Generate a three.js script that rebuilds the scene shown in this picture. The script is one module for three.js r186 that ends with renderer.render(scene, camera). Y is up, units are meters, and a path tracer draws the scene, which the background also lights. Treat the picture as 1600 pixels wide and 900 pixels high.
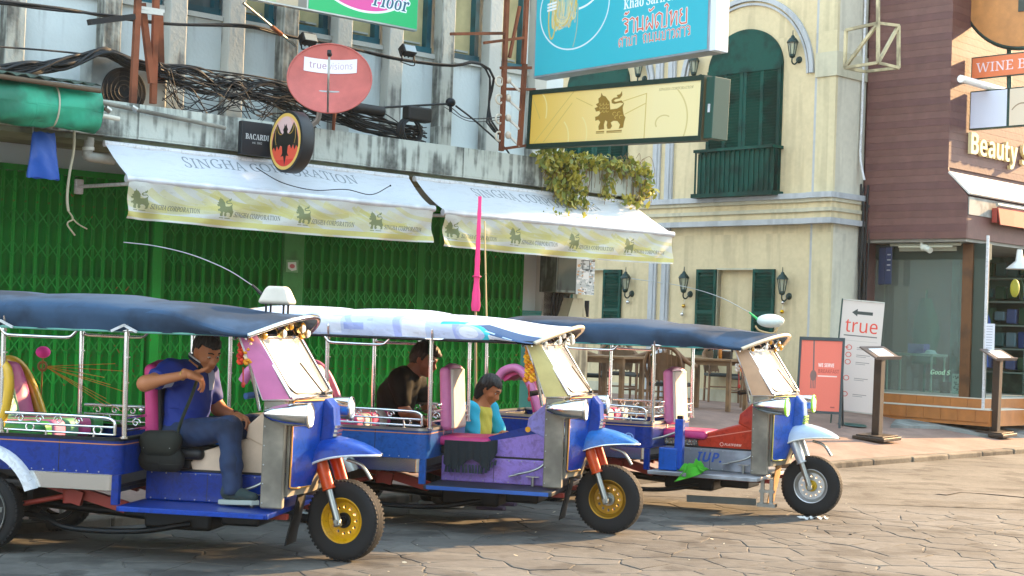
import * as THREE from 'three';
import { mergeGeometries, toCreasedNormals } from 'three/addons/utils/BufferGeometryUtils.js';
import { RoundedBoxGeometry } from 'three/addons/geometries/RoundedBoxGeometry.js';

// ---------- camera, sky, sun, exposure ----------
const scene = new THREE.Scene();
const FOCAL = 2400, EYE = 1.56, SKY = 0.9;
const camera = new THREE.PerspectiveCamera(2 * Math.atan(450 / FOCAL) * 180 / Math.PI, 16 / 9, 0.1, 900);
camera.position.set(0, EYE, 0);
camera.rotation.set(Math.atan(61.7 / FOCAL), 0, Math.atan(0.037));
const SUN_AZ = 38.5 * Math.PI / 180, SUN_EL = 20 * Math.PI / 180;
const sunDir = new THREE.Vector3(Math.cos(SUN_AZ) * Math.cos(SUN_EL), Math.sin(SUN_EL), -Math.sin(SUN_AZ) * Math.cos(SUN_EL));
{ // a hazy late-afternoon sky: pale blue overhead, milky towards the horizon, brighter and warmer round the sun
  const w = 512, h = 256, d = new Float32Array(w * h * 4), v = new THREE.Vector3();
  for (let j = 0; j < h; j++) for (let i = 0; i < w; i++) {
    const el = ((j + 0.5) / h - 0.5) * Math.PI, az = ((i + 0.5) / w - 0.5) * 2 * Math.PI; v.set(Math.cos(el) * Math.cos(az), Math.sin(el), Math.cos(el) * Math.sin(az));
    const up = Math.max(0, v.y), t = Math.pow(1 - up, 2.2), c = Math.max(0, v.dot(sunDir)), g = 0.55 * Math.pow(c, 6) + 1.3 * Math.pow(c, 48), o = (j * w + i) * 4;
    const base = [0.43 + 0.38 * t, 0.6 + 0.25 * t, 0.78 + 0.05 * t]; d[o] = base[0] * SKY + g * SKY; d[o + 1] = base[1] * SKY + g * 0.86 * SKY; d[o + 2] = base[2] * SKY + g * 0.62 * SKY; d[o + 3] = 1;
  }
  const tex = new THREE.DataTexture(d, w, h, THREE.RGBAFormat, THREE.FloatType); tex.mapping = THREE.EquirectangularReflectionMapping; tex.magFilter = THREE.LinearFilter; tex.needsUpdate = true; scene.background = tex; scene.environment = tex;
}
const sun = new THREE.DirectionalLight(0xffcf94, 4.4);
sun.position.copy(sunDir).multiplyScalar(60).add(new THREE.Vector3(1, 0, -14)); sun.target.position.set(1, 0, -14);
sun.castShadow = true; sun.shadow.radius = 1.5; sun.shadow.mapSize.set(4096, 4096);
Object.assign(sun.shadow.camera, { left: -16, right: 16, top: 16, bottom: -16, near: 1, far: 140 });
scene.add(sun, sun.target);
scene.fog = new THREE.FogExp2(0xf2ece2, 0.0004);
const renderer = new THREE.WebGLRenderer({ antialias: true });
renderer.toneMapping = THREE.LinearToneMapping;
renderer.toneMappingExposure = 4.2;
renderer.shadowMap.enabled = true; renderer.shadowMap.type = THREE.PCFSoftShadowMap;

// ---------- helpers ----------
const V = (x, y, z) => new THREE.Vector3(x, y, z), { PI, sin, cos, sqrt, abs, min, max, floor, hypot } = Math, RAD = PI / 180;
let seedN = 7; const rnd = () => { seedN = (seedN * 1664525 + 1013904223) >>> 0; return seedN / 4294967296; }, rr = (a, b) => a + (b - a) * rnd();
const names = new Map();
function numbered(n) { const k = names.get(n) || 0; names.set(n, k + 1); return k ? n + '_' + String(k).padStart(3, '0') : n; }
function tag(o, label, category, group, kind) { o.userData.label = label; if (category) o.userData.category = category; if (group) o.userData.group = group; if (kind) o.userData.kind = kind; return o; }
function thing(name, label, category, pos = [0, 0, 0], turn = 0, group) {
  const o = new THREE.Group(); o.name = numbered(name); o.position.set(...pos); o.rotation.y = turn; scene.add(o); return tag(o, label, category, group);
}
function clean(g) { g = g.index ? g.toNonIndexed() : g; for (const k of Object.keys(g.attributes)) if (!['position', 'normal', 'uv'].includes(k)) g.deleteAttribute(k); if (!g.attributes.normal) g.computeVertexNormals(); if (!g.attributes.uv) g.setAttribute('uv', new THREE.BufferAttribute(new Float32Array(g.attributes.position.count * 2), 2)); g.morphAttributes = {}; return g; }
const mg = (list) => { const l = list.flat(9).filter(Boolean).map(clean); return l.length === 1 ? l[0] : mergeGeometries(l); };
// uv in metres by the dominant direction of each face
function metreUV(g) {
  g = clean(g); const p = g.attributes.position, uv = new Float32Array(p.count * 2), a = V(), b = V(), c = V();
  for (let i = 0; i < p.count; i += 3) {
    a.fromBufferAttribute(p, i); b.fromBufferAttribute(p, i + 1); c.fromBufferAttribute(p, i + 2);
    const n = b.clone().sub(a).cross(c.clone().sub(a)), ax = abs(n.x), ay = abs(n.y), az = abs(n.z);
    [a, b, c].forEach((q, k) => { const o = (i + k) * 2; if (ay >= ax && ay >= az) { uv[o] = q.x; uv[o + 1] = -q.z; } else if (ax > az) { uv[o] = q.z; uv[o + 1] = q.y; } else { uv[o] = q.x; uv[o + 1] = q.y; } });
  }
  g.setAttribute('uv', new THREE.BufferAttribute(uv, 2)); return g;
}
function part(parent, name, geo, m, label) {
  let g = Array.isArray(geo) ? mg(geo) : geo;
  if (m.userData.metre) g = metreUV(g);
  const o = new THREE.Mesh(g, m); o.name = parent === scene ? numbered(name) : name; o.castShadow = o.receiveShadow = true; parent.add(o);
  if (label) o.userData.label = label; return o;
}
const struct = (name, geo, m) => { const o = part(scene, name, geo, m); o.userData.kind = 'structure'; return o; };
const place = (g, x = 0, y = 0, z = 0, rx = 0, ry = 0, rz = 0) => g.applyMatrix4(new THREE.Matrix4().compose(V(x, y, z), new THREE.Quaternion().setFromEuler(new THREE.Euler(rx, ry, rz)), V(1, 1, 1)));
const bx = (w, h, d, x, y, z, rx, ry, rz) => place(new THREE.BoxGeometry(w, h, d), x, y, z, rx, ry, rz);
const b6 = (x0, x1, y0, y1, z0, z1) => bx(x1 - x0, y1 - y0, z1 - z0, (x0 + x1) / 2, (y0 + y1) / 2, (z0 + z1) / 2);
const rb = (w, h, d, r, x, y, z, rx, ry, rz, s = 2) => place(new RoundedBoxGeometry(w, h, d, s, r), x, y, z, rx, ry, rz);
const r6 = (x0, x1, y0, y1, z0, z1, r = 0.01, s = 2) => rb(x1 - x0, y1 - y0, z1 - z0, r, (x0 + x1) / 2, (y0 + y1) / 2, (z0 + z1) / 2, 0, 0, 0, s);
function orient(g, a, b) { const d = V(b[0] - a[0], b[1] - a[1], b[2] - a[2]); const q = new THREE.Quaternion().setFromUnitVectors(V(0, 1, 0), d.clone().normalize()); return g.applyMatrix4(new THREE.Matrix4().compose(V((a[0] + b[0]) / 2, (a[1] + b[1]) / 2, (a[2] + b[2]) / 2), q, V(1, 1, 1))); }
const rod = (a, b, r, r2 = r, seg = 8) => orient(new THREE.CylinderGeometry(r2, r, hypot(b[0] - a[0], b[1] - a[1], b[2] - a[2]), seg), a, b);
const bar = (a, b, w, d) => orient(new THREE.BoxGeometry(w, hypot(b[0] - a[0], b[1] - a[1], b[2] - a[2]), d), a, b);
const tube = (pts, r, n = 24, seg = 6, closed = false, tension = 0.5) => new THREE.TubeGeometry(new THREE.CatmullRomCurve3(pts.map((p) => V(...p)), closed, 'catmullrom', tension), n, r, seg, closed);
const pipe = (pts, r, seg = 8) => { const o = []; for (let i = 0; i + 1 < pts.length; i++) o.push(rod(pts[i], pts[i + 1], r, r, seg)); for (let i = 1; i + 1 < pts.length; i++) o.push(place(new THREE.SphereGeometry(r, seg, 6), ...pts[i])); return mg(o); };
const ball = (r, x, y, z, sx = 1, sy = 1, sz = 1, n = 16) => place(new THREE.SphereGeometry(r, n, floor(n * 0.7)).scale(sx, sy, sz), x, y, z);
const lathe = (pts, n = 32) => new THREE.LatheGeometry(pts.map((p) => new THREE.Vector2(p[0], p[1])), n);
const shape = (pts) => new THREE.Shape(pts.map((p) => new THREE.Vector2(p[0], p[1])));
const ext = (pts, d, bev = 0, holes) => { const s = pts.isShape || pts.curves ? pts : shape(pts); if (holes) for (const h of holes) s.holes.push(h.curves ? h : new THREE.Path(h.map((p) => new THREE.Vector2(p[0], p[1])))); return new THREE.ExtrudeGeometry(s, { depth: d, bevelEnabled: bev > 0, bevelThickness: bev, bevelSize: bev, bevelSegments: 2, curveSegments: 20 }); };
// smooth sheet through a grid of points rows[i][j]; thick > 0 gives it a back and rims
function sheet(rows, thick = 0, closed = false) {
  const nr = rows.length, nc = rows[0].length, pos = [], uv = [], idx = [];
  rows.forEach((r, i) => r.forEach((p, j) => { pos.push(...p); uv.push(j / (nc - 1), i / (nr - 1)); }));
  const cc = closed ? nc : nc - 1;
  for (let i = 0; i < nr - 1; i++) for (let j = 0; j < cc; j++) { const a = i * nc + j, b = i * nc + (j + 1) % nc, c = a + nc, d = b + nc; idx.push(a, b, c, b, d, c); }
  const g = new THREE.BufferGeometry(); g.setAttribute('position', new THREE.Float32BufferAttribute(pos, 3)); g.setAttribute('uv', new THREE.Float32BufferAttribute(uv, 2)); g.setIndex(idx); g.computeVertexNormals();
  if (!thick) return g;
  const n = g.attributes.normal, back = rows.map((r, i) => r.map((p, j) => { const k = i * nc + j; return [p[0] - n.getX(k) * thick, p[1] - n.getY(k) * thick, p[2] - n.getZ(k) * thick]; }));
  const b = sheet(back.map((r) => r.slice().reverse()));
  const rim = []; const strip = (A, B) => rim.push(sheet([A, B]));
  strip(back[0], rows[0]); strip(rows[nr - 1], back[nr - 1]); strip(rows.map((r) => r[0]), back.map((r) => r[0])); strip(back.map((r) => r[nc - 1]), rows.map((r) => r[nc - 1]));
  return mg([g, b, ...rim]);
}
// a pixel of the photograph as a ray; frames are upright planes standing on the ground
function ray(px, py) { return V((px - 800) / FOCAL, -(py - 450) / FOCAL, -1).applyEuler(camera.rotation); }
class Frame {
  constructor(x, z, deg) { this.o = V(x, 0, z); this.turn = deg * RAD; this.u = V(cos(this.turn), 0, -sin(this.turn)); this.n = V(sin(this.turn), 0, cos(this.turn)); }
  P(u, y, w = 0) { return [this.o.x + this.u.x * u + this.n.x * w, y, this.o.z + this.u.z * u + this.n.z * w]; }
  at(px, py, w = 0) { const d = ray(px, py), p = this.o.clone().addScaledVector(this.n, w).sub(camera.position), t = p.dot(this.n) / d.dot(this.n), q = d.multiplyScalar(t).add(camera.position).sub(this.o); return [q.dot(this.u), q.y + this.o.y]; }
  thing(name, label, category, u = 0, y = 0, w = 0, group) { return thing(name, label, category, this.P(u, y, w), this.turn, group); }
}
function ground(px, py, h = 0) { const d = ray(px, py), t = (h - EYE) / d.y; return [d.x * t, h, d.z * t]; }

// ---------- procedural textures ----------
const hash = (x, y, s) => { let h = Math.imul(x, 374761393) ^ Math.imul(y, 668265263) ^ Math.imul(s, 2147483647 - 59); h = Math.imul(h ^ (h >>> 13), 1274126177); return ((h ^ (h >>> 16)) >>> 0) / 4294967296; };
function vnoise(x, y, per, s) { const xi = floor(x), yi = floor(y), fx = x - xi, fy = y - yi, m = (a) => ((a % per) + per) % per, u = fx * fx * (3 - 2 * fx), v = fy * fy * (3 - 2 * fy); const a = hash(m(xi), m(yi), s), b = hash(m(xi + 1), m(yi), s), c = hash(m(xi), m(yi + 1), s), d = hash(m(xi + 1), m(yi + 1), s); return a + (b - a) * u + (c - a) * v + (a - b - c + d) * u * v; }
function fbm(x, y, per, s, oct = 5) { let r = 0, a = 0.5, t = 0; for (let i = 0; i < oct; i++) { r += a * vnoise(x, y, per, s + i * 17); t += a; a *= 0.5; x *= 2; y *= 2; per *= 2; } return r / t; }
const smooth = (a, b, x) => { const t = min(1, max(0, (x - a) / (b - a))); return t * t * (3 - 2 * t); };
function dataTex(n, fn, metres, srgb = true) {
  const d = new Uint8Array(n * n * 4);
  for (let y = 0; y < n; y++) for (let x = 0; x < n; x++) { const c = fn(x / n, y / n), o = (y * n + x) * 4; for (let k = 0; k < 3; k++) d[o + k] = max(0, min(255, (c.length ? c[k] : c) * 255)); d[o + 3] = 255; }
  const t = new THREE.DataTexture(d, n, n); t.wrapS = t.wrapT = THREE.RepeatWrapping; t.magFilter = THREE.LinearFilter; t.minFilter = THREE.LinearMipmapLinearFilter; t.generateMipmaps = true; if (srgb) t.colorSpace = THREE.SRGBColorSpace; t.repeat.set(1 / metres, 1 / metres); t.needsUpdate = true; return t;
}
const grainT = dataTex(256, (x, y) => 0.84 + 0.16 * fbm(x * 8, y * 8, 8, 3, 5), 0.8);
const dirtT = dataTex(512, (x, y) => { const a = fbm(x * 6, y * 6, 6, 11, 6), b = fbm(x * 40, y * 40, 40, 5, 3); return 0.66 + 0.3 * smooth(0.3, 0.6, a) * (0.85 + 0.15 * b); }, 1.7);
const bumpT = dataTex(256, (x, y) => fbm(x * 16, y * 16, 16, 23, 4), 0.5, false);
const clothB = dataTex(128, (x, y) => 0.5 + 0.25 * sin(x * 64 * PI) + 0.25 * sin(y * 64 * PI), 0.06, false);
const foldB = dataTex(256, (x, y) => fbm(x * 5 + y * 2, y * 3, 1e6, 71, 3), 0.6, false);
// a painted canvas: print, lettering, stains
function canvasTex(w, h, draw) { const c = document.createElement('canvas'); c.width = w; c.height = h; const x = c.getContext('2d'); draw(x, w, h); const t = new THREE.CanvasTexture(c); t.colorSpace = THREE.SRGBColorSpace; t.magFilter = THREE.LinearFilter; return t; }
const scuffT = (() => { const t = canvasTex(1024, 1024, (x, w, h) => { x.fillStyle = '#f2f2f2'; x.fillRect(0, 0, w, h); for (let i = 0; i < 2600; i++) { const q = floor(rr(150, 240)); x.fillStyle = 'rgba(' + q + ',' + floor(q * 0.96) + ',' + floor(q * 0.9) + ',' + rr(0.05, 0.25) + ')'; x.beginPath(); x.ellipse(rr(0, w), rr(0, h), rr(2, 34), rr(1, 12), rr(0, 3), 0, 7); x.fill(); } for (let i = 0; i < 170; i++) { x.strokeStyle = ['rgba(255,255,255,.5)', 'rgba(120,116,110,.45)', 'rgba(90,86,82,.4)'][i % 3]; x.lineWidth = rr(0.6, 2); const a = rr(0, w), b = rr(0, h); x.beginPath(); x.moveTo(a, b); x.lineTo(a + rr(-70, 70), b + rr(-16, 16)); x.stroke(); } for (let i = 0; i < 60; i++) { x.fillStyle = 'rgba(96,84,70,' + rr(0.2, 0.5) + ')'; x.beginPath(); x.ellipse(rr(0, w), rr(0, h), rr(1, 5), rr(1, 4), 0, 0, 7); x.fill(); } }); t.wrapS = t.wrapT = THREE.RepeatWrapping; t.repeat.set(1 / 1.1, 1 / 1.1); return t; })();
// ---------- materials ----------
function mat(color, roughness = 0.7, metalness = 0, o = {}) { const { tex, bump, ...rest } = o; const m = new (o.clearcoat || o.transmission || o.sheen || o.specularIntensity ? THREE.MeshPhysicalMaterial : THREE.MeshStandardMaterial)({ color, roughness, metalness, ...rest }); if (tex) m.map = tex; if (bump) { m.bumpMap = bump[0]; m.bumpScale = bump[1]; } if (tex || bump) m.userData.metre = true; return m; }
const paint = (c, r = 0.32) => mat(c, r, 0, { clearcoat: 0.35, clearcoatRoughness: 0.1, specularIntensity: 0.4, tex: scuffT, bump: [foldB, 0.0012] });
const M = {
  chrome: mat(0xd8dcdc, 0.16, 1), steel: mat(0xb4b8b4, 0.34, 1, { tex: grainT }), alu: mat(0x979080, 0.55, 0, { tex: dirtT, bump: [bumpT, 0.0008] }), darkMetal: mat(0x20262a, 0.5, 0.6, { tex: grainT }),
  black: mat(0x0e1113, 0.55, 0, { tex: grainT }), rubber: mat(0x151718, 0.82, 0, { tex: dirtT }), tread: mat(0x1c1c1b, 0.9, 0, { tex: dirtT }),
  blue: paint(0x0040a4), blueDeep: paint(0x00328a), red: paint(0xc23a20), redBeam: mat(0x8f2a1a, 0.6, 0, { tex: dirtT }), orange: paint(0xd9501c), yellow: paint(0xd6a012), pink: mat(0xd67aae, 0.45, 0, { tex: grainT, clearcoat: 0.25, clearcoatRoughness: 0.4 }), pinkSeat: mat(0xd94088, 0.5, 0, { tex: grainT, bump: [foldB, 0.004] }), purple: paint(0x9a80d2), cream: mat(0xd8bda0, 0.45, 0, { tex: grainT, clearcoat: 0.3, clearcoatRoughness: 0.3 }), white: paint(0xdadde0),
  rust: mat(0x8a5238, 0.85, 0.2, { tex: dirtT, bump: [bumpT, 0.001] }), glass: mat(0xf4f8f8, 0.02, 0, { transmission: 1, thickness: 0, ior: 1.45 }), green: mat(0x1f7a35, 0.5, 0, { tex: dirtT }), wire: mat(0x14191b, 0.6), cordBlack: mat(0x0c0d0e, 0.7),
};
// ---------- three-wheeled taxis: x forward, y up, z to the side that faces the street; origin under the front wheel ----------
const WR = 0.265;
const tyreProfile = [[0.145, -0.05], [0.165, -0.058], [0.205, -0.066], [0.235, -0.064], [0.252, -0.052], [0.258, -0.04], [0.265, -0.026], [0.265, -0.014], [0.261, -0.012], [0.261, -0.007], [0.265, -0.005], [0.265, 0.005], [0.261, 0.007], [0.261, 0.012], [0.265, 0.014], [0.265, 0.026], [0.258, 0.04], [0.252, 0.052], [0.235, 0.064], [0.205, 0.066], [0.165, 0.058], [0.145, 0.05]];
function tyreGeo() {
  const g = lathe(tyreProfile, 56).rotateX(PI / 2), lugs = [g];
  for (let i = 0; i < 56; i++) for (const s of [-1, 1]) { const a = (i + (s > 0 ? 0.5 : 0)) / 56 * 2 * PI; lugs.push(place(new THREE.BoxGeometry(0.012, 0.016, 0.016), cos(a) * 0.256, sin(a) * 0.256, s * 0.045, 0, 0, a)); }
  return mg(lugs);
}
const TYRE = tyreGeo();
function wheelRim(kind) {
  if (kind === 'alloy') {
    const o = [lathe([[0.15, -0.05], [0.142, -0.03], [0.142, 0.04], [0.15, 0.052], [0.156, 0.052], [0.156, -0.05]], 40).rotateX(PI / 2), rod([0, 0, -0.03], [0, 0, 0.03], 0.04, 0.036, 20)];
    for (let i = 0; i < 7; i++) { const a = i / 7 * 2 * PI; o.push(bar([cos(a) * 0.03, sin(a) * 0.03, 0.022], [cos(a + 0.12) * 0.145, sin(a + 0.12) * 0.145, 0.03], 0.026, 0.018)); }
    return mg(o);
  }
  const s = new THREE.Shape(); s.absarc(0, 0, 0.118, 0, 2 * PI); const holes = [];
  for (let i = 0; i < 12; i++) { const a = i / 12 * 2 * PI, h = new THREE.Path(); h.absarc(cos(a) * 0.086, sin(a) * 0.086, 0.011, 0, 2 * PI); holes.push(h); }
  s.holes.push(...holes);
  return mg([lathe([[0.116, 0.012], [0.12, 0.03], [0.134, 0.034], [0.138, 0.05], [0.148, 0.058], [0.15, 0.05], [0.146, -0.05], [0.13, -0.05], [0.118, -0.01], [0.116, 0.012]], 44).rotateX(PI / 2), new THREE.ExtrudeGeometry(s, { depth: 0.014, bevelEnabled: false, curveSegments: 12 })]);
}
function addWheel(root, x, y, z, o, turn = 0, name = 'wheel') {
  const w = new THREE.Group(); w.name = name; w.position.set(x, y, z); w.rotation.y = turn; root.add(w);
  part(w, 'tyre', TYRE, M.rubber); const rm = part(w, 'rim', wheelRim(o.kind), o.rim); if (o.kind === 'alloy') rm.scale.set(1.24, 1.24, 1.5);
  part(w, 'hub', [rod([0, 0, -0.07], [0, 0, 0.03], 0.055, 0.05, 24), rod([0, 0, 0.03], [0, 0, 0.055], 0.03, 0.024, 16), rod([0, 0, -0.11], [0, 0, 0.11], 0.012)], o.hub);
  return w;
}
// the canvas roof: a vault with pinched ribs
const roofHalf = [[0.606, 1.448], [0.622, 1.495], [0.63, 1.54], [0.628, 1.578], [0.604, 1.6], [0.52, 1.624], [0.36, 1.648], [0.18, 1.664]];
const roofProf = [...roofHalf, [0, 1.67], ...roofHalf.slice().reverse().map(([z, y]) => [-z, y])];
function roofRows(ribs, inset = 0) {
  const rows = [], N = 64;
  for (let i = 0; i <= N; i++) {
    const t = i / N, row = [];
    roofProf.forEach(([z, y], j) => {
      const h = (y - 1.448) / 0.236, xf = -0.5 + 0.23 * (1 - (z / 0.62) ** 2), xr = -3.04 + 0.1 * (1 - h) * 0; let x = xf + (xr - xf) * t;
      const tail = smooth(0.9, 1, t), low = 1 - h; let p = 0; for (const r of ribs) p += Math.exp(-abs(x - r) / (x > r ? 0.1 : 0.05));
      const sag = 0.003 * sin(x * 23 + j) * low + 0.003 * sin(x * 11 + j * 2);
      let zz = z * (1 - 0.06 * p * low - 0.1 * tail * h) + Math.sign(z) * sag, yy = y - 0.09 * tail * h * h - 0.012 * p * h + 0.005 * (1 - tail) * (1 - p) * h * abs(sin((x + 1.3) * PI / 0.83)) + inset - 0.085 * h * min(1, max(0, (x + 1.5) / 1.1));
      const fw = smooth(0.6, 0, xf - x); yy += (1.448 + 0.135 * (1 - (z / 0.62) ** 2) + inset - yy) * fw; zz += (z * (1 + 0.02 * h) - zz) * fw; row.push([x, yy, zz * (1 + inset * 1.4)]);
    });
    rows.push(row);
  }
  return rows;
}
function scroll(x, y, z, r, dir, m) { const pts = []; for (let i = 0; i <= 14; i++) { const a = i / 14 * 2.4 * PI, q = r * (1 - i / 18); pts.push([x + dir * q * cos(a), y + q * sin(a), z]); } return tube(pts, 0.0055, 26, 5); }
function addRail(root, s) {
  const z = s * 0.585, p = [];
  p.push(tube([[-2.1, 0.9, z], [-1.7, 0.9, z], [-1.42, 0.895, z], [-1.365, 0.87, z], [-1.36, 0.79, z]], 0.011, 40, 7, false, 0.25), rod([-2.1, 0.838, z], [-1.36, 0.838, z], 0.008), rod([-2.1, 0.795, z], [-1.36, 0.79, z], 0.008));
  for (const x of [-2.08, -1.82, -1.5]) p.push(rod([x, 0.76, z], [x, 0.8, z], 0.009));
  for (let i = 0; i < 4; i++) { const x = -2.0 + i * 0.13; p.push(scroll(x, 0.868, z, 0.03, i % 2 ? 1 : -1)); }
  for (const x of [-1.93, -1.475]) p.push(place(new THREE.TorusGeometry(0.026, 0.007, 6, 20), x, 0.815, z));
  part(root, 'side_rail', p, M.chrome);
}
function headlight(root, s, rim, bezel) {
  const g = new THREE.Group(); g.name = 'headlight'; g.position.set(-0.125, 0.965, s * 0.5); root.add(g);
  part(g, 'housing', lathe([[0.002, -0.3], [0.026, -0.285], [0.05, -0.23], [0.067, -0.155], [0.075, -0.07], [0.077, -0.01], [0.077, 0.0]], 28).rotateZ(-PI / 2), M.chrome);
  part(g, 'bezel', place(new THREE.TorusGeometry(0.074, 0.01, 8, 28), 0.004, 0, 0, 0, PI / 2), bezel);
  part(g, 'lens', lathe([[0.0, 0.026], [0.035, 0.022], [0.058, 0.01], [0.071, 0.0]], 24).rotateZ(-PI / 2), rim);
  part(g, 'bracket', [rod([-0.08, 0, -s * 0.05], [-0.1, 0.0, -s * 0.3], 0.014), rb(0.07, 0.03, 0.03, 0.006, -0.1, -0.045, -s * 0.06)], M.chrome);
}
const lensM = mat(0xf0f4f4, 0.08, 0, { clearcoat: 1 }), amberM = mat(0xe0a018, 0.15, 0, { clearcoat: 1 }), limeM = mat(0x9ade2a, 0.3, 0, { clearcoat: 0.6 });
const dustGlareGlass = mat(0xffffff, 0.08, 0, { transmission: 0.22, thickness: 0, clearcoat: 1, clearcoatRoughness: 0.02 });  // windscreen: near-opaque white, dust film and sun glare both put into the colour

function tukTuk(px, py, deg, label, o) {
  const root = thing('tuk_tuk', label, 'tuk-tuk', ground(px, py), -deg * RAD, 'tuk-tuks parked side by side at the kerb');
  const P = (n, g, m, l) => part(root, n, g, m, l);
  const both = (fn) => { for (const s of [1, -1]) fn(s); };
  // chassis
  both((s) => P('chassis_beam', [bar([-2.05, 0.5, s * 0.42], [-1.33, 0.32, s * 0.42], 0.07, 0.05), b6(-1.36, -0.3, 0.285, 0.318, s * 0.3 - 0.025, s * 0.3 + 0.025), b6(-3.0, -2.02, 0.455, 0.51, s * 0.42 - 0.025, s * 0.42 + 0.025)], M.redBeam));
  both((s) => P('suspension_link', [rod([-1.75, 0.37, s * 0.44], [-2.2, 0.27, s * 0.46], 0.018), rod([-1.72, 0.42, s * 0.44], [-1.72, 0.33, s * 0.44], 0.034), bx(0.1, 0.09, 0.04, -1.66, 0.375, s * 0.46, 0, 0, -0.25)], M.redBeam));
  P('engine', [r6(-1.28, -0.82, 0.17, 0.3, -0.22, 0.26, 0.03), r6(-0.78, -0.52, 0.21, 0.3, -0.2, 0.2, 0.02), rod([-1.3, 0.22, 0], [-2.2, 0.27, 0], 0.032), r6(-2.36, -2.14, 0.17, 0.36, -0.12, 0.12, 0.06), rod([-2.25, WR, -0.5], [-2.25, WR, 0.5], 0.035)], M.darkMetal);
  P('exhaust_pipe', [tube([[-0.95, 0.22, 0.28], [-1.3, 0.16, 0.34], [-1.75, 0.16, 0.36], [-2.0, 0.22, 0.3], [-2.6, 0.24, 0.26], [-3.02, 0.24, 0.26]], 0.02, 40, 8), rod([-2.5, 0.24, 0.26], [-2.95, 0.24, 0.26], 0.05, 0.05, 14)], M.darkMetal);
  P('underbody_panel', [b6(-3.0, -1.33, 0.43, 0.452, -0.53, 0.53), b6(-3.0, -2.97, 0.36, 0.74, -0.5, 0.5), b6(-2.02, -1.98, 0.3, 0.43, -0.4, 0.4)], M.black);
  // footboard
  P('footboard', [r6(-1.325, -0.335, 0.316, 0.35, -0.605, 0.605, 0.008)], o.foot);
  both((s) => P('footboard_edge', r6(-1.3, -0.36, 0.318, 0.347, s > 0 ? 0.606 : -0.612, s > 0 ? 0.612 : -0.606, 0.002), o.footEdge));
  // passenger tub: open box with rounded front corners
  const plan = (zo, xf, r) => { const s = new THREE.Shape(); s.moveTo(-3.02, -zo); s.lineTo(xf - r, -zo); s.quadraticCurveTo(xf, -zo, xf, -zo + r); s.lineTo(xf, zo - r); s.quadraticCurveTo(xf, zo, xf - r, zo); s.lineTo(-3.02, zo); s.closePath(); return s; };
  const shell = (y0, y1, zo, xf, r, th) => { const s = plan(zo, xf, r); s.holes.push(new THREE.Path(plan(zo - th, xf - th, r * 0.8).getPoints(8))); const g = new THREE.ExtrudeGeometry(s, { depth: y1 - y0, bevelEnabled: false, curveSegments: 10 }); return g.rotateX(-PI / 2).translate(0, y0, 0); };
  P('tub_side', shell(0.542, 0.752, 0.6, -1.31, 0.09, 0.025), o.tub);
  P('tub_cap', shell(0.752, 0.772, 0.607, -1.303, 0.095, 0.05), o.cap);
  P('pinstripe', shell(0.728, 0.734, 0.6025, -1.3075, 0.091, 0.004), o.stripe);
  P('tub_floor', b6(-3.0, -1.34, 0.455, 0.475, -0.57, 0.57), M.black);
  both((s) => P('skirt_panel', [b6(-1.93, -1.4, 0.44, 0.54, s * 0.585 - 0.006, s * 0.585 + 0.006), rod([-1.4, 0.44, s * 0.535], [-1.4, 0.54, s * 0.535], 0.056, 0.056, 20), rod([-1.93, 0.541, s * 0.592], [-1.38, 0.541, s * 0.592], 0.005)], M.chrome));
  both((s) => P('bulkhead_post', r6(-1.372, -1.322, 0.35, 0.54, s * 0.56 - 0.022, s * 0.56 + 0.022, 0.006), o.tub));
  if (o.print) both((s) => { const m = part(root, 'side_print', place(new THREE.PlaneGeometry(0.9, 0.16), -1.9, 0.635, s * 0.6035, 0, s > 0 ? 0 : PI, 0), o.print); });
  both((s) => { for (const x of [-1.72, -2.42]) P('panel_seam', b6(x - 0.0025, x + 0.0025, 0.545, 0.75, s > 0 ? 0.6 : -0.6015, s > 0 ? 0.6015 : -0.6), M.black); const rv = []; for (let x = -2.95; x < -1.4; x += 0.075) rv.push(ball(0.005, x, 0.556, s * 0.6, 1, 1, 0.6, 6)); P('rivets', rv, M.steel).userData.kind = 'stuff'; const rp = []; for (let x = -1.26; x < -0.46; x += 0.1) rp.push(ball(0.0055, x, 0.53, s * 0.2, 1, 1, 0.6, 6), ball(0.0055, x, 0.365, s * 0.2, 1, 1, 0.6, 6)); for (let y = 0.4; y < 1.03; y += 0.12) rp.push(ball(0.0055, -0.425, y, s * 0.45, 1, 1, 0.6, 6)); P('box_rivets', rp, M.steel).userData.kind = 'stuff'; P('door_seam', b6(-0.88, -0.876, 0.36, 0.54, s > 0 ? 0.2 : -0.2015, s > 0 ? 0.2015 : -0.2), M.black); });
  // rear wheels and their flares
  both((s) => {
    addWheel(root, -2.25, WR, s * 0.54, { kind: o.rearKind || 'alloy', rim: M.steel, hub: M.darkMetal }, s > 0 ? 0 : PI, 'rear_wheel');
    const rows = []; for (let i = 0; i <= 20; i++) { const a = (20 + i * 7) * RAD, r = 0.405; rows.push([[-2.25 + cos(a) * (r - 0.04), 0.29 + sin(a) * (r - 0.04), s * 0.67], [-2.25 + cos(a) * r, 0.29 + sin(a) * r, s * 0.66], [-2.25 + cos(a) * (r + 0.012), 0.29 + sin(a) * (r + 0.012), s * 0.63], [-2.25 + cos(a) * (r + 0.015), 0.29 + sin(a) * (r + 0.015), s * 0.59]]); }
    P('wheel_arch', sheet(s > 0 ? rows : rows.map((r) => r.reverse()), 0.006), o.arch);
  });
  // poles
  const poleY = (x) => 1.455;
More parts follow.
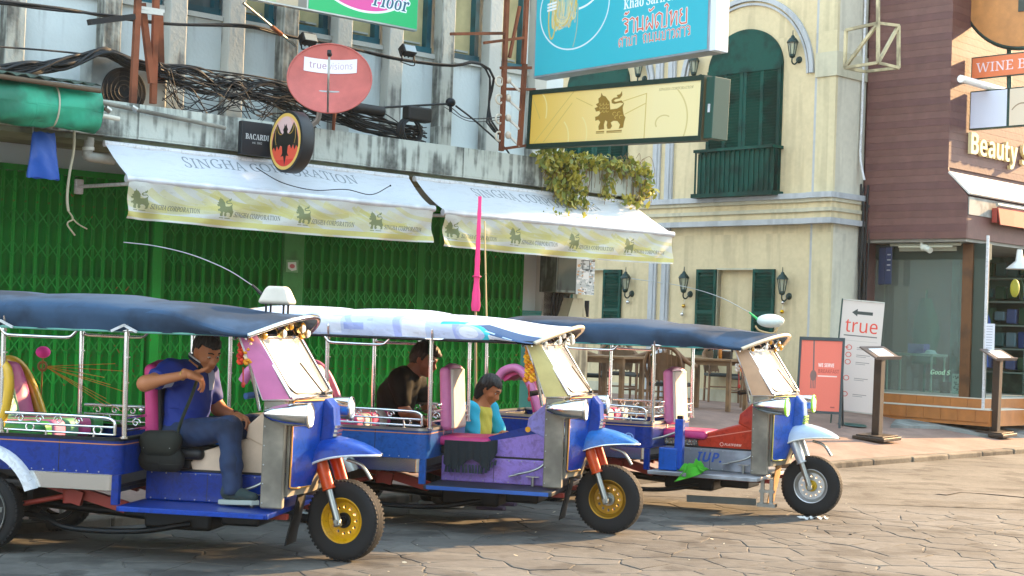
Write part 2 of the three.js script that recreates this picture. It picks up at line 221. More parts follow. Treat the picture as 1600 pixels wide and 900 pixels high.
  both((s) => { for (const x of [-1.3, -2.13, -2.93]) P('roof_pole', [rod([x, 0.772, s * 0.575], [x - 0.012, poleY(x), s * 0.58], 0.0165, 0.0165, 12), ...[0.95, 1.12, 1.28].map((y) => rod([x, y, s * 0.576], [x, y + 0.008, s * 0.576], 0.018, 0.018, 12)), rod([x, 0.77, s * 0.575], [x, 0.782, s * 0.575], 0.028, 0.028, 12)], M.chrome); P('front_post', pipe([[-0.46, 0.98, s * 0.46], [-0.55, 1.45, s * 0.555]], 0.013), M.chrome); });
  // roof
  const ribs = [-1.3, -2.13, -2.93], rows = roofRows(ribs);
  const rg = sheet(rows.map((r) => r.slice().reverse()), 0.01);
  P('canopy', o.roofPrint ? sheetUV(rows) : rg, o.roof);
  if (o.roofPrint) P('canopy_lining', sheet(roofRows(ribs, -0.012)), M.black);
  const edge = (f) => rows.map(f);
  P('canopy_trim', [tube(rows.filter((_, i) => i % 3 === 0).map((r) => r[0]), 0.012, 90, 6), tube(rows.filter((_, i) => i % 3 === 0).map((r) => r[r.length - 1]), 0.012, 90, 6)], o.trim);
  P('canopy_lip', tube(rows[0], 0.017, 60, 8), o.lip);
  P('roof_frame', [...ribs, -0.6].map((x) => tube(roofProf.filter((_, j) => j % 2 === 0).map(([z, y]) => (x > -1 ? [x, 1.425 + 0.105 * (1 - (z / 0.62) ** 2), z * 0.94] : [x, y - 0.03, z * 0.955])), 0.011, 30, 6)).concat(both2((s) => rod([-0.56, 1.45, s * 0.585], [-3.0, 1.45, s * 0.585], 0.013))), M.chrome);
  both((s) => P('grab_handle', tube([[-2.16, 1.44, s * 0.59], [-2.13, 1.405, s * 0.59], [-2.08, 1.395, s * 0.59], [-1.75, 1.393, s * 0.59], [-1.68, 1.4, s * 0.59], [-1.64, 1.44, s * 0.59]], 0.011, 40, 8, false, 0.3), M.chrome));
  if (o.chevrons) both((s) => { for (const x of [-1.31, -2.14]) P('canopy_bracket', [bar([x - 0.085, 1.445, s * 0.63], [x, 1.485, s * 0.635], 0.016, 0.01), bar([x + 0.085, 1.445, s * 0.63], [x, 1.485, s * 0.635], 0.016, 0.01)], M.white); });
  // marker lamps under the lip
  for (let i = 0; i < 7; i++) { const t = (i - 3) / 3, z = 0.4 * t, y = 1.525 - 0.075 * t * t - (i % 2) * 0.025, x = -0.38 - 0.1 * t * t + (i % 2) * 0.03; const g = new THREE.Group(); g.name = 'marker_lamp'; g.position.set(x, y, z); root.add(g); part(g, 'housing', [ball(0.03, -0.01, 0, 0, 0.8, 1, 1, 14), rod([-0.02, 0, 0], [-0.05, 0.05, 0], 0.009)], o.lampMetal || M.chrome); part(g, 'lens', place(lathe([[0, 0.018], [0.018, 0.013], [0.028, 0.0]], 18).rotateZ(-PI / 2), 0.014, 0, 0), o.markers[i % o.markers.length]); }
  both((s) => addRail(root, s));
  // bench
  const bm = o.bench;
  P('bench_base', r6(-2.66, -2.0, 0.475, 0.7, -0.5, 0.5, 0.02), M.black);
  for (let i = 0; i < 5; i++) P('bench_cushion', rb(0.6, 0.14, 0.198, 0.045, -2.2, 0.76, -0.4 + i * 0.2, 0, 0, 0.04, 3), bm[i % bm.length]);
  for (let i = 0; i < 5; i++) { const rowsB = []; for (let k = 0; k <= 16; k++) { const t = k / 16, a = t * 2.4; const x = -2.44 - 0.2 * t - 0.16 * smooth(0.72, 1, t), y = 0.8 + 0.38 * sin(min(1, t / 0.82) * PI / 2) - 0.08 * smooth(0.82, 1, t), r = []; for (let j = 0; j <= 6; j++) { const q = j / 6; r.push([x + 0.03 * sin(q * PI), y + 0.012 * sin(q * PI), -0.52 + i * 0.208 + q * 0.208]); } rowsB.push(r); } P('bench_back', sheet(rowsB.map((r) => r.slice().reverse()), 0.05), bm[(i + 1) % bm.length]); }
  both((s) => P('bench_side', tube([[-2.84, 1.06, s * 0.54], [-2.78, 1.15, s * 0.54], [-2.66, 1.19, s * 0.54], [-2.56, 1.13, s * 0.54], [-2.47, 0.98, s * 0.54], [-2.4, 0.81, s * 0.54]], 0.04, 40, 10), o.benchSide));
  // driver's pedestal, seat and fairing
  P('pedestal', [r6(-1.3, -0.44, 0.35, 0.545, -0.2, 0.2, 0.012)], o.box);
  P('pedestal_seam', [b6(-1.29, -0.45, 0.546, 0.56, -0.185, 0.185)], M.black);
  P('fairing', place(ext([[-0.98, 0.562], [-0.99, 0.6], [-0.93, 0.665], [-0.7, 0.74], [-0.6, 0.77], [-0.44, 0.83], [-0.44, 0.562]], 0.34, 0.015), 0, 0, -0.17), o.fair);
  P('knee_shield', place(ext([[-0.62, 0.79], [-0.61, 0.86], [-0.46, 1.0], [-0.42, 1.0], [-0.42, 0.72], [-0.47, 0.72]], 0.36, 0.012), 0, 0, -0.18), o.knee || o.fair);
  P('seat_box', [r6(-1.31, -1.0, 0.562, 0.62, -0.2, 0.2, 0.01)], o.seatBox || M.black);
  P('seat_cushion', rb(0.42, 0.075, 0.46, 0.034, -1.12, 0.66, 0, 0, 0, 0, 4), o.seat);
  P('backrest', rb(0.09, 0.5, 0.43, 0.042, -1.29, 0.985, 0, 0, 0, 0.06, 5), o.piping || o.seat); P('backrest_pad', rb(0.04, 0.47, 0.36, 0.018, -1.243, 0.985, 0, 0, 0, 0.06, 4), o.back); P('headroll', tube([[-1.29, 1.205, -0.19], [-1.3, 1.225, 0], [-1.29, 1.205, 0.19]], 0.036, 16, 10), o.piping || o.seat);
  both((s) => P('backrest_post', rod([-1.33, 0.55, s * 0.14], [-1.31, 0.78, s * 0.14], 0.013), M.chrome));
  both((s) => P('cabin_ornament', [0.82, 0.9].map((y) => rod([-1.3, y, s * 0.56], [-1.3, y, s * 0.24], 0.009)).concat([scroll(-1.3, 0.86, s * 0.4, 0.03, 1), ball(0.018, -1.3, 0.94, s * 0.32)]), M.chrome));
  P('pedal_lever', [tube([[-0.46, 0.6, 0.23], [-0.48, 0.52, 0.24], [-0.56, 0.47, 0.25], [-0.7, 0.43, 0.25]], 0.01, 20, 6), rb(0.07, 0.014, 0.06, 0.005, -0.71, 0.425, 0.25, 0, 0, 0.25), rod([-0.56, 0.35, 0.24], [-0.56, 0.42, 0.24], 0.011), bx(0.1, 0.006, 0.05, -0.56, 0.423, 0.24)], M.steel);
  // front: side pillars, shield, nose
  both((s) => P('front_pillar', [r6(-0.44, -0.295, 0.365, 1.045, s * 0.42 - 0.03, s * 0.42 + 0.03, 0.014)], M.alu));
  const sh = (z, y) => { const q = abs(z) / 0.43, n = 1 - q; return -0.27 + 0.13 * smooth(0, 1, n) * (0.75 + 0.25 * (y - 0.5) / 0.5) - 0.05 * smooth(0.62, 0.45, y) * n; };
  const shield = (off, z0, z1, y0, y1, nz, ny) => { const rws = []; for (let i = 0; i <= ny; i++) { const y = y0 + (y1 - y0) * i / ny, r = []; for (let j = 0; j <= nz; j++) { const z = z1 + (z0 - z1) * j / nz; r.push([sh(z, y) + off, y, z]); } rws.push(r); } return rws; };
  P('front_shield', sheet(shield(-0.004, -0.4, 0.4, 0.44, 1.06, 28, 10), 0.02), M.alu);
  both((s) => P('shield_panel', sheet(shield(0.006, s > 0 ? 0.1 : -0.4, s > 0 ? 0.4 : -0.1, 0.49, 1.045, 12, 10), 0.004), o.shield));
  both((s) => P('panel_piping', tube([[sh(s * 0.1, 1.04) + 0.008, 1.045, s * 0.1], ...[1.045, 0.9, 0.7, 0.5].map((y) => [sh(s * 0.4, y) + 0.009, y, s * 0.4]), [sh(s * 0.3, 0.487) + 0.008, 0.487, s * 0.3], [sh(s * 0.12, 0.487) + 0.008, 0.487, s * 0.12]], 0.006, 60, 5, false, 0.02), o.shieldTrim));
  P('nose', [place(ext([[-0.22, 0.74], [-0.2, 1.02], [-0.14, 1.03], [-0.105, 0.99], [-0.095, 0.88], [-0.11, 0.8]], 0.12, 0.022), 0, 0, -0.06)], o.nose);
  P('nose_badge', [bx(0.03, 0.016, 0.13, -0.075, 0.845, 0), bx(0.03, 0.016, 0.13, -0.075, 0.872, 0), bx(0.03, 0.016, 0.13, -0.08, 0.818, 0)], o.badge || M.chrome);
  both((s) => headlight(root, s, o.lens || lensM, o.bezel || M.chrome));
  // windscreen
  const ws = (z, t) => { const c = 1 - (z / 0.46) ** 2; return [-0.26 - 0.24 * t + 0.07 * c * (1 - t * 0.4), 1.07 + 0.37 * t, z]; };
  const wr = (z0, z1, t0, t1) => { const r = []; for (let i = 0; i <= 8; i++) r.push(Array.from({ length: 17 }, (_, j) => ws(z1 + (z0 - z1) * j / 16, t0 + (t1 - t0) * i / 8))); return r; };
  P('windscreen', sheet(wr(-0.44, 0.44, 0.03, 0.98)), dustGlareGlass);
  P('windscreen_frame', [tube(Array.from({ length: 9 }, (_, j) => ws(-0.46 + j * 0.115, 0)), 0.014, 30, 8), tube(Array.from({ length: 9 }, (_, j) => ws(-0.46 + j * 0.115, 1)), 0.014, 30, 8), tube([ws(-0.455, 0), ws(-0.455, 0.5), ws(-0.455, 1)], 0.015, 14, 8), tube([ws(0.455, 0), ws(0.455, 0.5), ws(0.455, 1)], 0.015, 14, 8)], M.chrome);
  P('windscreen_gasket', [tube([ws(-0.43, 0.96), ws(-0.43, 0.2), ws(-0.38, 0.06), ws(0, 0.04), ws(0.38, 0.06), ws(0.43, 0.2), ws(0.43, 0.96)].map(([a, b, c]) => [a + 0.004, b, c]), 0.007, 60, 5, false, 0.15)], M.black);
  P('wiper', [rod([-0.17, 1.09, 0.05], [-0.3, 1.28, 0.16], 0.006), rb(0.03, 0.02, 0.03, 0.005, -0.165, 1.085, 0.05)], M.black);
  both((s) => { const q = [[-0.58, 1.45, 0.57], [-0.44, 1.05, 0.46], [-0.245, 1.06, 0.435], [-0.285, 1.12, 0.436], [-0.5, 1.45, 0.47]]; const rws = [[q[0], q[4]], [mix3(q[0], q[1], 0.5), mix3(q[4], q[3], 0.55)], [mix3(q[0], q[1], 0.82), q[3]], [q[1], q[2]]].map((r) => r.map((p) => [p[0], p[1], p[2] * s])); P('side_cowl', sheet(s > 0 ? rws : rws.map((r) => r.slice().reverse()), 0.014), o.cowl); P('cowl_edge', pipe([q[0], q[1], q[2]].map((p) => [p[0], p[1], p[2] * s]), 0.008), M.white); });
  // steering: bars, grips, fork, mudguard, wheel
  P('handlebar', [tube([[-0.5, 1.08, -0.36], [-0.42, 1.1, -0.2], [-0.34, 1.06, 0], [-0.42, 1.1, 0.2], [-0.5, 1.08, 0.36]], 0.012, 30, 8), rod([-0.34, 1.05, 0], [-0.2, 0.75, 0], 0.02)], M.steel);
  both((s) => P('handle_grip', [rod([-0.49, 1.08, s * 0.33], [-0.56, 1.065, s * 0.45], 0.019, 0.021, 12), rod([-0.47, 1.1, s * 0.36], [-0.5, 1.13, s * 0.44], 0.007)], o.grip || M.black));
  both((s) => P('mirror', [tube([[-0.48, 1.09, s * 0.3], [-0.5, 1.16, s * 0.36], [-0.52, 1.2, s * 0.38]], 0.006, 10, 6), ball(0.05, -0.52, 1.24, s * 0.38, 0.3, 1, 0.8)], o.mirror || M.black));
  const fork = new THREE.Group(); fork.name = 'front_fork'; fork.position.set(0, WR, 0); fork.rotation.y = (o.steer || 0) * RAD; root.add(fork);
  both((s) => { part(fork, 'fork_sleeve', [rod([-0.165, 0.43, s * 0.1], [-0.075, 0.205, s * 0.1], 0.044, 0.04, 16), place(new THREE.TorusGeometry(0.04, 0.006, 6, 16).rotateX(PI / 2), -0.075, 0.205, s * 0.1, 0, 0, 0.38)], o.forkSleeve); part(fork, 'fork_leg', [rod([-0.08, 0.22, s * 0.1], [0.0, 0.0, s * 0.1], 0.023, 0.025, 14), rb(0.045, 0.06, 0.04, 0.012, 0.0, -0.005, s * 0.1, 0, 0, 0.3), rod([0, 0, s * 0.07], [0, 0, s * 0.135], 0.014)], M.steel); });
  addWheel(root, 0, WR, 0, { kind: 'steel', rim: o.rim, hub: o.hub }, (o.steer || 0) * RAD, 'front_wheel');
  const fr = [], xs = [-0.31, -0.3, -0.28, -0.25, -0.2, -0.14, -0.06, 0.02, 0.09, 0.15, 0.2, 0.225];
  const top = [0.56, 0.62, 0.68, 0.735, 0.78, 0.805, 0.81, 0.795, 0.775, 0.75, 0.722, 0.7], low = [0.535, 0.55, 0.575, 0.6, 0.632, 0.658, 0.68, 0.692, 0.698, 0.7, 0.699, 0.697], wd = [0.08, 0.12, 0.14, 0.15, 0.155, 0.157, 0.156, 0.15, 0.14, 0.12, 0.08, 0.02];
  xs.forEach((x, i) => { const r = []; for (let j = 0; j <= 14; j++) { const a = PI * j / 14, c = cos(a), sn = sin(a); r.push([x, low[i] + (top[i] - low[i]) * Math.pow(sn, 0.7), wd[i] * c]); } fr.push(r); });
  P('mudguard', sheet(fr.map((r) => r.slice().reverse()), 0.004), o.guard);
  P('mudguard_trim', [tube(fr.map((r) => r[0]), 0.008, 40, 6), tube(fr.map((r) => r[r.length - 1]), 0.008, 40, 6)], o.guardTrim || M.chrome);
  P('mud_flap', sheet(Array.from({ length: 6 }, (_, i) => { const t = i / 5; return [0.12, 0, -0.12].map((z) => [-0.3 - 0.06 * t + 0.01 * sin(t * 5), 0.52 - 0.43 * t, z * (0.7 + 0.3 * t)]); }), 0.008), o.flap || M.rubber);
  P('bumper_tongue', tube([[0.0, 0.66, 0.02], [0.1, 0.63, 0.03], [0.17, 0.54, 0.03]], 0.012, 14, 6), M.steel);
  return root;
}
function both2(fn) { return [fn(1), fn(-1)]; }
function mix3(a, b, t) { return a.map((v, i) => v + (b[i] - v) * t); }
function sheetUV(rows) { return sheet(rows.map((r) => r.slice().reverse())); }
const roofBlue = mat(0x35506c, 0.7, 0, { tex: dirtT, bump: [foldB, 0.003], specularIntensity: 0.5 }), roofBlue3 = mat(0x364f69, 0.7, 0, { tex: dirtT, bump: [foldB, 0.003], specularIntensity: 0.5 });
const roofPrintT = canvasTex(512, 2048, (x, w, h) => {     // x across the vault (street side at the right), y along the roof (front end at the bottom)
  x.fillStyle = '#c3d2ee'; x.fillRect(0, 0, w, h);
  for (const flip of [0, 1]) {
    x.save(); if (flip) { x.translate(w, 0); x.scale(-1, 1); }
    const R = (c, a, b, wd, hg, rot = 0) => { x.save(); x.fillStyle = c; x.translate(a, b); x.rotate(rot); x.fillRect(-wd / 2, -hg / 2, wd, hg); x.restore(); };
    R('#a3b2e4', 470, 120, 90, 60); R('#a9b9ea', 400, 620, 150, 70, 0.08); R('#9fb0e6', 455, 905, 40, 130); R('#b0c0ec', 405, 790, 30, 46); R('#a9b9ea', 420, 870, 120, 34, 0.5); R('#b2bfec', 410, 1010, 26, 34); R('#a8b6ea', 430, 1180, 150, 46, 0.15); R('#dfe8f6', 450, 1290, 100, 150); R('#dfe8f6', 440, 740, 110, 160); R('#a5b3e6', 440, 1560, 140, 44, 0.2);
    R('#33bfd6', 390, 1530, 26, 150, 0.12); R('#1f4a63', 378, 1500, 8, 90, 0.12);
    x.fillStyle = '#2c4a72'; x.beginPath(); x.moveTo(512, 1760); x.lineTo(395, 1640); x.lineTo(352, 1700); x.lineTo(350, 2048); x.lineTo(512, 2048); x.fill();
    x.fillStyle = '#38c4da'; x.beginPath(); x.ellipse(450, 1690, 72, 90, 0, 0, 7); x.fill(); x.fillStyle = '#b7c6ea'; x.beginPath(); x.ellipse(455, 1650, 62, 92, 0, 0, 7); x.fill(); x.fillStyle = '#dbe4f2'; x.beginPath(); x.ellipse(455, 1640, 40, 62, 0, 0, 7); x.fill();
    R('#dde4ef', 468, 1850, 62, 170); R('#9aa7c6', 452, 1850, 4, 150); R('#9aa7c6', 466, 1850, 4, 130); R('#9aa7c6', 482, 1850, 4, 140); R('#b9cdea', 405, 1770, 16, 60); R('#b9cdea', 410, 1880, 12, 60);
    x.restore();
  }
  for (let i = 0; i < 1400; i++) { x.fillStyle = 'rgba(110,104,104,' + rr(0.02, 0.09) + ')'; x.fillRect(rr(0, w), rr(0, h), rr(2, 12), rr(2, 40)); }
});

const printMat = (w, h, draw, rough = 0.5) => { const m = new THREE.MeshStandardMaterial({ map: canvasTex(w, h, draw), roughness: rough }); return m; };
const roofPrint = new THREE.MeshStandardMaterial({ map: roofPrintT, roughness: 0.45, bumpMap: (() => { const t = foldB.clone(); t.repeat.set(3, 6); t.needsUpdate = true; return t; })(), bumpScale: 0.006 });
const darkFoot = mat(0x39404a, 0.5, 0.5, { tex: dirtT }), whiteFoot = mat(0xb9bcc0, 0.45, 0.2, { tex: dirtT });
const benchMix = [mat(0x2f9a4c, 0.45, 0, { tex: grainT, bump: [foldB, 0.004] }), mat(0xd25aa0, 0.45, 0, { tex: grainT, bump: [foldB, 0.004] }), mat(0x6fc09a, 0.45, 0, { tex: grainT, bump: [foldB, 0.004] }), mat(0xcf86bb, 0.45, 0, { tex: grainT, bump: [foldB, 0.004] })];
const paleSeat = mat(0xe2d8cc, 0.5, 0, { tex: grainT, bump: [foldB, 0.004] }), stripeSeat = printMat(64, 64, (x) => { x.fillStyle = '#cfc6bb'; x.fillRect(0, 0, 64, 64); for (let i = 0; i < 8; i++) { x.fillStyle = '#8d8580'; x.fillRect(i * 8, 0, 2, 64); } });
const stickerM = printMat(256, 64, (x, w, h) => { x.fillStyle = '#5d5a52'; x.fillRect(0, 0, w, h); for (let i = 0; i < 260; i++) { x.fillStyle = ['#e8e4d8', '#3a4a63', '#a63c2c', '#c8b46a', '#2c2c2c', '#7f9aa8'][floor(rr(0, 6))]; x.fillRect(rr(0, w), rr(0, h), rr(3, 10), rr(2, 7)); } });
const purpleSide = M.purple, silverBox = mat(0xb4bcc8, 0.45, 0.1, { tex: dirtT });
const taxi1 = tukTuk(537, 876, 9, 'blue tuk-tuk with yellow front wheel rim and pink windscreen cowl, its driver aboard', { roof: roofBlue, trim: mat(0x6fb5a8, 0.4), lip: M.chrome, chevrons: true, tub: M.blueDeep, cap: M.darkMetal, stripe: mat(0xc07a3a, 0.5), foot: M.blueDeep, footEdge: M.blue, arch: M.white, bench: benchMix, benchSide: mat(0xe0b22c, 0.4, 0, { clearcoat: 0.4, tex: grainT }), box: M.blueDeep, fair: M.cream, seat: M.black, back: M.black, piping: M.pinkSeat, shield: M.blue, shieldTrim: mat(0xc98a34, 0.5), nose: M.blue, markers: [amberM, lensM], lampMetal: mat(0xcaa86a, 0.25, 1), cowl: M.pink, grip: mat(0x1c4a7c, 0.5), forkSleeve: M.orange, rim: M.yellow, hub: M.darkMetal, guard: M.blue, guardTrim: M.white, steer: -14 });
const taxi2 = tukTuk(950, 833, 13, 'tuk-tuk with pale blue printed canopy, lilac engine box and orange fork', { roof: roofPrint, roofPrint: true, trim: M.black, lip: mat(0xd8ccb0, 0.4, 0.4, { tex: grainT }), tub: paint(0x1d5aa8), cap: M.steel, stripe: mat(0xc07a3a, 0.5), foot: darkFoot, footEdge: mat(0x2c62b4, 0.5, 0.2, { tex: grainT }), arch: M.steel, bench: [M.pinkSeat, paleSeat], benchSide: M.pink, box: purpleSide, fair: purpleSide, knee: paint(0x9590dc), seat: M.pinkSeat, back: paleSeat, piping: M.pink, seatBox: M.black, shield: M.blue, shieldTrim: mat(0xc98a34, 0.5), nose: M.blue, markers: [lensM, lensM], cowl: mat(0xd8ca86, 0.45, 0, { tex: grainT }), forkSleeve: M.orange, rim: mat(0xb88a24, 0.35, 0.6, { tex: dirtT }), hub: M.steel, guard: paint(0x2a74c4), guardTrim: M.chrome, steer: -8 });
const taxi3 = tukTuk(1267, 806, 24, 'tuk-tuk with red fairing, silver engine box and pale mudguard, the one beside the menu stands', { roof: roofBlue3, trim: mat(0x3f9a9a, 0.5), lip: mat(0xd2bfa0, 0.4, 0.4), tub: M.blueDeep, cap: M.steel, stripe: mat(0xb89a5a, 0.5), foot: whiteFoot, footEdge: whiteFoot, arch: M.steel, bench: [paleSeat, M.pinkSeat], benchSide: M.pink, box: silverBox, fair: M.red, knee: M.red, seat: M.pinkSeat, back: paleSeat, piping: M.pink, seatBox: stickerM, shield: paint(0x2057bc), shieldTrim: mat(0xbcae50, 0.5), nose: paint(0x2a62c0), markers: [amberM, amberM, lensM], cowl: mat(0xcfa886, 0.5, 0, { tex: grainT }), forkSleeve: mat(0xb9bdbf, 0.35, 0.6), rim: mat(0xc9ccce, 0.3, 0.7, { tex: grainT }), hub: mat(0xb99718, 0.45, 0.3), guard: mat(0xb9cfe6, 0.35, 0, { clearcoat: 0.6, tex: grainT }), guardTrim: mat(0xd8d6c8, 0.4), lens: lensM, bezel: limeM, badge: mat(0x7fae3c, 0.5), flap: mat(0xb98a52, 0.8, 0, { tex: dirtT }), steer: 0,
  print: printMat(512, 96, (x, w, h) => { x.fillStyle = '#143a92'; x.fillRect(0, 0, w, h); x.strokeStyle = '#86a9d8'; x.lineWidth = 6; for (let i = 0; i < 9; i++) { x.beginPath(); x.ellipse(34 + i * 56, 50, 22, 18, 0.5, 0, 7); x.stroke(); x.beginPath(); x.arc(34 + i * 56, 50, 8, 0, 7); x.stroke(); x.beginPath(); x.moveTo(8 + i * 56, 86); x.quadraticCurveTo(34 + i * 56, 60, 62 + i * 56, 88); x.stroke(); } }, 0.4) });
// ---------- ground ----------
const S = new Frame(-2.66, -15.97, 40.5), Y = new Frame(5.1, -25, -47), K = new Frame(3.948, -18.62, 47.1);
const paveH = (x, z) => { const w = (x - K.o.x) * K.n.x + (z - K.o.z) * K.n.z; return w > 0 ? 0 : 0.07 + 0.35 * min(1, -w / 3.6); };
const roadT = dataTex(1024, (x, y) => { const a = fbm(x * 5, y * 5, 5, 31, 6), b = fbm(x * 70, y * 70, 70, 7, 3), c = fbm(x * 13, y * 13, 13, 91, 4); const o = fbm(x * 3, y * 9, 1e6, 131, 4); const v = 0.64 + 0.3 * a + 0.16 * (b - 0.5) - 0.2 * smooth(0.58, 0.74, c) - 0.14 * smooth(0.55, 0.7, o); return [v, v * 0.985, v * 0.955]; }, 3.7);
const roadB = dataTex(512, (x, y) => 0.6 * fbm(x * 24, y * 24, 24, 47, 5) + 0.4 * fbm(x * 120, y * 120, 120, 9, 2), 0.9, false);
const stoneMats = [0x6a6966, 0x656461, 0x6e6d69, 0x61605d].map((c) => mat(c, 0.88, 0, { tex: roadT, bump: [roadB, 0.004] }));
const roadM = mat(0x676662, 0.9, 0, { tex: roadT, bump: [roadB, 0.006] });
const road = struct('road', place(new THREE.PlaneGeometry(160, 160, 1, 1), 10, -0.0055, -30, -PI / 2), roadM);
const roadTop = mat(0x706d66, 0.9, 0, { tex: roadT, bump: [roadB, 0.007] });
{ // stamped stones near the cars as separate pieces, worn concrete beyond them
  const pts = [], sx = 0.33, sz = 0.33, X0 = -4.4, X1 = 5.4, Z0 = -14.4, Z1 = -8.6, cells = [];
  for (let j = 0, z = Z0 - 0.8; z < Z1 + 0.8; z += sz, j++) for (let x = X0 - 0.8 + (j % 2) * sx / 2; x < X1 + 0.8; x += sx) pts.push([x + rr(-0.21, 0.21), z + rr(-0.18, 0.18)]);
  for (const p of pts) {
    if (p[0] < X0 || p[0] > X1 || p[1] < Z0 || p[1] > Z1) continue;
    let poly = [[-1, -1], [1, -1], [1, 1], [-1, 1]].map(([a, b]) => [p[0] + a * 0.7, p[1] + b * 0.7]);
    for (const q of pts) {
      const dx = q[0] - p[0], dz = q[1] - p[1], d = hypot(dx, dz); if (d < 1e-6 || d > 1.3) continue;
      const nx = dx / d, nz = dz / d, lim = d / 2 - 0.0022, out = [];
      for (let i = 0; i < poly.length; i++) { const a = poly[i], b = poly[(i + 1) % poly.length], da = (a[0] - p[0]) * nx + (a[1] - p[1]) * nz - lim, db = (b[0] - p[0]) * nx + (b[1] - p[1]) * nz - lim; if (da <= 0) out.push(a); if (da * db < 0) { const t = da / (da - db); out.push([a[0] + (b[0] - a[0]) * t, a[1] + (b[1] - a[1]) * t]); } }
      poly = out;
    }
    if (poly.length < 3) continue;
    const wob = []; poly.forEach((a, i) => { const b = poly[(i + 1) % poly.length], L = hypot(b[0] - a[0], b[1] - a[1]); wob.push(a); if (L > 0.14) for (const t of [0.25, 0.5, 0.75]) wob.push([a[0] + (b[0] - a[0]) * t + rr(-0.009, 0.009), a[1] + (b[1] - a[1]) * t + rr(-0.009, 0.009)]); });
    const h = rr(-0.0018, 0.001), tx = rr(-0.004, 0.004), tz = rr(-0.004, 0.004), n = wob.length, P = [], I = [], cx = p[0], cz = p[1];
    const ring = (k, y, tilt) => wob.forEach((a) => { const x = cx + (a[0] - cx) * k, z = cz + (a[1] - cz) * k; P.push(x, y + (tilt ? (x - cx) * tx + (z - cz) * tz : 0), z); });
    ring(1, -0.02, 0); ring(1, h - 0.0028, 1); ring(0.95, h, 1); P.push(cx, h + 0.0006, cz);
    for (let i = 0; i < n; i++) { const j = (i + 1) % n; for (const o of [0, n]) I.push(o + i, o + n + i, o + j, o + j, o + n + i, o + n + j); I.push(2 * n + i, 3 * n, 2 * n + j); }
    const g = new THREE.BufferGeometry(); g.setAttribute('position', new THREE.Float32BufferAttribute(P, 3)); g.setIndex(I); g.computeVertexNormals();
    if (g.attributes.normal.getY(3 * n) < 0) { for (let i = 0; i < I.length; i += 3) [I[i], I[i + 1]] = [I[i + 1], I[i]]; g.setIndex(I); g.computeVertexNormals(); }
    const kw = (cx - K.o.x) * K.n.x + (cz - K.o.z) * K.n.z; if (kw < 0.3) continue;
    const v = V(cx, 0, cz).project(Object.assign(camera.clone(), { aspect: 16 / 9 })); cells.push([g, abs(v.x) < 1.06 && abs(v.y) < 1.04 ? -1000 + -cz : -cz + 1000 * 0 + 50]);
  }
  cells.sort((a, b) => a[1] - b[1]);
  cells.slice(0, 296).forEach(([g], i) => part(road, 'paving_stone', g, stoneMats[floor(hash(i, 3, 5) * 4)]));
  const rest = cells.slice(296).map((c) => c[0]); if (rest.length) part(road, 'paving_stones', rest, stoneMats[0]).userData.kind = 'stuff';
}
{ // the strip of worn concrete between the stones and the kerb
  const rows = []; for (let i = 0; i <= 24; i++) { const r = []; for (let j = 0; j <= 60; j++) { const x = -6 + j * 0.5, t = i / 24, zk = K.o.z - (x - K.o.x) * K.u.x ** -1 * 0.733 * 1, z = -14.75 + t * (-14); r.push([x, -0.003 + 0.004 * sin(x * 1.7) * sin(z * 2.1), z]); } rows.push(r); }
  part(road, 'worn_concrete', sheet(rows.map((r) => r.slice().reverse())), roadTop);
  // joints, cracks and litter
  const crack = (pts, w) => { const a = []; pts.forEach(([x, z], i) => { const q = pts[min(i + 1, pts.length - 1)], o = pts[max(0, i - 1)], dx = q[0] - o[0], dz = q[1] - o[1], d = hypot(dx, dz), ww = w * (0.5 + hash(i, 4, 9)); a.push([[x - dz / d * ww, 0.0035, z + dx / d * ww], [x + dz / d * ww, 0.0035, z - dx / d * ww]]); }); return sheet(a); };
  const cr = (list, w) => crack(list.map(([px, py]) => { const g = ground(px, py, 0.003); return [g[0], g[2]]; }), w);
  const cm = mat(0x3d3a36, 0.95);
  part(road, 'crack', cr([[1285, 800], [1330, 808], [1400, 815], [1470, 823], [1530, 830], [1600, 836]], 0.008), cm);
  part(road, 'tar_patch', cr([[1470, 772], [1500, 768], [1530, 770], [1560, 772], [1620, 778]], 0.05), mat(0x6d6760, 0.95, 0, { tex: dirtT }));
}
const kerbM = [0x867d70, 0x7d7569, 0x8c8273].map((c) => mat(c, 0.9, 0, { tex: roadT, bump: [roadB, 0.004] }));
const kerb = new THREE.Group(); kerb.name = 'kerb'; kerb.userData.kind = 'structure'; kerb.position.set(...K.P(0, 0, 0)); kerb.rotation.y = K.turn; scene.add(kerb);
for (let i = -16; i < 10; i++) part(kerb, 'kerb_stone', place(new RoundedBoxGeometry(0.985, 0.2, 0.2, 2, 0.022), i + 0.5, -0.03 + rr(-0.006, 0.006), -0.1 + rr(-0.008, 0.008), 0, rr(-0.008, 0.008), 0), kerbM[(i + 30) % 3]);
const paveT = dataTex(512, (x, y) => { const a = fbm(x * 7, y * 7, 7, 61, 5), b = fbm(x * 50, y * 50, 50, 13, 3), j = min(abs(((x * 5) % 1) - 0.5), abs(((y * 5) % 1) - 0.5)); const v = 0.7 + 0.25 * a + 0.1 * (b - 0.5); return [v, v * 0.96, v * 0.95]; }, 2.0);
const paveM = mat(0x9c8578, 0.78, 0, { tex: paveT, bump: [roadB, 0.003] });
struct('pavement', place(ext([[-0.2, -0.4], [-0.2, 0.066], [-3.6, 0.42], [-16, 0.42], [-16, -0.4]], 60), 0, 0, 0).rotateY(-PI / 2).translate(30, 0, 0).applyMatrix4(new THREE.Matrix4().makeRotationY(K.turn)).translate(K.o.x, 0, K.o.z), paveM);

